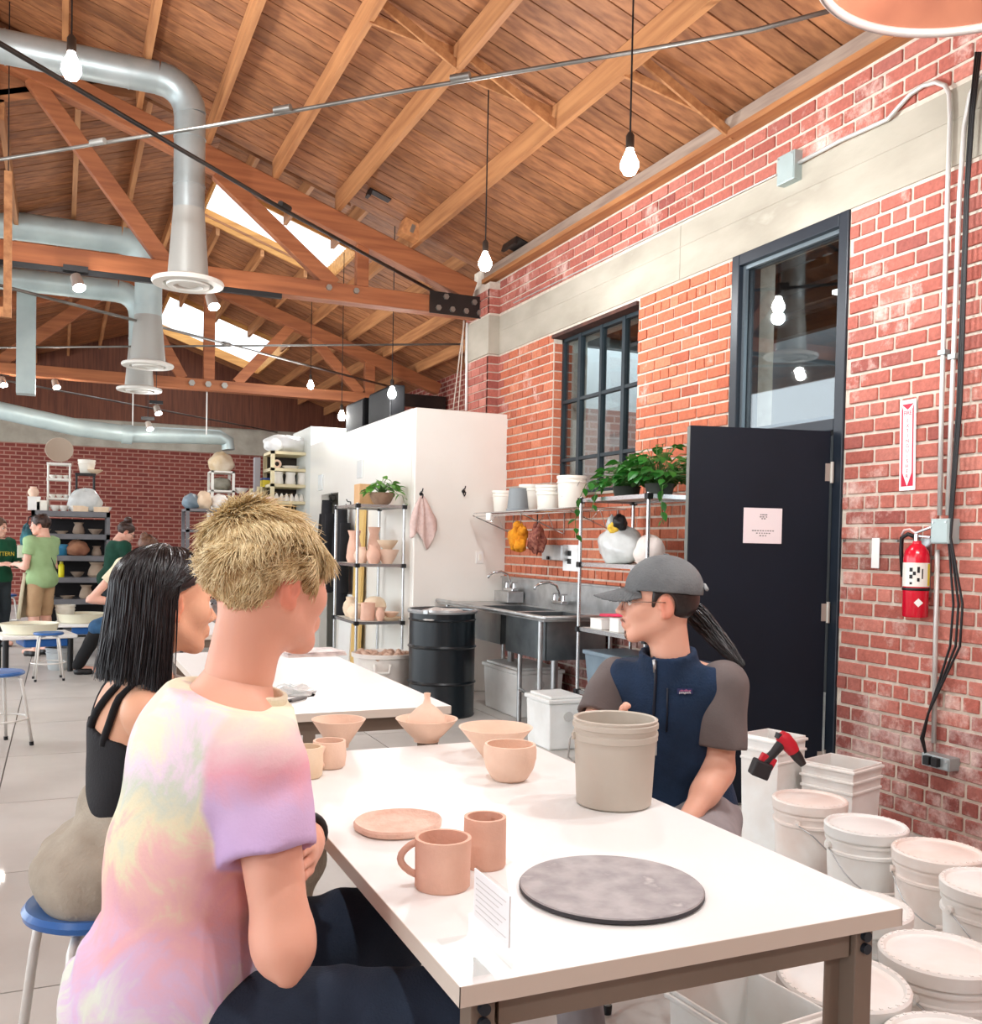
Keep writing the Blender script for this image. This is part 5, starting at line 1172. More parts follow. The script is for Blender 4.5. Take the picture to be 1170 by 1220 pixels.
p = onz(5, 708, .6); dup(stool, (p.x, p.y, 0), .4, 'blue-seated stool in front of the person in the green sweatshirt')
# ================================================================ BACKGROUND
SHM = mat('shelving_grey', (112, 112, 116), (100, 100, 104), rough=.5)
def shelving(name, label, x0, x1, y0, y1, levels, mt, post=.03, back=True, deck=.03, lab2=None):
    t = thing(name, label, 'shelving', ((x0+x1)/2, (y0+y1)/2, 0)); W = dict(parent=t, world=True); h = max(levels)
    for x in (x0, x1-post):
        for y in (y0, y1-post): MB().box(x, x+post, y, y+post, 0, h).build('post', mt, **W)
    for z in levels: MB().box(x0, x1, y0, y1, z-deck, z).build('shelf', mt, **W)
    return t
YS = 15.2
a, b = ony(37, 640, YS), ony(131, 640, YS)
lv = [ony(80, y, YS).z for y in (714, 688, 662, 636, 609)]
shelving('metal_shelving', 'grey metal shelving crowded with pots against the far brick wall', a.x, b.x, YS, YS+.6, [.1]+lv, SHM, .05, deck=.075)
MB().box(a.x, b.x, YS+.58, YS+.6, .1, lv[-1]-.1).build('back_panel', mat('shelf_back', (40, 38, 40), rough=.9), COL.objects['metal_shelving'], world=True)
DULL = [mat('dull_clay_a', (150, 132, 116), rough=.9), mat('dull_clay_b', (176, 156, 136), rough=.9), mat('dull_clay_c', (120, 108, 100), rough=.9), mat('dull_clay_d', (196, 186, 170), rough=.85)]
rnd = random.Random(11); W_ = b.x-a.x
profs = [BOWLP, JARP, CYLP, PLATEP, VASEP]
names = ['bowl', 'jar', 'pot', 'plate', 'vase']
lvn = ['bottom', 'second', 'third', 'fourth']
for li in range(4):
    x = ony((45, 84, 108, 45)[li], 640, YS).x+.05
    while x < b.x-.12:
        k = rnd.randrange(5); r = rnd.uniform(.07, .13); h = {0: r*.8, 1: r*1.5, 2: r*1.5, 3: .04, 4: r*2}[k]; h = min(h, .22)
        pot(names[k], 'dull clay %s on the %s shelf of the grey metal shelving' % (names[k], lvn[li]), names[k], (x+r*.5, YS+.16+rnd.uniform(0, .04), lv[li]), profs[k](r, h), rnd.choice(DULL), n=18, group='dull %ss on the %s grey shelf' % (names[k], lvn[li]))
        x += r*2+.05
p = ony(73, 684, YS+.1); t = thing('water_bottle', 'bright yellow water bottle on the grey metal shelving', 'bottle', (p.x, YS+.1, lv[1])); MB().lathe([(0, 0), (.038, 0), (.04, .01), (.04, .17), (.025, .19), (0, .19)], 20).build('body', mat('yellow_bottle', (222, 214, 20), rough=.4), t, smooth=40); MB().lathe([(0, .19), (.024, .19), (.024, .225), (0, .23)], 16).build('cap', mat('yellow_cap', (196, 190, 60), rough=.4), t, smooth=40)
p = ony(72, 655, YS+.12); t = thing('blue_tub', 'blue plastic tub on the grey metal shelving', 'tub', (p.x, YS+.14, lv[2])); pail(.09, .11, .16, mat('tub_blue', (46, 122, 160), rough=.4), root=t)
p = ony(92, 650, YS+.1); bag('paper_sack', 'brown paper sack on the grey metal shelving', p.x, YS+.12, lv[2], .16, .1, .24, mat('kraft', (166, 120, 92), (140, 92, 72), rough=.9, bump=.5), 4)
# things on top of the shelving
zt2 = lv[-1]
def topx(px): return ony(px, 600, YS+.25).x
def small_rack(label, px0, px1, ytop, shelves, mt):
    x0, x1 = ony(px0, 600, YS+.2).x, ony(px1, 600, YS+.2).x; zt = ony(60, ytop, YS+.2).z
    t = thing('table_rack', label, 'rack', ((x0+x1)/2, YS+.3, zt2)); W = dict(parent=t, world=True)
    for x in (x0, x1):
        for y in (YS+.18, YS+.42): MB().cyl((x, y, zt2), (x, y, zt), .014, n=8).build('post', mt, **W)
    for f in shelves: z = zt2+(zt-zt2)*f; MB().box(x0-.02, x1+.02, YS+.16, YS+.44, z-.03, z).build('shelf', mt, **W)
    return t, x0, x1, zt
WRK = mat('white_rack', (228, 226, 218), rough=.5)
_, x0, x1, zr = small_rack('white wire rack with plates on top of the metal shelving', 57, 83, 551, (.28, .68, 1), WRK)
t = thing('platter', 'large round platter standing on the white wire rack', 'platter', ((x0+x1)/2, YS+.3, zr)); o = MB().lathe([(0, 0), (.1, 0), (.17, .02), (.19, .03), (.185, .035), (.1, .01), (0, .008)], 32).build('disc', mat('platter', (176, 158, 140), rough=.6), t, smooth=40); o.rotation_euler = (1.25, 0, 0); o.location = (0, 0, .185)
for i, f in enumerate((.28, .68)):
    z = zt2+(zr-zt2)*f
    for j in range(3): pot('bowl', 'white bowl on the %s tier of the white wire rack' % ('lower', 'upper')[i], 'bowl', (x0+.06+j*.09, YS+.27, z), BOWLP(.05, .05), WCER, n=16, group='white bowls on the %s wire rack tier' % ('lower', 'upper')[i])
_, x0, x1, zr2 = small_rack('black framed rack under a clear bag on top of the metal shelving', 91, 112, 562, (.6, 1), BLACK)
t = thing('bucket', 'white bucket high on top of the metal shelving', 'bucket', (topx(103), YS+.3, zr2)); pail(.09, .115, .2, PL2, root=t)
pot('bowl', 'wide cream bowl beside the high white bucket', 'bowl', (topx(112), YS+.26, zr2), BOWLP(.12, .06), CREAM, n=20)
bag('plastic_bag', 'clear bag draped over the black framed rack', topx(101), YS+.1, zt2, .24, .1, .36, BAGM, 21)
for i, (px, w_, h_, mt) in enumerate(((41, .16, .19, WHITE), (50, .14, .14, PL2), (96, .2, .08, CREAM), (120, .2, .07, CREAM))):
    t = thing('carton', ('square white box at the end of the metal shelving top', 'cream box next to the white box on the metal shelving', 'low cream box in front of the clear bag', 'flat cream box at the near end of the shelving top')[i], 'box', (topx(px), YS+.1, zt2)); MB().box(-w_/2, w_/2, -.08, .08, 0, h_).build('body', mt, t, bevel=.005); MB().box(-w_/2-.004, w_/2+.004, -.084, .084, h_-.02, h_+.004).build('lid', mt, t)
pot('jar', 'clay jar on the white box on the metal shelving', 'jar', (topx(40), YS+.1, zt2+.195), JARP(.075, .14), CLAYP, n=20)
for i, px in enumerate((66, 76, 88, 126)): pot('bowl', 'small white bowl on the edge of the metal shelving top', 'bowl', (topx(px), YS+.1, zt2), BOWLP(.08, .08), WCER, n=18, group='small white bowls on the shelving top')
# teal kite-like bag by the shelving
p = ony(31, 640, YS-.2); t = thing('hanging_bag', 'teal and black bag hanging at the end of the metal shelving', 'bag', (p.x, YS-.06, p.z-.2)); MB().add(*blob((0, 0, .18), .15, seed=8, sq=(.5, .3, 1.3))).build('bag_body', mat('teal_bag', (60, 130, 140), (16, 30, 40), rough=.7, scale=7), t, smooth=True); MB().tube([(0, 0, .35), (.03, 0, .48), (.12, .05, .52)], .01, 6).build('strap', BLACK, t)
# pottery wheels
WBL = mat('wheel_blue', (30, 92, 164), rough=.4); WPAN = mat('splash_pan', (232, 228, 204), rough=.45)
def wheel(label, x, y, rz, bk=False):
    t = thing('pottery_wheel', label, 'pottery wheel', (x, y, 0), rz)
    MB().box(-.32, .42, -.3, .3, .36, .4).build('deck', WHITE, t, bevel=.01); MB().box(-.1, .38, -.24, .24, .27, .36).build('housing', WBL, t, bevel=.02)
    MB().lathe([(.19, .401), (.255, .405), (.29, .5), (.296, .51), (.28, .512), (.25, .42), (.19, .412)], 36).build('splash_pan', WPAN, t, smooth=40)
    MB().cyl((0, 0, .4), (0, 0, .47), .03, n=12).build('shaft', STEEL, t); MB().cyl((0, 0, .47), (0, 0, .485), .165, n=32).build('wheel_head', STEEL, t, smooth=40)
    for lx, ly in ((-.27, -.24), (-.27, .24), (.36, -.24), (.36, .24)): MB().cyl((lx, ly, 0), (lx, ly, .36), .03, n=12).build('leg', BLACK, t, smooth=40)
    return t
p = onz(36, 806, 0); wheel('pottery wheel with a wide cream splash pan behind the low stool', p.x-.02, p.y+.5, .2)
p = onz(92, 779, 0); w2 = wheel('pottery wheel with a blue housing in front of the person in the cream tee', p.x+.05, p.y-.1, -.1)
t = thing('bucket', 'small white bucket standing on the edge of the second wheel', 'bucket', (p.x-.14, p.y+.1, .4)); pail(.09, .11, .2, PL2, root=t)
p = onz(70, 803, 0); t = thing('bucket', 'translucent bucket on the floor under the low stool', 'bucket', (p.x, p.y+.4, 0)); pail(.11, .13, .24, mat('clear_bucket', (190, 196, 196), rough=.3), root=t)
# third table with a red bottle
TB3 = table('white-topped bench behind the two seated women', -.0+.42, .96, 5.95, 7.2)
red = COL.objects['red_cup']; p = on_t(258, 752); red.location = (p.x, 6.05, TT)
MB().lathe([(0, 0), (.034, 0), (.036, .03), (.02, .05), (.022, .085), (.028, .09), (0, .095)], 20).build('body', RED, red, smooth=40)
MB().lathe([(0, .095), (.016, .095), (.014, .11), (0, .112)], 14).build('knob', RED, red, smooth=40)
# cream shelving beyond the doorway
YC = 13.35; x0, x1 = ony(323, 560, YC).x, ony(370, 560, YC).x
cl = [ony(345, y, YC).z for y in (597, 577, 558, 538)]
CRM = mat('cream_shelf', (222, 210, 172), (212, 198, 160), rough=.6)
shelving('cream_shelving', 'cream wooden shelving of white pots beyond the white room', x0, x1, YC, YC+.6, [.15, .55, .95]+cl, CRM, .05, deck=.04)
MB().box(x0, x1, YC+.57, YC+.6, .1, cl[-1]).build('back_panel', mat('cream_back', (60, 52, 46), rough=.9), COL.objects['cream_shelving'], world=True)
n = 6
for i in range(n):
    x = x0+.1+(x1-x0-.2)*i/(n-1); t = thing('cone_pot', 'white cone on the lower cream shelf', 'ceramic', (x, YC+.1, cl[0])); MB().lathe([(0, 0), (.035, 0), (.036, .04), (.012, .1), (0, .11)], 14).build('body', WCER, t, smooth=40); MB().lathe([(.037, .0), (.042, .004), (.037, .012)], 14).build('foot', WCER, t); t['group'] = 'white cones on the cream shelf'
for i in range(3): pot('pot', 'white flared pot on the middle cream shelf', 'pot', (x0+.12+i*.17, YC+.12, cl[1]), [(.06, 0), (.075, .02), (.06, .12), (.075, .17)], WCER, n=20, group='white flared pots on the cream shelf')
pot('plate', 'white platter on the upper cream shelf', 'plate', (x0+.3, YC+.14, cl[2]), PLATEP(.12, .04), WCER, n=24)
t = thing('ceramic_ring', 'ring-shaped ceramic on the upper cream shelf', 'ceramic', (x0+.1, YC+.1, cl[2])); MB().tube([(.045*math.cos(a_), 0, .06+.045*math.sin(a_)) for a_ in np.linspace(0, 2*math.pi, 24, endpoint=False)], .016, 8, closed=True).build('ring', CLAYP, t, smooth=True); MB().box(-.03, .03, -.02, .02, 0, .008).build('foot', CLAYP, t)
bag('plastic_bag', 'heap of white plastic bags on top of the cream shelving', (x0+x1)/2-.02, YC+.25, cl[3], .32, .2, .26, mat('white_bag', (240, 240, 238), (226, 226, 222), rough=.35, bump=.6, bscale=14), 31)
bag('plastic_bag', 'smaller white bag slumped at the end of the cream shelving top', x0+.06, YC+.12, cl[3], .12, .12, .2, MATS['white_bag'], 33)
# side shelf left of it with yellow box
x2 = ony(309, 560, YC+.7).x
shelving('narrow_shelving', 'narrow cream shelf stack with a yellow box beside the cream shelving', x2-.06, x0-.08, YC+.35, YC+.95, [.3, .8, 1.2]+[ony(316, y, YC+.35).z for y in (580,)], CRM, .04)
p = ony(319, 572, YC+.4); t = thing('carton', 'yellow box with a blue lid on the narrow shelf', 'box', (p.x, YC+.5, ony(316, 580, YC+.35).z)); MB().box(-.07, .06, -.08, .08, 0, .1).build('body', mat('yellow_box', (226, 206, 60), rough=.5), t, bevel=.004); MB().box(-.072, .062, -.082, .082, .1, .13).build('lid', mat('blue_lid', (60, 84, 150), rough=.5), t, bevel=.004)
tag(MB().box(x2-.12, x2-.04, YC+.4, YC+.5, 0, ony(308, 545, YC+.4).z).build('grey_post', mat('grey_post', (150, 146, 150), rough=.6)), 'plain grey post beside the narrow cream shelf', 'post')
# white rack further back
YR = 17.0; x0, x1 = ony(252, 560, YR).x, ony(280, 560, YR).x
rl2 = [ony(266, y, YR).z for y in (584, 561)]
shelving('white_shelving', 'thin white shelving of wrapped pots under the pale pipe outlet', x0, x1, YR, YR+.5, [.4, .9]+rl2, WRK, .04)
bag('wrapped_pot', 'big wrapped pot on top of the thin white shelving', (x0+x1)/2, YR+.25, rl2[1], .21, .18, .36, mat('wrap_brown', (196, 172, 136), (216, 204, 184), rough=.6, bump=.5, bscale=12, scale=4), 41, 'pot')
bag('wrapped_pot', 'grey wrapped pot on the lower tier of the thin white shelving', (x0+x1)/2, YR+.25, rl2[0], .19, .18, .24, mat('wrap_grey', (150, 146, 132), (130, 126, 112), rough=.6, bump=.5, bscale=12), 43, 'pot')
p = ony(288, 584, YR); t = pot('bowl', 'white leaf-shaped bowl beside the thin white shelving', 'bowl', (p.x, YR+.1, p.z-.05), BOWLP(.14, .09), WCER, n=20)
# shelf with bags seen over the blond head
YQ = 12.0; x0, x1 = ony(222, 600, YQ).x, ony(335, 600, YQ).x; zq = ony(270, 602, YQ).z
shelving('storage_shelving', 'low crowded shelving behind the blond head', x0, x1, YQ, YQ+.5, [.2, .7, zq-.3, zq-.05], SHM, .04)
for i, px in enumerate((228, 243, 262, 300, 320)):
    p = ony(px, 600, YQ+.2); bag('wrapped_pot', ('blue-topped bundle at the end of the low shelving', 'wrapped cream pot on the low shelving', 'rounded wrapped pot in the middle of the low shelving', 'white wrapped pot on the low shelving', 'pale wrapped pot by the post on the low shelving')[i], p.x, YQ+.22, zq-.05, .1, .12, .2+.03*(i % 2), [BLG, CREAM, WCER, WHITE, CLAYP][i], 50+i, 'pot')
# wooden frame hanging at the left of the first truss
t = thing('wooden_hanger', 'light wooden frame hanging in front of the first truss', 'frame', ony(5, 375, 9.0)); W = dict(parent=t, world=True)
a, b = ony(10, 205, 9.0), ony(10, 370, 9.0)
MB().box(a.x-.03, a.x+.03, 8.97, 9.03, b.z-.06, a.z).build('upright', PUR, **W); MB().box(a.x-.62, a.x-.56, 8.97, 9.03, b.z-.06, a.z).build('upright', PUR, **W)
MB().box(a.x-.56, a.x-.03, 8.97, 9.03, b.z-.06, b.z+.02).build('lower_rail', PUR, **W)
MB().cyl((a.x, 9, a.z), (a.x, 9, rz1(a.x)), .005, n=6).cyl((a.x-.59, 9, a.z), (a.x-.59, 9, rz1(a.x-.59)), .005, n=6).build('hanger', CABLE, **W)
# ================================================================ PEOPLE (implicit surfaces polygonised)
def A3(v): return np.array([v[0], v[1], v[2]], dtype=np.float64)
def cap(P, a, b, ra, rb):
    a = A3(a); b = A3(b); ba = b-a; h = np.clip(((P-a) @ ba)/max(ba @ ba, 1e-12), 0, 1)
    return np.linalg.norm(P-a-h[:, None]*ba, axis=1)-(ra+(rb-ra)*h)
def ell(P, c, r, R=None):
    q = P-A3(c)
    if R is not None: q = q @ R
    r = np.array(r); k0 = np.linalg.norm(q/r, axis=1); k1 = np.linalg.norm(q/(r*r), axis=1)+1e-9
    return k0*(k0-1)/k1
def smin(a, b, k):
    h = np.clip(.5+.5*(b-a)/k, 0, 1); return b+(a-b)*h-k*h*(1-h)
def smax(a, b, k): return -smin(-a, -b, k)
def surf(fn, lo, hi, cell):
    """naive surface nets with a narrow band"""
    lo = np.array(lo, float); hi = np.array(hi, float); B = 6
    nb = np.maximum(1, np.ceil((hi-lo)/(cell*B)).astype(int)); n = nb*B+1
    g = [lo[i]+(np.arange(nb[i])+.5)*B*cell for i in range(3)]
    C = np.stack(np.meshgrid(*g, indexing='ij'), -1).reshape(-1, 3); dc = fn(C)
    act = np.abs(dc) < B*cell*1.3
    Vv = np.repeat(np.repeat(np.repeat(np.sign(dc).reshape(nb), B, 0), B, 1), B, 2)
    full = np.ones(n); full[:-1, :-1, :-1] = Vv; full[-1] = 1; full[:, -1] = 1; full[:, :, -1] = 1
    idx = np.argwhere(act.reshape(nb))
    if len(idx) == 0: return np.zeros((0, 3)), []
    o = np.stack(np.meshgrid(*[np.arange(B)]*3, indexing='ij'), -1).reshape(-1, 3)
    G = (idx[:, None, :]*B+o[None]).reshape(-1, 3)
    d = np.empty(len(G))
    for s in range(0, len(G), 200000): d[s:s+200000] = fn(lo+G[s:s+200000]*cell)
    full[G[:, 0], G[:, 1], G[:, 2]] = d
    neg = full < 0
    c = np.zeros(tuple(n-1), int)
    for dx in (0, 1):
        for dy in (0, 1):
            for dz in (0, 1): c += neg[dx:n[0]-1+dx, dy:n[1]-1+dy, dz:n[2]-1+dz]
    cells = np.argwhere((c > 0) & (c < 8)); idm = -np.ones(tuple(n-1), int); idm[tuple(cells.T)] = np.arange(len(cells))
    acc = np.zeros((len(cells), 3)); cnt = np.zeros(len(cells))
    cor = [(x, y, z) for x in (0, 1) for y in (0, 1) for z in (0, 1)]
    for i, p in enumerate(cor):
        for q in cor[i+1:]:
            if sum(abs(p[k]-q[k]) for k in range(3)) != 1: continue
            va = full[tuple((cells+p).T)]; vb = full[tuple((cells+q).T)]; m = (va < 0) != (vb < 0)
            t = np.where(m, va/np.where(m, va-vb, 1), 0); pt = np.array(p)+t[:, None]*(np.array(q)-np.array(p))
            acc[m] += pt[m]; cnt[m] += 1
    Vx = lo+(cells+acc/np.maximum(cnt, 1)[:, None])*cell
    quads = []
    for ax in range(3):
        u, v = (ax+1) % 3, (ax+2) % 3
        s0 = [slice(0, n[i]-1) for i in range(3)]; s1 = [slice(0, n[i]-1) for i in range(3)]
        s1[ax] = slice(1, n[ax]); e = neg[tuple(s0)] != neg[tuple(s1)]
        E = np.argwhere(e); E = E[(E[:, u] > 0) & (E[:, v] > 0)]
        if len(E) == 0: continue
        du = np.zeros(3, int); du[u] = 1; dv = np.zeros(3, int); dv[v] = 1
        q = np.stack([idm[tuple((E-du-dv).T)], idm[tuple((E-dv).T)], idm[tuple(E.T)], idm[tuple((E-du).T)]], 1)
        fl_ = neg[tuple(E.T)]; q[~fl_] = q[~fl_][:, ::-1]
        q = q[(q >= 0).all(1)]; quads.append(q)
    return Vx, np.concatenate(quads)
def np_obj(name, parts, material, parent=None, cols=None, thick=0):
    """parts: list of (verts, quads[, colour]) joined into one mesh"""
    vs = []; fs = []; cs = []; n = 0
    for p in parts:
        v, f = p[0], p[1]; vs.append(v); fs += (np.asarray(f)+n).tolist(); n += len(v); cs.append(p[2] if len(p) > 2 else np.ones((len(v), 3)))
    v = np.concatenate(vs)
    if parent is not None:
        inv = np.array(wmat(parent).inverted()); v = v @ inv[:3, :3].T+inv[:3, 3]
    me = bpy.data.meshes.new(name); me.from_pydata(v.tolist(), [], fs); me.update()
    ca = me.color_attributes.new('Col', 'FLOAT_COLOR', 'POINT'); c = np.concatenate(cs); ca.data.foreach_set('color', np.concatenate([c, np.ones((len(c), 1))], 1).ravel())
    return obj(name, me, material, parent, smooth=True)
def skin_mat(name, tone):
    m = mat(name, tone, rough=.5, sss=.0, bump=.04, bscale=220, spec=.35); nt = m.node_tree; N = nt.nodes; L = nt.links; b = N['Principled BSDF']
    at = N.new('ShaderNodeAttribute'); at.attribute_name = 'Col'; mx = N.new('ShaderNodeMixRGB'); mx.blend_type = 'MULTIPLY'; mx.inputs[0].default_value = 1; mx.inputs[2].default_value = lin(tone)
    L.new(at.outputs['Color'], mx.inputs[1]); L.new(mx.outputs[0], b.inputs['Base Color'])
    b.inputs['Subsurface Weight'].default_value = .12; b.inputs['Subsurface Radius'].default_value = (.012, .005, .003); b.inputs['Subsurface Scale'].default_value = 1
    return m
# ---- head (local: x forward, y left, z up, origin between the ears)
def head_fn(fem=False, jaw=1.0):
    def f(P):
        d = ell(P, (-.014, 0, .036), (.098, .077, .086))
        d = smin(d, ell(P, (.03, 0, -.022), (.064, .06*(.96 if fem else 1), .086)), .03)
        for s in (-1, 1):
            d = smin(d, cap(P, (.0, s*.047, -.05), (.06, s*.018, -.093), .021*jaw, .016*jaw), .03)
            d = smin(d, ell(P, (.058, s*.038, -.018), (.028, .026, .028)), .025)
        d = smin(d, cap(P, (.07, -.012, -.098), (.07, .012, -.098), .017*jaw, .017*jaw), .02)
        d = smin(d, cap(P, (.08, -.03, .022), (.08, .03, .022), .011, .011), .02)
        for s in (-1, 1): d = smax(d, -ell(P, (.098, s*.032, .002), (.016, .02, .013)), .012)
        d = smin(d, cap(P, (.087, 0, .014), (.113, 0, -.028), .007, .0095), .01)
        for s in (-1, 1): d = smin(d, ell(P, (.1, s*.0105, -.033), (.011, .0085, .008)), .007)
        d = smin(d, ell(P, (.086, 0, -.062), (.016, .026, .02)), .012)
        d = smin(d, cap(P, (.094, -.016, -.058), (.0985, 0, -.0555), .0045, .006), .006); d = smin(d, cap(P, (.094, .016, -.058), (.0985, 0, -.0555), .0045, .006), .006)
        d = smin(d, cap(P, (.093, -.013, -.069), (.093, .013, -.069), .006, .006), .006)
        d = smax(d, -cap(P, (.105, -.022, -.0632), (.105, .022, -.0632), .004, .004), .004)
        for s in (-1, 1):
            c, sn = math.cos(.25), math.sin(.25)
            Re = np.array([[c, 0, sn], [0, 1, 0], [-sn, 0, c]])
            e = ell(P, (-.016, s*.079, -.004), (.019, .0075, .032), Re); e = smax(e, -ell(P, (-.011, s*.0865, .0), (.0105, .0065, .02), Re), .005)
            e = smin(e, ell(P, (-.01, s*.077, -.03), (.009, .007, .01)), .008)
            e = smin(e, ell(P, (.0, s*.0765, -.006), (.006, .005, .01)), .006)
            d = smin(d, e, .008)
        d = smin(d, cap(P, (-.028, 0, -.03), (-.048, 0, -.15), .056*(.88 if fem else 1), .058*(.86 if fem else 1)), .035)
        return d
    return f
def head_mesh(fem, cell=.0042):
    v, q = surf(head_fn(fem, .95 if fem else 1.0), (-.13, -.1, -.2), (.135, .1, .135), cell)
    c = np.ones((len(v), 3))
    def blend(mask, col): c[:] = c*(1-mask[:, None])+np.array(col)*mask[:, None]
    lip = np.clip(1-np.abs(v[:, 2]+.063)/.011, 0, 1)*np.clip(1-np.abs(v[:, 1])/.024, 0, 1)*(v[:, 0] > .086); blend(np.clip(lip*2, 0, 1), (.86, .58, .58))
    ear = np.clip((np.abs(v[:, 1])-.072)/.01, 0, 1)*(np.abs(v[:, 0]+.01) < .035); blend(ear, (1.0, .74, .70))
    ck = np.clip(1-np.linalg.norm((v-np.array([.07, 0, -.02]))/np.array([.04, .07, .035]), axis=1), 0, 1); blend(ck*.6, (1.0, .82, .80))
    return v, q, c
HEADS = {f: head_mesh(f) for f in (False, True)}
def head_R(bearing, pitch=0, roll=0):
    """columns forward, left, up; bearing from +Y towards +X"""
    b = math.radians(bearing); fw = Vector((math.sin(b), math.cos(b), 0)); lf = Vector((-math.cos(b), math.sin(b), 0)); up = Vector((0, 0, 1))
    M = Matrix((fw, lf, up)).transposed(); M = M @ Matrix.Rotation(math.radians(pitch), 3, 'Y') @ Matrix.Rotation(math.radians(roll), 3, 'X')
    return np.array(M)
def place(v, R, o, s=1): return v @ (R.T)*s+np.array(o)
def eyes_brows(t, R, o, s=1, brow=(40, 30, 26), iris=(60, 40, 30), only=None):
    q1 = MB(); q2 = MB(); q3 = MB(); q4 = MB()
    for sd in (-1, 1):
        c = (.0805, sd*.031, .002); prof = [(0, -.0125)]+[(.0125*math.sin(a), -.0125*math.cos(a)) for a in np.linspace(.3, 2.84, 9)]+[(0, .0125)]
        q1.lathe(prof, 16, c); q2.lathe([(0, -.006), (.0045, -.0045), (.006, 0), (.0045, .0045), (0, .006)], 12, (.0882, sd*.032, .002))
        q3.tube([(.094, sd*.012, .022), (.094, sd*.028, .0255), (.083, sd*.047, .0215)], [.0028, .0034, .0016], 6)
        q4.tube([(.0935, sd*.018, .004), (.097, sd*.03, .0085), (.087, sd*.044, .004)], .0016, 5)
    for q, nm, mt in ((q1, 'eyeballs', mat('eye_white', (232, 228, 222), rough=.2)), (q2, 'irises', mat('iris_%d' % iris[0], iris, rough=.15)), (q3, 'eyebrows', mat('brow_%d_%d' % brow[:2], brow, rough=.9)), (q4, 'eyelashes', mat('lash', (24, 18, 16), rough=.8))):
        v = place(np.array(q.v), R, o, s); q.v = [tuple(x) for x in v]; q.build(nm, mt, t, smooth=True, world=True)
# ---- strands
def strands(name, paths, r, material, parent, jit=.15, seed=0):
    """paths: array (n, m, 3) -> one mesh of thin tapering three-sided locks"""
    rs = np.random.RandomState(seed); n, m, _ = paths.shape
    T = np.gradient(paths, axis=1); T /= np.linalg.norm(T, axis=2, keepdims=True)+1e-9
    ref = rs.normal(size=(n, 1, 3)); U = np.cross(T, ref); U /= np.linalg.norm(U, axis=2, keepdims=True)+1e-9; W = np.cross(T, U)
    prof = r*(1-np.linspace(0, 1, m)**3*.8); prof = prof[None, :, None]*rs.uniform(1-jit*3, 1+jit*3, (n, 1, 1))
    vs = np.stack([paths+prof*(U*math.cos(a)+W*math.sin(a)) for a in (0, 2.094, 4.189)], 2)
    idx = np.arange(n*m*3).reshape(n, m, 3); F_ = []
    for k in range(3):
        l = (k+1) % 3; F_.append(np.stack([idx[:, :-1, k], idx[:, :-1, l], idx[:, 1:, l], idx[:, 1:, k]], -1).reshape(-1, 4))
    o = np_obj(name, [(vs.reshape(-1, 3), np.concatenate(F_))], material, parent); o['kind'] = 'stuff'; return o
def hair_mat(name, c1, c2, rough=.45):
    return mat(name, c1, c2, rough=rough, scale=60, detail=2, spec=.6)
# ---- bodies
def basis(fw, up):
    fw = Vector(fw).normalized(); up = Vector(up).normalized(); lf = up.cross(fw).normalized(); fw = lf.cross(up).normalized()
    return np.array([lf, fw, up]).T
def torso(P, J, infl=0, k=.05, fem=False):
    up = J['neck']-J['pelvis']; L = up.length; R = basis(J['fw'], up); pv, nk = J['pelvis'], J['neck']; w = J.get('w', 1)
    def at(u, f=0): return pv+up*u+Vector(R[:, 1])*f
    d = ell(P, at(0.02), (.17*w+infl, .125*w+infl, .125+infl), R)
    d = smin(d, ell(P, at(.34, .0), (.142*w+infl, .105*w+infl, .17+infl), R), k)
    d = smin(d, ell(P, at(.66, -.005), (.165*w+infl, .112*w+infl, .17+infl), R), k)
    d = smin(d, ell(P, at(.82, -.02), (.15*w+infl, .095*w+infl, .10+infl), R), k)
    for s in ('L', 'R'):
        d = smin(d, cap(P, J['neck']-up*.04, J['sh'+s], .05+infl, .052+infl), k)
    if fem:
        for s in (-1, 1): d = smin(d, ell(P, at(.60, .075)+Vector(R[:, 0])*(s*.075), (.06+infl, .05+infl, .06+infl), R), .03)
    return d
def limbs(P, J, infl=0, arms=True, legs=True, k=.02):
    d = np.full(len(P), 9.)
    f = J.get('arm', 1)
    if arms:
        for s in ('L', 'R'):
            a, b, c = J['sh'+s], J['el'+s], J['wr'+s]
            d = np.minimum(d, smin(smin(cap(P, a, b, .052*f+infl, .039*f+infl), cap(P, b, c, .04*f+infl, .027*f+infl), k), cap(P, b.lerp(c, .12), b.lerp(c, .4), .041*f+infl, .039*f+infl), .03))
            tip = b+(b*2-a-c).normalized()*.042; d = smin(d, cap(P, b, tip, .03*f+infl, .014*f+infl), .02)
    if legs:
        for s in ('L', 'R'):
            a, b, c = J['hip'+s], J['kn'+s], J['an'+s]
            d = np.minimum(d, smin(smin(cap(P, a, b, .088+infl, .06+infl), cap(P, b, c, .058+infl, .038+infl), k), cap(P, b.lerp(c, .15), b.lerp(c, .4), .058+infl, .055+infl), .03))
    return d
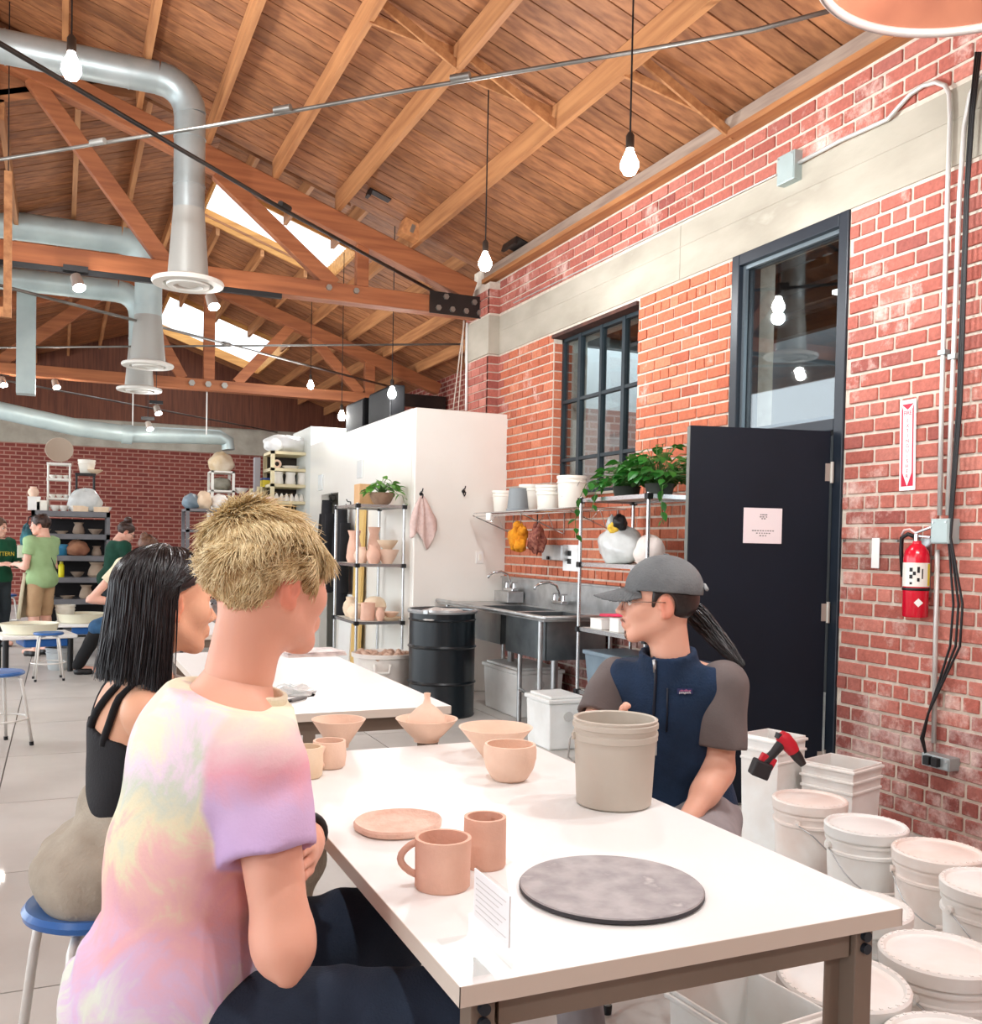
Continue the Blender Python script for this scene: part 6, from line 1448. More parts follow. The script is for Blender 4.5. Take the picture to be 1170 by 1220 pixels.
def hand_fn(wr, dirv, palm, curl, s=1, thumb_side=1, spread=.12, thumb_curl=.3):
    """wr wrist, dirv towards fingers, palm normal, curl radians per joint; thumb_side +1 = along dirv x palm"""
    d0 = Vector(dirv).normalized(); pn = Vector(palm).normalized(); sd = d0.cross(pn).normalized(); pn = sd.cross(d0).normalized()
    segs = []; pc = wr+d0*.05*s
    R = np.array([sd, d0, pn]).T
    lens = [(.042, .026, .021), (.046, .029, .022), (.043, .027, .022), (.034, .02, .019)]
    for i, (l, off) in enumerate(zip(lens, (.03, .01, -.011, -.03))):
        p = wr+d0*(.093-(0, 0, .003, .01)[i])*s+sd*(off*s*thumb_side); ang = 0; dr = (d0+sd*(spread*(1.2-i*.8)*thumb_side*.5)).normalized()
        for j, L in enumerate(l):
            ang += curl*(.8, 1, .8)[j]; dd = dr*math.cos(ang)+pn*math.sin(ang); q = p+dd*L*s
            segs.append((p, q, (.0092, .0082, .0074)[j]*s, (.0083, .0075, .0062)[j]*s)); p = q
    p = wr+d0*.03*s+sd*(.03*s*thumb_side)
    for j, (L, r) in enumerate(((.04, .0125), (.032, .0105), (.026, .009))):
        dd = (d0*(.75+.1*j)+sd*(thumb_side*(.75-.25*j))+pn*(thumb_curl*(j+.3))).normalized(); q = p+dd*L*s; segs.append((p, q, r*s, r*.86*s)); p = q
    tip = p
    def f(P):
        d = ell(P, pc, (.041*s, .052*s, .0165*s), R); d = smin(d, cap(P, wr-d0*.03*s, wr+d0*.03*s, .026*s, .024*s), .02*s)
        for a, b, ra, rb in segs: d = smin(d, cap(P, a, b, ra, rb), .005*s)
        return d
    pts = np.array([list(a) for a, *_ in segs]+[list(b) for _, b, *_ in segs]+[list(wr-d0*.06)])
    return f, pts.min(0)-.025, pts.max(0)+.025
def bounds(pts, m): p = np.array([list(q) for q in pts]); return p.min(0)-m, p.max(0)+m
def wrinkle(P, amp, sc=1., seed=0):
    x, y, z = (P*sc).T; return amp*(np.sin(31*z+9*np.sin(7*x+seed)+6*y)*.5+np.sin(23*x-17*y+11*np.sin(5*z+seed*2))*.4+np.sin(47*y+20*z+13*np.sin(9*x))*.25)
def cut(d, P, p0, n): return np.maximum(d, (P-A3(p0)) @ A3(Vector(n).normalized()))
def body_obj(t, name, J, Rh, ho, skin, fem, hands, cell=.009, hs=1.0):
    js = [J[k] for k in J if isinstance(J[k], Vector) and k != 'fw']; lo, hi = bounds(js, .2)
    def f(P):
        d = smin(torso(P, J, -.004, fem=fem), limbs(P, J), .035); d = smin(d, cap(P, J['neck']-V(0, 0, .02), Vector(ho)+Vector(Rh @ np.array([-.045, 0, -.13])*hs), .058, .05*(.9 if fem else 1)), .035)
        for s in ('L', 'R'):
            if 'an'+s in J and not J.get('noft'): d = smin(d, cap(P, J['an'+s]-V(0, 0, .03), J['an'+s]+J['foot'+s]*.17-V(0, 0, .045), .038, .032), .03)
        return d
    parts = [surf(f, lo, hi, cell)]
    hv, hq, hc = HEADS[fem]; parts.append((place(hv, Rh, ho, hs), hq, hc))
    for hf, l, h in hands: parts.append(surf(hf, l, h, .0035 if cell < .01 else .007))
    return np_obj(name, parts, skin, t)
SK1 = skin_mat('skin_fair', (228, 170, 146)); SK2 = skin_mat('skin_tan', (226, 172, 140)); SK3 = skin_mat('skin_light', (224, 172, 148)); SK4 = skin_mat('skin_background', (226, 176, 156))
DENIM = mat('dark_denim', (34, 46, 64), (24, 34, 50), rough=.9, scale=5, bump=.25, bscale=260, c3=(58, 78, 98), detail=8)
def ramp_mat(name, stops, axis, lo, hi, noise=.25, nsc=4, rough=.9, bump=.15, bsc=180):
    m = bpy.data.materials.new(name); m.use_nodes = True; nt = m.node_tree; N = nt.nodes; L = nt.links; b = N['Principled BSDF']; b.inputs['Roughness'].default_value = rough; b.inputs['Specular IOR Level'].default_value = .2
    ge = N.new('ShaderNodeNewGeometry'); se = N.new('ShaderNodeSeparateXYZ'); L.new(ge.outputs['Position'], se.inputs[0])
    mr = N.new('ShaderNodeMapRange'); mr.inputs['From Min'].default_value = lo; mr.inputs['From Max'].default_value = hi; L.new(se.outputs[axis], mr.inputs['Value'])
    n = N.new('ShaderNodeTexNoise'); n.inputs['Scale'].default_value = nsc; n.inputs['Detail'].default_value = 6; n.inputs['Roughness'].default_value = .62; n.inputs['Distortion'].default_value = .8; L.new(ge.outputs['Position'], n.inputs['Vector'])
    sb = N.new('ShaderNodeMath'); sb.operation = 'MULTIPLY_ADD'; sb.inputs[1].default_value = noise; L.new(n.outputs['Fac'], sb.inputs[0]); L.new(mr.outputs[0], sb.inputs[2])
    s2 = N.new('ShaderNodeMath'); s2.operation = 'SUBTRACT'; s2.inputs[1].default_value = noise*.5; L.new(sb.outputs[0], s2.inputs[0])
    r = N.new('ShaderNodeValToRGB'); es = r.color_ramp.elements
    while len(es) < len(stops): es.new(.5)
    for e, (p, c) in zip(es, stops): e.position = p; e.color = lin(c)
    L.new(s2.outputs[0], r.inputs['Fac']); L.new(r.outputs[0], b.inputs['Base Color'])
    n2 = N.new('ShaderNodeTexNoise'); n2.inputs['Scale'].default_value = bsc; L.new(ge.outputs['Position'], n2.inputs['Vector'])
    bp = N.new('ShaderNodeBump'); bp.inputs['Strength'].default_value = bump; bp.inputs['Distance'].default_value = .004; L.new(n2.outputs['Fac'], bp.inputs['Height']); L.new(bp.outputs['Normal'], b.inputs['Normal'])
    return m
def sleeve(P, a, b, r0, r1, u, arm=True):
    """sleeve over the upper part of an arm, cut square at fraction u, hollow at the cuff"""
    a, b = Vector(a), Vector(b); e = a.lerp(b, u); dirn = (b-a).normalized()
    d = cap(P, a, a.lerp(b, u+.12), r0, r1); d = cut(d, P, e, dirn)
    hol = cap(P, a.lerp(b, u-.06), a.lerp(b, u+.3), r1-.02, r1-.014)
    return smax(d, -hol, .004)
# ---------------------------------------------------------------- blond man in the tie-dye shirt
J = dict(fw=V(1, .06, 0), pelvis=V(.145, 1.62, .70), neck=V(.268, 1.675, 1.185), w=.95)
J.update(shR=V(.285, 1.508, 1.092), shL=V(.285, 1.852, 1.092), elR=V(.302, 1.40, .855), elL=V(.38, 1.93, .87), wrR=V(.33, 1.64, .93), wrL=V(.388, 1.612, .945),
         hipR=V(.17, 1.53, .68), hipL=V(.17, 1.72, .68), knR=V(.58, 1.40, .70), knL=V(.57, 1.76, .72), anR=V(.52, 1.38, .1), anL=V(.52, 1.8, .1), footR=V(1, 0, 0), footL=V(1, 0, 0))
t = thing('person', 'blond person in a pastel tie-dye shirt seated with folded arms, seen from behind', 'person', (.09, 1.62, 0))
Rh = head_R(66, 4, 0); ho = dep(322, 697, 1.68)
hl = hand_fn(J['wrL'], V(-.22, -.9, .06), V(-.95, .1, 0), .42, .95, thumb_side=-1, thumb_curl=.6); hr = hand_fn(J['wrR'], V(.1, .9, .1), V(-.5, .2, .3), .35, thumb_side=1)
body_obj(t, 'body', J, Rh, ho, SK1, False, [hl, hr], .008)
eyes_brows(t, Rh, ho, brow=(190, 150, 100))
TIE = ramp_mat('tie_dye', [(0, (222, 226, 214)), (.12, (214, 218, 206)), (.22, (212, 186, 214)), (.36, (228, 176, 186)), (.47, (234, 188, 182)), (.56, (228, 219, 186)), (.68, (206, 212, 196)), (.78, (232, 214, 226)), (.9, (236, 230, 204)), (1, (236, 232, 206))], 2, .66, 1.24, .8, 7.5)
nt = TIE.node_tree; N, L = nt.nodes, nt.links; bs = N['Principled BSDF']
ge = next(n for n in N if n.type == 'NEW_GEOMETRY'); r1_ = next(n for n in N if n.type == 'VALTORGB'); n1_ = next(n for n in N if n.type == 'TEX_NOISE')
se = N.new('ShaderNodeSeparateXYZ'); L.new(ge.outputs['Position'], se.inputs[0]); mr = N.new('ShaderNodeMapRange'); mr.inputs['From Min'].default_value = .98; mr.inputs['From Max'].default_value = 1.18; L.new(se.outputs[2], mr.inputs['Value'])
ma = N.new('ShaderNodeMath'); ma.operation = 'MULTIPLY_ADD'; ma.inputs[1].default_value = .5; L.new(n1_.outputs['Fac'], ma.inputs[0]); L.new(mr.outputs[0], ma.inputs[2]); ms = N.new('ShaderNodeMath'); ms.operation = 'SUBTRACT'; ms.inputs[1].default_value = .25; L.new(ma.outputs[0], ms.inputs[0])
r2_ = N.new('ShaderNodeValToRGB'); es = r2_.color_ramp.elements
while len(es) < 5: es.new(.5)
for e, (p, c) in zip(es, [(0, (200, 172, 214)), (.35, (208, 180, 216)), (.6, (230, 168, 182)), (.8, (228, 198, 198)), (1, (232, 224, 200))]): e.position = p; e.color = lin(c)
L.new(ms.outputs[0], r2_.inputs['Fac']); at_ = N.new('ShaderNodeAttribute'); at_.attribute_name = 'Col'; mx = N.new('ShaderNodeMixRGB'); L.new(at_.outputs['Fac'], mx.inputs[0]); L.new(r1_.outputs[0], mx.inputs[1]); L.new(r2_.outputs[0], mx.inputs[2]); L.new(mx.outputs[0], bs.inputs['Base Color'])
NB = V(.285, 1.68, 1.175); NX = (Vector(ho)+Vector(Rh @ np.array([-.045, 0, -.13]))-V(.262, 1.675, 1.15)).normalized()
def shirt1(P):
    d = torso(P, J, .022, .06)
    up = (J['neck']-J['pelvis']).normalized()
    d = smin(d, ell(P, J['pelvis']+V(.01, 0, .02), (.135, .185, .13)), .05)
    d = d+wrinkle(P, .0085, .7, 1.)*np.clip((1.15-P[:, 2])*5, .15, 1)+.0035*np.sin(70*P[:, 2]+55*P[:, 0]-30*P[:, 1]+2*np.sin(14*P[:, 0]+9*P[:, 2]))*np.clip((1.0-P[:, 2])*6, 0, 1)
    d = smin(d, cap(P, NB+V(-.01, 0, -.05), NB+NX*.02, .085, .07), .03)
    d = cut(d, P, NB+NX*.012, NX); d = cut(d, P, V(.1, 1.6, .635), V(-.05, 0, -1))
    return smax(d, -cap(P, NB-NX*.02, NB+NX*.3, .060, .062), .005)
def slv1(P):
    d = np.minimum(sleeve(P, J['shR']+V(-.005, .015, .012), J['elR'], .073, .076, .52), sleeve(P, J['shL']+V(0, -.015, .012), J['elL'], .073, .076, .52))
    return d+wrinkle(P, .005, .9, 2.)
def shirt1s(P): return smin(shirt1(P), slv1(P), .012)
lo, hi = bounds([J['pelvis'], J['neck'], J['shL'], J['shR'], J['elR'], J['elL']], .2)
vv, qq = surf(shirt1s, lo, hi, .007); so = np_obj('tie_dye_shirt', [(vv, qq)], TIE, t); mk = np.clip(.5-(slv1(vv)-shirt1(vv)-.02*np.clip((vv[:, 2]-1.0)/.05, 0, 1))/.008, 0, 1)
so.data.color_attributes['Col'].data.foreach_set('color', np.stack([mk, mk, mk, np.ones_like(mk)], 1).ravel())

np_obj('collar', [surf(lambda P: smax(np.abs(cap(P, NB-NX*.05, NB+NX*.2, .068, .065))-.0055, np.abs((P-A3(NB+NX*.014)) @ A3(NX))-.012, .004), A3(NB)-.13, A3(NB)+.13, .004)], mat('collar_cream', (232, 226, 200), (226, 218, 190), rough=.9, bump=.3, bscale=200), t)
def jeans(J, seed=0, infl=.014, w=1, low=.6):
    def f(P):
        d = ell(P, J['pelvis']+V(.03*(1-w)*6, 0, -.02), (.175*w, .175, .115)); 
        for s in ('L', 'R'):
            a, b, c = J['hip'+s], J['kn'+s], J['an'+s]
            d = smin(d, smin(cap(P, a, b, .092+infl, .066+infl), cap(P, b, c, .066+infl, .052+infl), .02), .03)
        d = d+wrinkle(P, .006, .9, seed)
        for s in ('L', 'R'): pass
        return np.maximum(d, .06-P[:, 2])
    return f
lo, hi = bounds([J[k] for k in ('pelvis', 'hipR', 'hipL', 'knR', 'knL', 'anR', 'anL')], .19)
np_obj('jeans', [surf(jeans(J, 3., w=.78), lo, hi, .010)], DENIM, t)
MB().tube([J['wrL']+V(.0, .035, .0)+V(.034*math.cos(a), .0, .034*math.sin(a)) for a in np.linspace(0, 2*math.pi, 24, endpoint=False)], .007, 8, closed=True).build('watch_strap', BLACK, t, smooth=True, world=True)
for s in ('L', 'R'): MB().lathe([(0, 0), (.05, 0), (.055, .03), (.045, .07), (0, .075)], 20, tuple(J['an'+s]+V(.08, 0, -.1)), wob=lambda a, z: .9*abs(math.cos(a))).build('shoe', BLACK, t, smooth=True, world=True)
# blond hair: cap plus short wavy locks
BLND = hair_mat('blond_hair', (240, 221, 176), (208, 181, 130)); BLND2 = mat('blond_roots', (200, 172, 124), (166, 136, 92), rough=.7, scale=90, bump=.8, bscale=160)
def scalp_cap(P, th=.012, zb=-.06, front=.055):
    d = ell(P, (-.016, 0, .036), (.098+th, .077+th, .086+th)); d = np.maximum(d, -(P[:, 2]-zb-.10*np.clip((P[:, 0]+.03)/.1, 0, 1))); d = np.maximum(d, P[:, 0]-front-.35*np.clip(P[:, 2]-.03, -.05, .1))
    return smax(d, -ell(P, (-.01, 0, -.01), (.026, .2, .04)), .01)
v, q = surf(lambda P: scalp_cap(P, .009, -.085), (-.15, -.12, -.12), (.13, .12, .16), .005); np_obj('hair_base', [(place(v, Rh, ho), q)], BLND2, t)
def short_locks(n, seed, zb=-.07, front=.07, length=(.035, .065), m=7, back=.55, curl=.012, side=None):
    rs = np.random.RandomState(seed); u = rs.normal(size=(n*3, 3)); u /= np.linalg.norm(u, axis=1, keepdims=True)
    p = u*np.array([.102, .081, .09])+np.array([-.016, 0, .036]); lim = zb+.11*np.clip((p[:, 0]+.02)/.09, 0, 1)
    ok = (p[:, 2] > lim) & (p[:, 0] < front+.3*np.clip(p[:, 2]-.03, -.05, .1)) & ~((np.abs(p[:, 1]) > .05) & (p[:, 2] < .025) & (p[:, 0] > -.045) & (p[:, 0] < .03))
    p, u = p[ok][:n], u[ok][:n]; n = len(p); L = rs.uniform(*length, (n, 1))*np.clip(.5+(p[:, 2:3]+.06)*5., .45, 1.3)
    flow = np.array([-.2, 0, -.9])[None]+rs.normal(0, .22, (n, 3))+.75*np.stack([np.sin(52*p[:, 1]+2+20*p[:, 2]), np.sin(47*p[:, 0]+1), np.sin(60*p[:, 2]+30*p[:, 1])], 1); flow[:, 0] += np.where(p[:, 2] > .075, .9*np.sin(40*p[:, 1]+1.5), 0)
    tang = flow-u*(flow*u).sum(1, keepdims=True); tang /= np.linalg.norm(tang, axis=1, keepdims=True)+1e-9
    clump = np.sin(p @ rs.normal(0, 60, (3, 3)))*.3
    s = np.linspace(0, 1, m)[None, :, None]; ph = rs.uniform(0, 6.3, (n, 1, 1)); sidev = np.cross(u, tang)
    path = p[:, None]+L[:, None]*s*(u[:, None]*(.75-.55*s)*back*1.6+(tang+clump)[:, None]*(.45+.5*s))+sidev[:, None]*np.sin(s*4+ph)*curl*s
    return path
pth = short_locks(13000, 4, -.1, .07, (.024, .044), 7, .5, .006); strands('hair_locks', place(pth.reshape(-1, 3), Rh, ho).reshape(pth.shape), .0012, BLND, t)
# ---------------------------------------------------------------- woman in the black tank top
J = dict(fw=V(1, .12, 0), pelvis=V(.125, 2.33, .70), neck=V(.175, 2.26, 1.13), w=.84, arm=.86)
J.update(shR=V(.165, 2.105, 1.085), shL=V(.17, 2.41, 1.085), elR=V(.26, 2.05, .86), elL=V(.30, 2.47, .86), wrR=V(.31, 2.17, .80), wrL=V(.33, 2.40, .80),
         hipR=V(.13, 2.27, .685), hipL=V(.13, 2.44, .685), knR=V(.5, 2.22, .68), knL=V(.5, 2.5, .68), anR=V(.42, 2.2, .12), anL=V(.42, 2.5, .12), footR=V(1, 0, 0), footL=V(1, 0, 0))
D2 = V(.012, .158, -.022)
for k_ in list(J):
    if isinstance(J[k_], Vector) and k_ not in ('fw', 'footL', 'footR'): J[k_] = J[k_]+D2
t = thing('person', 'dark-haired person in a black tank top and linen apron seated on a blue stool', 'person', (.13, 2.49, 0))
Rh = head_R(74, 3, 0); ho = dep(201, 720, 2.25)
hl = hand_fn(J['wrL'], V(.4, -.8, -.05), V(0, 0, -1), .2, .92, thumb_side=-1); hr = hand_fn(J['wrR'], V(.4, .8, -.05), V(0, 0, -1), .2, .92, thumb_side=1)
body_obj(t, 'body', J, Rh, ho, SK2, True, [hl, hr], .008, .97)
eyes_brows(t, Rh, ho, .97, brow=(30, 24, 22))
BLKF = mat('black_knit', (20, 20, 24), (28, 28, 32), rough=.85, scale=8, bump=.2, bscale=160)
LIN = mat('linen_grey', (176, 166, 150), (158, 148, 132), rough=.95, scale=9, bump=.35, bscale=120)
up2 = (J['neck']-J['pelvis'])
def tank(P):
    d = torso(P, J, .006, .05, True); d = cut(d, P, J['pelvis']+up2*.76, up2); d = np.maximum(d, -(torso(P, J, -.03, .05, True)))
    for s in ('R', 'L'): d = smax(d, -cap(P, J['sh'+s]-V(0, 0, .03), J['sh'+s]+V(.01, (-.2 if s == 'R' else .2), -.06), .075, .09), .01)
    return d+wrinkle(P, .0015, 1, 3.)
lo, hi = bounds([J['pelvis'], J['neck'], J['shL'], J['shR']], .2)
np_obj('tank_top', [surf(tank, lo, hi, .007)], BLKF, t)
def strap(name, px, r, mt, Z):
    MB().tube([dep(x, y, z) for x, y, z in px], r, 8).build(name, mt, t, smooth=True, world=True)
def surfpt(P0, nrm, fn, maxd=.15):
    return P0
# straps lie on the shoulder: pushed on to the body surface
def project_strap(name, pts, r, mt):
    out = []
    for p in pts:
        P = np.array([list(p)])
        for _ in range(12):
            f = lambda Q: smin(torso(Q, J, 0, fem=True), limbs(Q, J, legs=False), .035)
            d = f(P)[0]; e = 1e-3; g = np.array([f(P+np.eye(3)[i]*e)[0]-d for i in range(3)])/e; P = P-(d-.003)*g/(g @ g+1e-9)
        out.append(tuple(P[0]))
    MB().tube(out, r, 8).build(name, mt, t, smooth=True, world=True)
def lp(a, b, n=8): return [Vector(a).lerp(Vector(b), i/(n-1)) for i in range(n)]
project_strap('tank_strap', [p_+D2 for p_ in lp((.03, 2.16, 1.0), (.10, 2.15, 1.12))+lp((.14, 2.15, 1.16), (.26, 2.14, 1.06))], .0085, BLKF)
project_strap('apron_strap', [p_+D2 for p_ in lp((.02, 2.24, 1.04), (.09, 2.19, 1.14))+lp((.13, 2.185, 1.18), (.27, 2.18, 1.07))], .0085, BLKF)
project_strap('tank_strap', [p_+D2 for p_ in lp((.03, 2.36, 1.0), (.10, 2.37, 1.12))+lp((.14, 2.37, 1.16), (.26, 2.38, 1.06))], .0085, BLKF)
nk = J['neck']; RG = [nk+V(.02+.088*math.cos(a), .075*math.sin(a), .015-.03*math.cos(a)) for a in np.linspace(0, 2*math.pi, 28, endpoint=False)]
MB().tube(RG, .013, 8, closed=True).build('apron_neck_loop', mat('apron_grey', (150, 146, 142), rough=.95), t, smooth=True, world=True)
def apron(P):
    d = ell(P, J['pelvis']+V(-.025, .0, -.02), (.165, .19, .12)); d = smin(d, ell(P, J['pelvis']+V(.02, .0, .1), (.115, .15, .14)), .05)
    for s in ('R', 'L'): d = smin(d, cap(P, J['hip'+s]-V(.06, 0, .01), J['kn'+s], .115, .09), .04); d = smin(d, cap(P, J['kn'+s], J['an'+s]+V(0, 0, .1), .09, .08), .04)
    d = d+wrinkle(P, .010, .75, 5.); d = np.maximum(d, P[:, 2]-.863-.1*(P[:, 0])); return np.maximum(d, .2-P[:, 2])
lo, hi = bounds([J['pelvis'], J['knR'], J['knL'], J['anR'], J['anL'], J['pelvis']+V(-.1, 0, .1)], .26)
np_obj('linen_apron', [surf(apron, lo, hi, .009)], LIN, t)
BH = hair_mat('black_hair', (16, 14, 16), (30, 26, 28), .3)
def bob(n, seed, L0=-.18, R_=(.102, .084, .088), vol=.016, m=14, face=.9):
    rs = np.random.RandomState(seed); az = rs.uniform(.5, 2*math.pi-.5, n); th0 = rs.uniform(.02, .95, n); th0 = np.where(np.cos(az) > .1, rs.uniform(.3, .72, n), th0)
    top = rs.uniform(0, 1, n); th0 = np.maximum(th0, .03)
    off = rs.uniform(.004, vol, n); s = np.linspace(0, 1, m)
    th = th0[:, None]+(1.62-th0[:, None])*np.minimum(1, s[None]*1.9); drop = np.clip((s[None]-.5)/.5, 0, 1)
    lim = face+.08*rs.normal(size=n); tgt = np.where(az < math.pi, np.maximum(az, lim), np.minimum(az, 2*math.pi-lim)); az = az[:, None]+(tgt-az)[:, None]*np.minimum(1, s[None]*2.0)
    rx, ry, rz = [r+off[:, None] for r in R_]
    x = rx*np.sin(th)*np.cos(az)-.016; y = ry*np.sin(th)*np.sin(az); z = rz*np.cos(th)+.036
    end = L0+rs.uniform(-.02, .015, n)-.02*np.cos(tgt); z = z+drop*(end[:, None]-.03)
    k = 1+drop*.10-.04*drop**3+.06*rs.normal(size=(n, 1))*drop**2; x = x*k+.0; y = y*k
    wv = .003*np.sin(s[None]*7+rs.uniform(0, 6, (n, 1))); return np.stack([x+wv, y+wv, z], -1)
v, q = surf(lambda P: np.maximum(ell(P, (-.018, 0, .034), (.112, .093, .097)), P[:, 0]+.012-2.0*np.clip(P[:, 2]-.03, -.0, .2)), (-.16, -.13, -.1), (.13, .13, .16), .006); np_obj('hair_base', [(place(v, Rh, ho, .99), q)], BH, t)
pth = bob(4600, 6, face=1.84); strands('hair_strands', place(pth.reshape(-1, 3), Rh, ho, .99).reshape(pth.shape), .0022, BH, t)
# ---------------------------------------------------------------- man in the grey cap and navy vest
shL_, shR_, nk_ = dep(862, 815, 2.86), dep(733, 810, 3.02), dep(802, 797, 2.93)
lf = (shL_-shR_); lf.z = 0; lf.normalize(); cf = V(lf.y, -lf.x, 0)
J = dict(fw=cf, pelvis=V(1.76, 2.52, .64), neck=nk_, w=.97)
N_ = J['neck']; J.update(shL=shL_, shR=shR_, elL=dep(858, 916, 2.84), elR=dep(706, 868, 2.92), wrL=dep(812, 988, 2.66), wrR=dep(737, 862, 2.62),
         hipL=V(1.80, 2.42, .62), hipR=V(1.68, 2.58, .62), knL=V(1.50, 2.02, .62), knR=V(1.32, 2.38, .62), anL=V(1.48, 1.96, .12), anR=V(1.34, 2.35, .12), footL=V(-.6, -.6, 0), footR=V(-.8, -.3, 0))
t = thing('person', 'person in a grey cap and navy fleece vest talking across the table', 'person', (1.76, 2.52, 0))
Rh = head_R(-66, -2, 0); ho = dep(783, 719, 2.88)
hl = hand_fn(J['wrL'], V(-.6, -.3, -.5), V(-.3, .3, -.6), .3, thumb_side=1)
hr = hand_fn(J['wrR'], V(-.35, -.94, -.12), V(-.94, .35, 0), .35, thumb_side=-1, thumb_curl=.0)
body_obj(t, 'body', J, Rh, ho, SK3, False, [hl, hr], .008, 1.0)
eyes_brows(t, Rh, ho, 1.0, brow=(34, 26, 24))
VEST = mat('fleece_navy', (28, 50, 78), (22, 42, 66), rough=.95, scale=12, bump=.3, bscale=140); TEE = mat('tee_grey', (112, 104, 102), (100, 92, 90), rough=.9, scale=6, bump=.15, bscale=200)
up3 = (J['neck']-J['pelvis'])
NB3 = J['neck']-V(.0, 0, .03)+cf*.02; NX3 = (Vector(ho)+Vector(Rh @ np.array([-.035, 0, -.12]))-NB3).normalized()
JV = dict(J); JV['shL'] = J['neck'].lerp(J['shL'], .72)-V(0, 0, .012); JV['shR'] = J['neck'].lerp(J['shR'], .72)-V(0, 0, .012)
def vest(P):
    d = torso(P, JV, .028, .05); d = d+wrinkle(P, .005, .6, 7.)
    for s in ('L', 'R'): d = smax(d, -cap(P, J['sh'+s]+(lf if s == 'L' else -lf)*.04-V(0, 0, .05), J['sh'+s]+(lf if s == 'L' else -lf)*.12-V(0, 0, .06), .075, .1), .012)
    d = cut(d, P, J['neck']+V(0, 0, .02), V(0, 0, 1)); nb = NB3; col = cap(P, nb-NX3*.03, nb+NX3*.11, .098, .082)
    col = cut(col, P, nb+NX3*.094, NX3+V(.1, 0, 0)); d = smin(d, col, .02)
    d = smax(d, -cap(P, nb+NX3*.02, nb+NX3*.3, .064, .068), .006)
    return np.maximum(d, .62-P[:, 2])
lo, hi = bounds([J['pelvis'], J['neck'], J['shL'], J['shR']], .22)
np_obj('fleece_vest', [surf(vest, lo, hi, .007)], VEST, t)
def slv3(P):
    d = np.minimum(sleeve(P, J['shL']-V(0, 0, .004), J['elL'], .074, .072, .74), sleeve(P, J['shR']-V(0, 0, .004), J['elR'], .072, .07, .8)); return d+wrinkle(P, .0045, .8, 4.)
for sd_, ra_, rb_, uu in (('L', .074, .072, .74), ('R', .072, .07, .8)):
    lo, hi = bounds([J['sh'+sd_], J['el'+sd_]], .12); np_obj('tee_sleeve', [surf(lambda P: sleeve(P, J['sh'+sd_]-V(0, 0, .004), J['el'+sd_], ra_, rb_, uu)+wrinkle(P, .0045, .8, 4.), lo, hi, .0065)], TEE, t)
# zip, pocket and stitched logo, laid on the vest surface
def on_vest(x, y, out=.003):
    d = A3(ray(x, y)); o = A3(OC); a = 2.2
    for _ in range(160):
        dd = vest(np.array([o+d*a]))[0]
        if dd < .0008: break
        a += dd*.7
        if a > 3.6: return None
    return Vector(o+d*(a-out))
MB().tube([p_ for p_ in (on_vest(x, y) for x, y in ((773, 766), (777, 775), (781, 788), (781, 813), (779, 845), (777, 900), (776, 920), (775, 943))) if p_], .0045, 6).build('zip', mat('zip_dark', (16, 26, 42), rough=.5), t, smooth=True, world=True)
MB().tube([p_ for p_ in (on_vest(x, y) for x, y in ((779, 786), (780, 793), (780, 801))) if p_], .005, 6).build('zip_pull', STEEL, t, smooth=True, world=True)
MB().tube([on_vest(x, y) for x, y in ((795, 820), (795, 845), (794, 872))], .003, 6).build('pocket_zip', MATS['zip_dark'], t, smooth=True, world=True)
c0, c1, c2 = on_vest(808, 824), on_vest(824, 824), on_vest(816, 818); ux = (c1-c0).normalized(); nz = (OC-c0).normalized(); uy = nz.cross(ux).normalized(); nz = ux.cross(uy)
Ml = frame_m(ux, uy, nz, (c0+c1)/2+nz*.003)
lg_ = MB().box(-.022, .022, -.007, .009, -.0012, 0, Ml).build('stitched_label', mat('label_navy', (40, 44, 84), rough=.8), t, world=True)
MB().prism([(-.017, .001), (-.009, .006), (-.003, .003), (.004, .0068), (.01, .003), (.017, .005), (.017, .001)], .0, .0006).build('mountain_stripe', mat('label_purple', (150, 84, 120), rough=.8), lg_); lg_.children[-1].matrix_basis = wmat(t).inverted() @ Ml
o = obj('lettering', text_mesh('patagonia', .0088, extrude=.0003), WHITE, lg_); o.matrix_basis = wmat(t).inverted() @ Ml @ Matrix.Translation((0, -.0025, .0005))
# khaki trousers
KH = mat('khaki', (170, 140, 110), (150, 122, 96), rough=.9, scale=8, bump=.2, bscale=160)
lo, hi = bounds([J[k] for k in ('pelvis', 'hipR', 'hipL', 'knR', 'knL', 'anR', 'anL')], .19); np_obj('trousers', [surf(jeans(J, 6.), lo, hi, .011)], mat('trouser_grey', (150, 146, 148), (132, 128, 130), rough=.9, scale=8), t)
for s in ('L', 'R'): MB().lathe([(0, 0), (.05, 0), (.055, .03), (.045, .07), (0, .075)], 20, tuple(J['an'+s]+J['foot'+s]*.06-V(0, 0, .115)), wob=lambda a, z: .7*abs(math.cos(a))).build('shoe', KH, t, smooth=True, world=True)
w0, w1 = J['elL'].lerp(J['wrL'], .9), J['elL'].lerp(J['wrL'], .97); MB().cyl(w0, w1, .033, n=20).build('watch', BLACK, t, smooth=40, world=True)
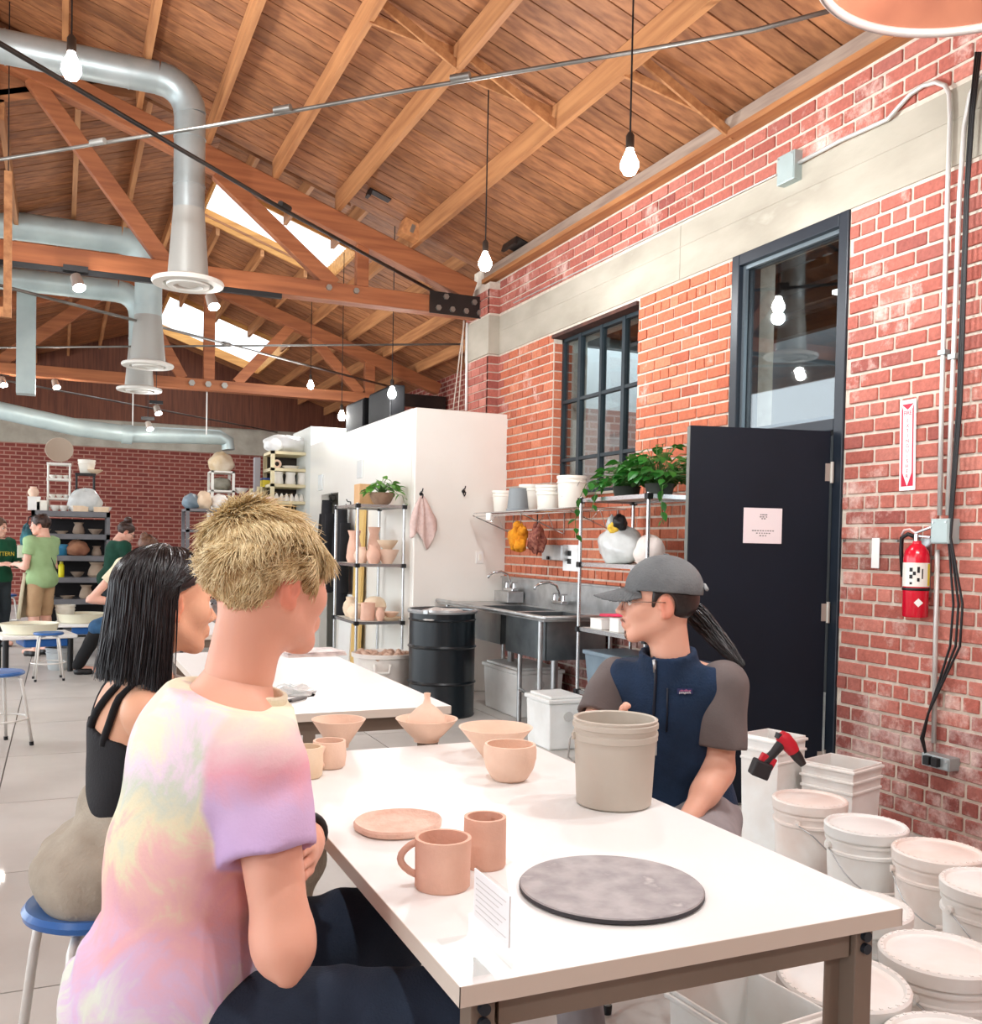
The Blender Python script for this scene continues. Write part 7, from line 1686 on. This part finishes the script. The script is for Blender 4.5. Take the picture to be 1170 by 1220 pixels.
# cap
CAPM = mat('cap_grey', (112, 116, 117), (92, 96, 98), rough=.95, scale=9, bump=.3, bscale=150, c3=(140, 143, 144))
def capf(P):
    d = ell(P, (-.018, 0, .045), (.112, .092, .096)); d = np.maximum(d, .036+.1*np.clip(-P[:, 0]-.02, 0, .2)*-.55-P[:, 2]+.0); inn = ell(P, (-.018, 0, .04), (.106, .086, .092)); d = np.maximum(d, -inn)
    br = np.maximum(np.abs(P[:, 2]-(.046-1.05*np.clip(P[:, 0]-.07, 0, 1)**1.0*.28-9*P[:, 1]**2*.6))-.0028, ell(P*np.array([1, 1, 0]), (.085, 0, 0), (.098, .078, 1.))); br = np.maximum(br, .055-P[:, 0])
    return smin(d, br, .006)
v, q = surf(capf, (-.15, -.12, -.03), (.21, .12, .16), .0035); np_obj('cap', [(place(v, Rh, ho, 1.03), q)], CAPM, t)
q = MB().lathe([(0, .004), (.008, .002), (.01, -.002), (0, -.002)], 12, (-.018, 0, .141)); q.v = [tuple(x) for x in place(np.array(q.v), Rh, ho, 1.03)]; q.build('cap_button', CAPM, t, smooth=True, world=True)
q = MB().tube([(-.13, -.045, .05), (-.132, 0, .06), (-.13, .045, .05)], .006, 6); q.v = [tuple(x) for x in place(np.array(q.v), Rh, ho, 1.03)]; q.build('cap_strap', mat('cap_strap', (150, 154, 154), rough=.8), t, smooth=True, world=True)
# hair under the cap and ponytail
DH = hair_mat('dark_hair', (24, 20, 20), (44, 36, 34), .35)
def hb_(P):
    d = ell(P, (-.02, 0, .02), (.104, .085, .08)); d = np.maximum(d, P[:, 2]-.05); d = np.maximum(d, P[:, 0]-.028); d = np.maximum(d, -.05-P[:, 2]+.4*np.clip(P[:, 0]+.09, -.05, .1)); return smax(d, -ell(P, (-.012, 0, -.006), (.03, .2, .042)), .008)
v, q = surf(hb_, (-.15, -.12, -.1), (.13, .12, .1), .005); np_obj('hair', [(place(v, Rh, ho, 1.0), q)], DH, t)
rs = np.random.RandomState(3); n = 700; m = 14; s = np.linspace(0, 1, m)
A_, B_, C_, D_ = [np.array(list(p)) for p in (dep(812, 708, 2.96), dep(826, 732, 3.0), dep(846, 748, 2.98), dep(882, 792, 2.86))]
ctl = np.stack([A_, B_, C_, D_]); bz_ = lambda u: ((1-u)**3)[:, None]*ctl[0]+(3*u*(1-u)**2)[:, None]*ctl[1]+(3*u*u*(1-u))[:, None]*ctl[2]+(u**3)[:, None]*ctl[3]
cen = bz_(s); wd = .034*np.abs(np.cos(s*math.pi*.95*.5))**.5*(1-.7*np.exp(-((s-.22)/.07)**2))+.004
off = rs.normal(size=(n, 1, 3)); off /= np.linalg.norm(off, axis=2, keepdims=True); rad = rs.uniform(0, 1, (n, 1, 1))**.5
pth = cen[None]+off*rad*wd[None, :, None]+rs.normal(0, .0015, (n, m, 3)); strands('ponytail', pth, .002, DH, t)
tt = bz_(np.array([.19, .26])); MB().cyl(tuple(tt[0]), tuple(tt[1]), .018, n=16).build('hair_tie', BLACK, t, smooth=40, world=True)
# glasses, moustache and beard shadow
def loc(p): return tuple(place(np.array([p]), Rh, ho)[0])
q = MB()
for sd in (-1, 1):
    q.tube([loc((.108-.004*abs(math.cos(a)), sd*.034+.024*math.cos(a), -.004+.019*math.sin(a))) for a in np.linspace(0, 2*math.pi, 28, endpoint=False)], .0013, 6, closed=True)
    q.tube([loc((.102, sd*.058, .002)), loc((.05, sd*.076, .006)), loc((-.01, sd*.083, .008))], .0014, 6)
q.tube([loc((.108, -.011, .0)), loc((.114, 0, .003)), loc((.108, .011, .0))], .0013, 6)
q.build('glasses', mat('glasses_metal', (170, 150, 140), rough=.25, metal=.9), t, smooth=True, world=True)
rs = np.random.RandomState(9); rows = []
for sd in (-1, 1):
    for i in range(22):
        y = sd*rs.uniform(.0, .027); x0 = .1035-9*y*y; p = np.array([x0, y, -.0485+rs.uniform(-.003, .003)-abs(y)*.15]); rows.append(np.stack([p, p+np.array([.001, sd*.003, -.004]), p+np.array([-.001, sd*.006, -.008])]))
for i in range(90):
    a = rs.uniform(-.85, .85); y = .03*math.sin(a); p = np.array([.088-.012*abs(math.sin(a))**2-.0, y, -.093+rs.uniform(-.014, .01)]); rows.append(np.stack([p, p+np.array([.0015, 0, -.003]), p+np.array([.002, 0, -.007])]))
pth = np.array(rows); hf = head_fn(False); Q = pth.reshape(-1, 3).copy()
for _ in range(8):
    d0 = hf(Q); g = np.stack([(hf(Q+np.eye(3)[i]*1e-3)-d0)/1e-3 for i in range(3)], 1); Q -= ((d0-.0008)/((g*g).sum(1)+1e-9))[:, None]*g
strands('moustache_and_beard', place(Q, Rh, ho).reshape(pth.shape), .0003, mat('stubble', (74, 54, 46), rough=.8), t)
# ---------------------------------------------------------------- background people
def stand_pose(base, bearing, h=1.68, lean=0, arms='bent', w=.95):
    b = math.radians(bearing); fw = V(math.sin(b), math.cos(b), 0); lf = V(-math.cos(b), math.sin(b), 0); k = h/1.7; x, y = base
    def at(f, l, z): return V(x, y, 0)+fw*(f*k)+lf*(l*k)+V(0, 0, z*k)
    J = dict(fw=fw, pelvis=at(0, 0, .93), neck=at(lean, 0, 1.42-abs(lean)*.25), w=w, footL=fw, footR=fw)
    J.update(hipL=at(0, .09, .9), hipR=at(0, -.09, .9), knL=at(.02, .1, .5), knR=at(.02, -.1, .5), anL=at(-.02, .1, .09), anR=at(-.02, -.1, .09))
    J.update(shL=at(lean, .175, 1.38-abs(lean)*.25), shR=at(lean, -.175, 1.38-abs(lean)*.25), elL=at(lean+.02, .24, 1.08), elR=at(lean+.02, -.24, 1.08), wrL=at(lean+.24, .14, 1.1), wrR=at(lean+.24, -.14, 1.1))
    return J, at, fw, lf
def dress(t, J, top, topname, slv_u, legs, legname, leg_u=1., fem=False, inf=.034, hem=.84):
    up = J['neck']-J['pelvis']
    def f(P):
        d = smin(torso(P, J, inf, .05, fem), ell(P, J['pelvis'], (.185, .185, .14)), .04)+wrinkle(P, .005, .7, 1.); d = cut(d, P, J['neck']+V(0, 0, .01), up); d = np.maximum(d, hem-P[:, 2])
        return smin(d, np.minimum(sleeve(P, J['shL'], J['elL'], .075, .07, min(slv_u, 1.)), sleeve(P, J['shR'], J['elR'], .075, .07, min(slv_u, 1.))), .02)
    lo, hi = bounds([J['pelvis'], J['neck'], J['shL'], J['shR'], J['elL'], J['elR']], .24); parts = [surf(f, lo, hi, .014)]
    if slv_u > 1:
        g = lambda P: np.minimum(cap(P, J['elL'], J['elL'].lerp(J['wrL'], .8), .062, .045), cap(P, J['elR'], J['elR'].lerp(J['wrR'], .8), .062, .045))
        lo, hi = bounds([J['elL'], J['elR'], J['wrL'], J['wrR']], .1); parts.append(surf(g, lo, hi, .012))
    np_obj(topname, parts, top, t)
    def l(P):
        d = ell(P, J['pelvis']-V(0, 0, .03), (.155, .155, .12))
        for s in ('L', 'R'):
            a, b, c = J['hip'+s], J['kn'+s], J['an'+s]; d = smin(d, cap(P, a, b, .1, .08), .03)
            if leg_u > .6: d = smin(d, cap(P, b, c, .078, .06), .02)
            else: pass
        return np.maximum(d+wrinkle(P, .005, .8, 2.), (J['knL'].z-.02 if leg_u <= .6 else .05)-P[:, 2])
    lo, hi = bounds([J[k] for k in ('pelvis', 'hipL', 'hipR', 'knL', 'knR', 'anL', 'anR')], .18); np_obj(legname, [surf(l, lo, hi, .015)], legs, t)
    for s in ('L', 'R'):
        a = math.atan2(J['foot'+s].y, J['foot'+s].x); q = MB().lathe([(0, 0), (.05, 0), (.055, .03), (.045, .06), (0, .065)], 16, wob=lambda a_, z: .9*abs(math.cos(a_))); o = q.build('shoe', BLACK, t, smooth=True)
        p = J['an'+s]+J['foot'+s]*.06; o.location = (p.x-t.location.x, p.y-t.location.y, 0.001); o.rotation_euler = (0, 0, a)
def hairdo(t, Rh, ho, m, kind='short', s=1, seed=1):
    f = lambda P: scalp_cap(P, .014, -.06, .06) if kind != 'up' else scalp_cap(P, .012, -.04, .065)
    v, q = surf(f, (-.15, -.12, -.12), (.13, .12, .16), .007); parts = [(place(v, Rh, ho, s), q)]
    if kind == 'bun':
        vs, fs = blob((0, 0, 0), 1, n=14, amp=.12, seed=seed); vs = np.array(vs)*np.array([.05, .052, .045])+np.array([-.05, 0, .15]); parts.append((place(vs, Rh, ho, s), np.array(fs)))
    if kind == 'up':
        vs, fs = blob((0, 0, 0), 1, n=14, amp=.2, seed=seed); vs = np.array(vs)*np.array([.05, .04, .05])+np.array([-.085, 0, .09]); parts.append((place(vs, Rh, ho, s), np.array(fs)))
    np_obj('hair', parts, m, t)
    p = short_locks(500, seed, -.05, .06, (.02, .035), 5); strands('hair_locks', place(p.reshape(-1, 3), Rh, ho, s).reshape(p.shape), .003, m, t)
def hands_for(J, at_, lf_, cell_s=1.):
    o = []
    for s, sd in (('L', -1), ('R', 1)):
        d = (J['wr'+s]-J['el'+s]); o.append(hand_fn(J['wr'+s], d, V(0, 0, -1)+(-lf_ if s == 'L' else lf_)*.6, .25, .95, thumb_side=sd))
    return o
BROWN = hair_mat('brown_hair', (46, 30, 26), (70, 46, 36)); BROWN2 = hair_mat('brown_hair_light', (86, 56, 42), (112, 76, 54))
GRN = mat('sweatshirt_green', (14, 84, 56), (10, 70, 46), rough=.9, scale=6); DGRN = mat('sweater_green', (22, 70, 54), (16, 56, 42), rough=.95, scale=8, bump=.3, bscale=90)
SAGE = mat('tee_sage', (160, 190, 140), (148, 178, 128), rough=.9, scale=6); TAN = mat('shorts_tan', (186, 154, 118), (170, 138, 104), rough=.9, scale=6); CRT = mat('tee_cream', (226, 214, 184), (214, 200, 170), rough=.9, scale=6)
GREYP = mat('trouser_dark', (44, 54, 60), (36, 44, 50), rough=.9, scale=6); APR = mat('apron_sand', (176, 164, 136), (160, 148, 122), rough=.95, scale=8); BDEN = mat('blue_denim', (52, 92, 128), (42, 78, 112), rough=.9, scale=8, bump=.2, bscale=160)
# green sweatshirt, at the frame edge
b = dep(-4, 700, 12.6); J, at, fw, lf = stand_pose((b.x, b.y), 140, 1.66); t = thing('person', 'person in a green sweatshirt with yellow lettering standing by the shelving', 'person', (b.x, b.y, 0))
J['elL'] = at(.06, .27, 1.1); J['wrL'] = at(.3, .2, 1.14)
Rh = head_R(120, 8); ho = tuple(J['neck']+V(0, 0, .155)+fw*.03); body_obj(t, 'body', J, Rh, ho, SK4, True, hands_for(J, at, lf), .015); dress(t, J, GRN, 'sweatshirt', 1.2, GREYP, 'trousers', 1, True); hairdo(t, Rh, ho, BROWN2, 'short', 1, 2); eyes_brows(t, Rh, ho)
tm = text_mesh('ITTERN', .075, extrude=.001); o = obj('lettering', tm, mat('lettering_yellow', (226, 206, 70), rough=.7), t)
cpt = J['pelvis'].lerp(J['neck'], .62)+fw*.172; ux = lf; o.matrix_basis = wmat(t).inverted() @ frame_m(ux, (0, 0, 1), ux.cross(V(0, 0, 1)), cpt)
# sage tee and shorts, back half turned
b = dep(49, 700, 11.8); J, at, fw, lf = stand_pose((b.x, b.y), -50, 1.70); t = thing('person', 'person in a sage green tee, tan shorts and apron standing before the shelving', 'person', (b.x, b.y, 0))
Rh = head_R(-75, 4); ho = tuple(J['neck']+V(0, 0, .155)+fw*.02); body_obj(t, 'body', J, Rh, ho, SK4, False, hands_for(J, at, lf), .015); dress(t, J, SAGE, 'tee_shirt', .55, TAN, 'shorts', .5, False, .042, .82); hairdo(t, Rh, ho, BROWN, 'short', 1, 3); eyes_brows(t, Rh, ho)
q = MB(); pts = []
for i in range(13):
    a = -1.3+2.6*i/12; d_ = fw*math.cos(a)+lf*math.sin(a); pts.append(d_)
vs = []
for z, r in ((.45, .27), (.7, .24), (.95, .205), (1.0, .2)): vs += [V(b.x, b.y, z)+d_*r for d_ in pts]
q.add(vs, [(j*13+i, j*13+i+1, (j+1)*13+i+1, (j+1)*13+i) for j in range(3) for i in range(12)]); o = q.build('apron', APR, t, smooth=True, world=True); sm = o.modifiers.new('thick', 'SOLIDIFY'); sm.thickness = .008
MB().tube([J['neck']+V(0, 0, .0)+(-fw)*.11+lf*.07, J['pelvis'].lerp(J['neck'], .5)-fw*.145, J['pelvis'].lerp(J['neck'], .2)-fw*.14-lf*.1], .008, 6).build('apron_strap', mat('strap_dark', (70, 80, 64), rough=.9), t, smooth=True, world=True)
p = dep(26, 657, 11.7); tag(MB().cbox((0, 0, 0), .11, .004, .15, .5).build('paper_sheet', MATS['paper_white']), 'white paper held by the person in the sage tee', 'paper').location = p
# dark green sweater with a bun, looking down
b = dep(133, 700, 12.4); J, at, fw, lf = stand_pose((b.x, b.y), 75, 1.68, .1); t = thing('person', 'person with a top bun, glasses and a dark green sweater looking down', 'person', (b.x, b.y, 0))
Rh = head_R(80, 28); ho = tuple(J['neck']+V(0, 0, .135)+fw*.075); body_obj(t, 'body', J, Rh, ho, SK4, True, hands_for(J, at, lf), .015); dress(t, J, DGRN, 'sweater', 1.2, GREYP, 'trousers', 1, True, .03); hairdo(t, Rh, ho, BROWN, 'bun', 1, 4); eyes_brows(t, Rh, ho)
q = MB()
for sd in (-1, 1): q.tube([tuple(place(np.array([(.11, sd*.033+.024*math.cos(a), -.002+.02*math.sin(a))]), Rh, np.array(ho))[0]) for a in np.linspace(0, 6.283, 20, endpoint=False)], .002, 5, closed=True).tube([tuple(place(np.array([pp]), Rh, np.array(ho))[0]) for pp in ((.1, sd*.058, .0), (-.01, sd*.083, .006))], .002, 5)
q.build('glasses', BLACK, t, smooth=True, world=True)
# cream tee, perched at the wheel
f0 = onz(96, 822, 0); b = V(f0.x+.42, f0.y+.15, 0); bl = -30
J, at, fw, lf = stand_pose((b.x, b.y), 78, 1.62, .16); t = thing('person', 'person in a cream tee and denim apron stepping forward at the pottery wheel', 'person', (b.x, b.y, 0))
J['neck'] = dep(170, 668, 10.45); J['shR'] = dep(146, 674, 10.25); J['shL'] = dep(190, 674, 10.65); J['elR'] = dep(108, 714, 10.15); J['wrR'] = dep(146, 718, 10.3); J['elL'] = dep(206, 714, 10.7); J['wrL'] = dep(190, 716, 10.5)
J['pelvis'] = dep(150, 738, 10.4); J['hipR'] = dep(140, 742, 10.3); J['hipL'] = dep(158, 742, 10.5); J['knR'] = dep(117, 750, 10.15); J['anR'] = dep(93, 803, 10.25); J['footR'] = V(.95, -.1, 0); J['knL'] = dep(150, 752, 10.2); J['anL'] = dep(140, 806, 10.4); J['anL'].z = J['anR'].z = .09; J['fw'] = V(.75, .66, 0)
Rh = head_R(70, 22); ho = tuple(J['neck']+V(0, 0, .135)+fw*.06); body_obj(t, 'body', J, Rh, ho, SK4, True, hands_for(J, at, lf), .014); dress(t, J, CRT, 'tee_shirt', .5, mat('leggings_black', (16, 16, 18), rough=.85), 'leggings', .9, True, .034, .66); hairdo(t, Rh, ho, BROWN2, 'up', 1, 6); eyes_brows(t, Rh, ho)
def dap(P):
    d = ell(P, J['pelvis']-V(0, 0, .05), (.17, .17, .13))
    for s in ('L', 'R'): d = smin(d, cap(P, J['hip'+s], J['kn'+s]+V(0, 0, .02), .105, .095), .04)
    return np.maximum(np.maximum(d+wrinkle(P, .006, .8, 3.), .40-P[:, 2]), P[:, 2]-.8)
lo, hi = bounds([J['pelvis'], J['knL'], J['knR']], .24); np_obj('denim_apron', [surf(dap, lo, hi, .014)], BDEN, t)
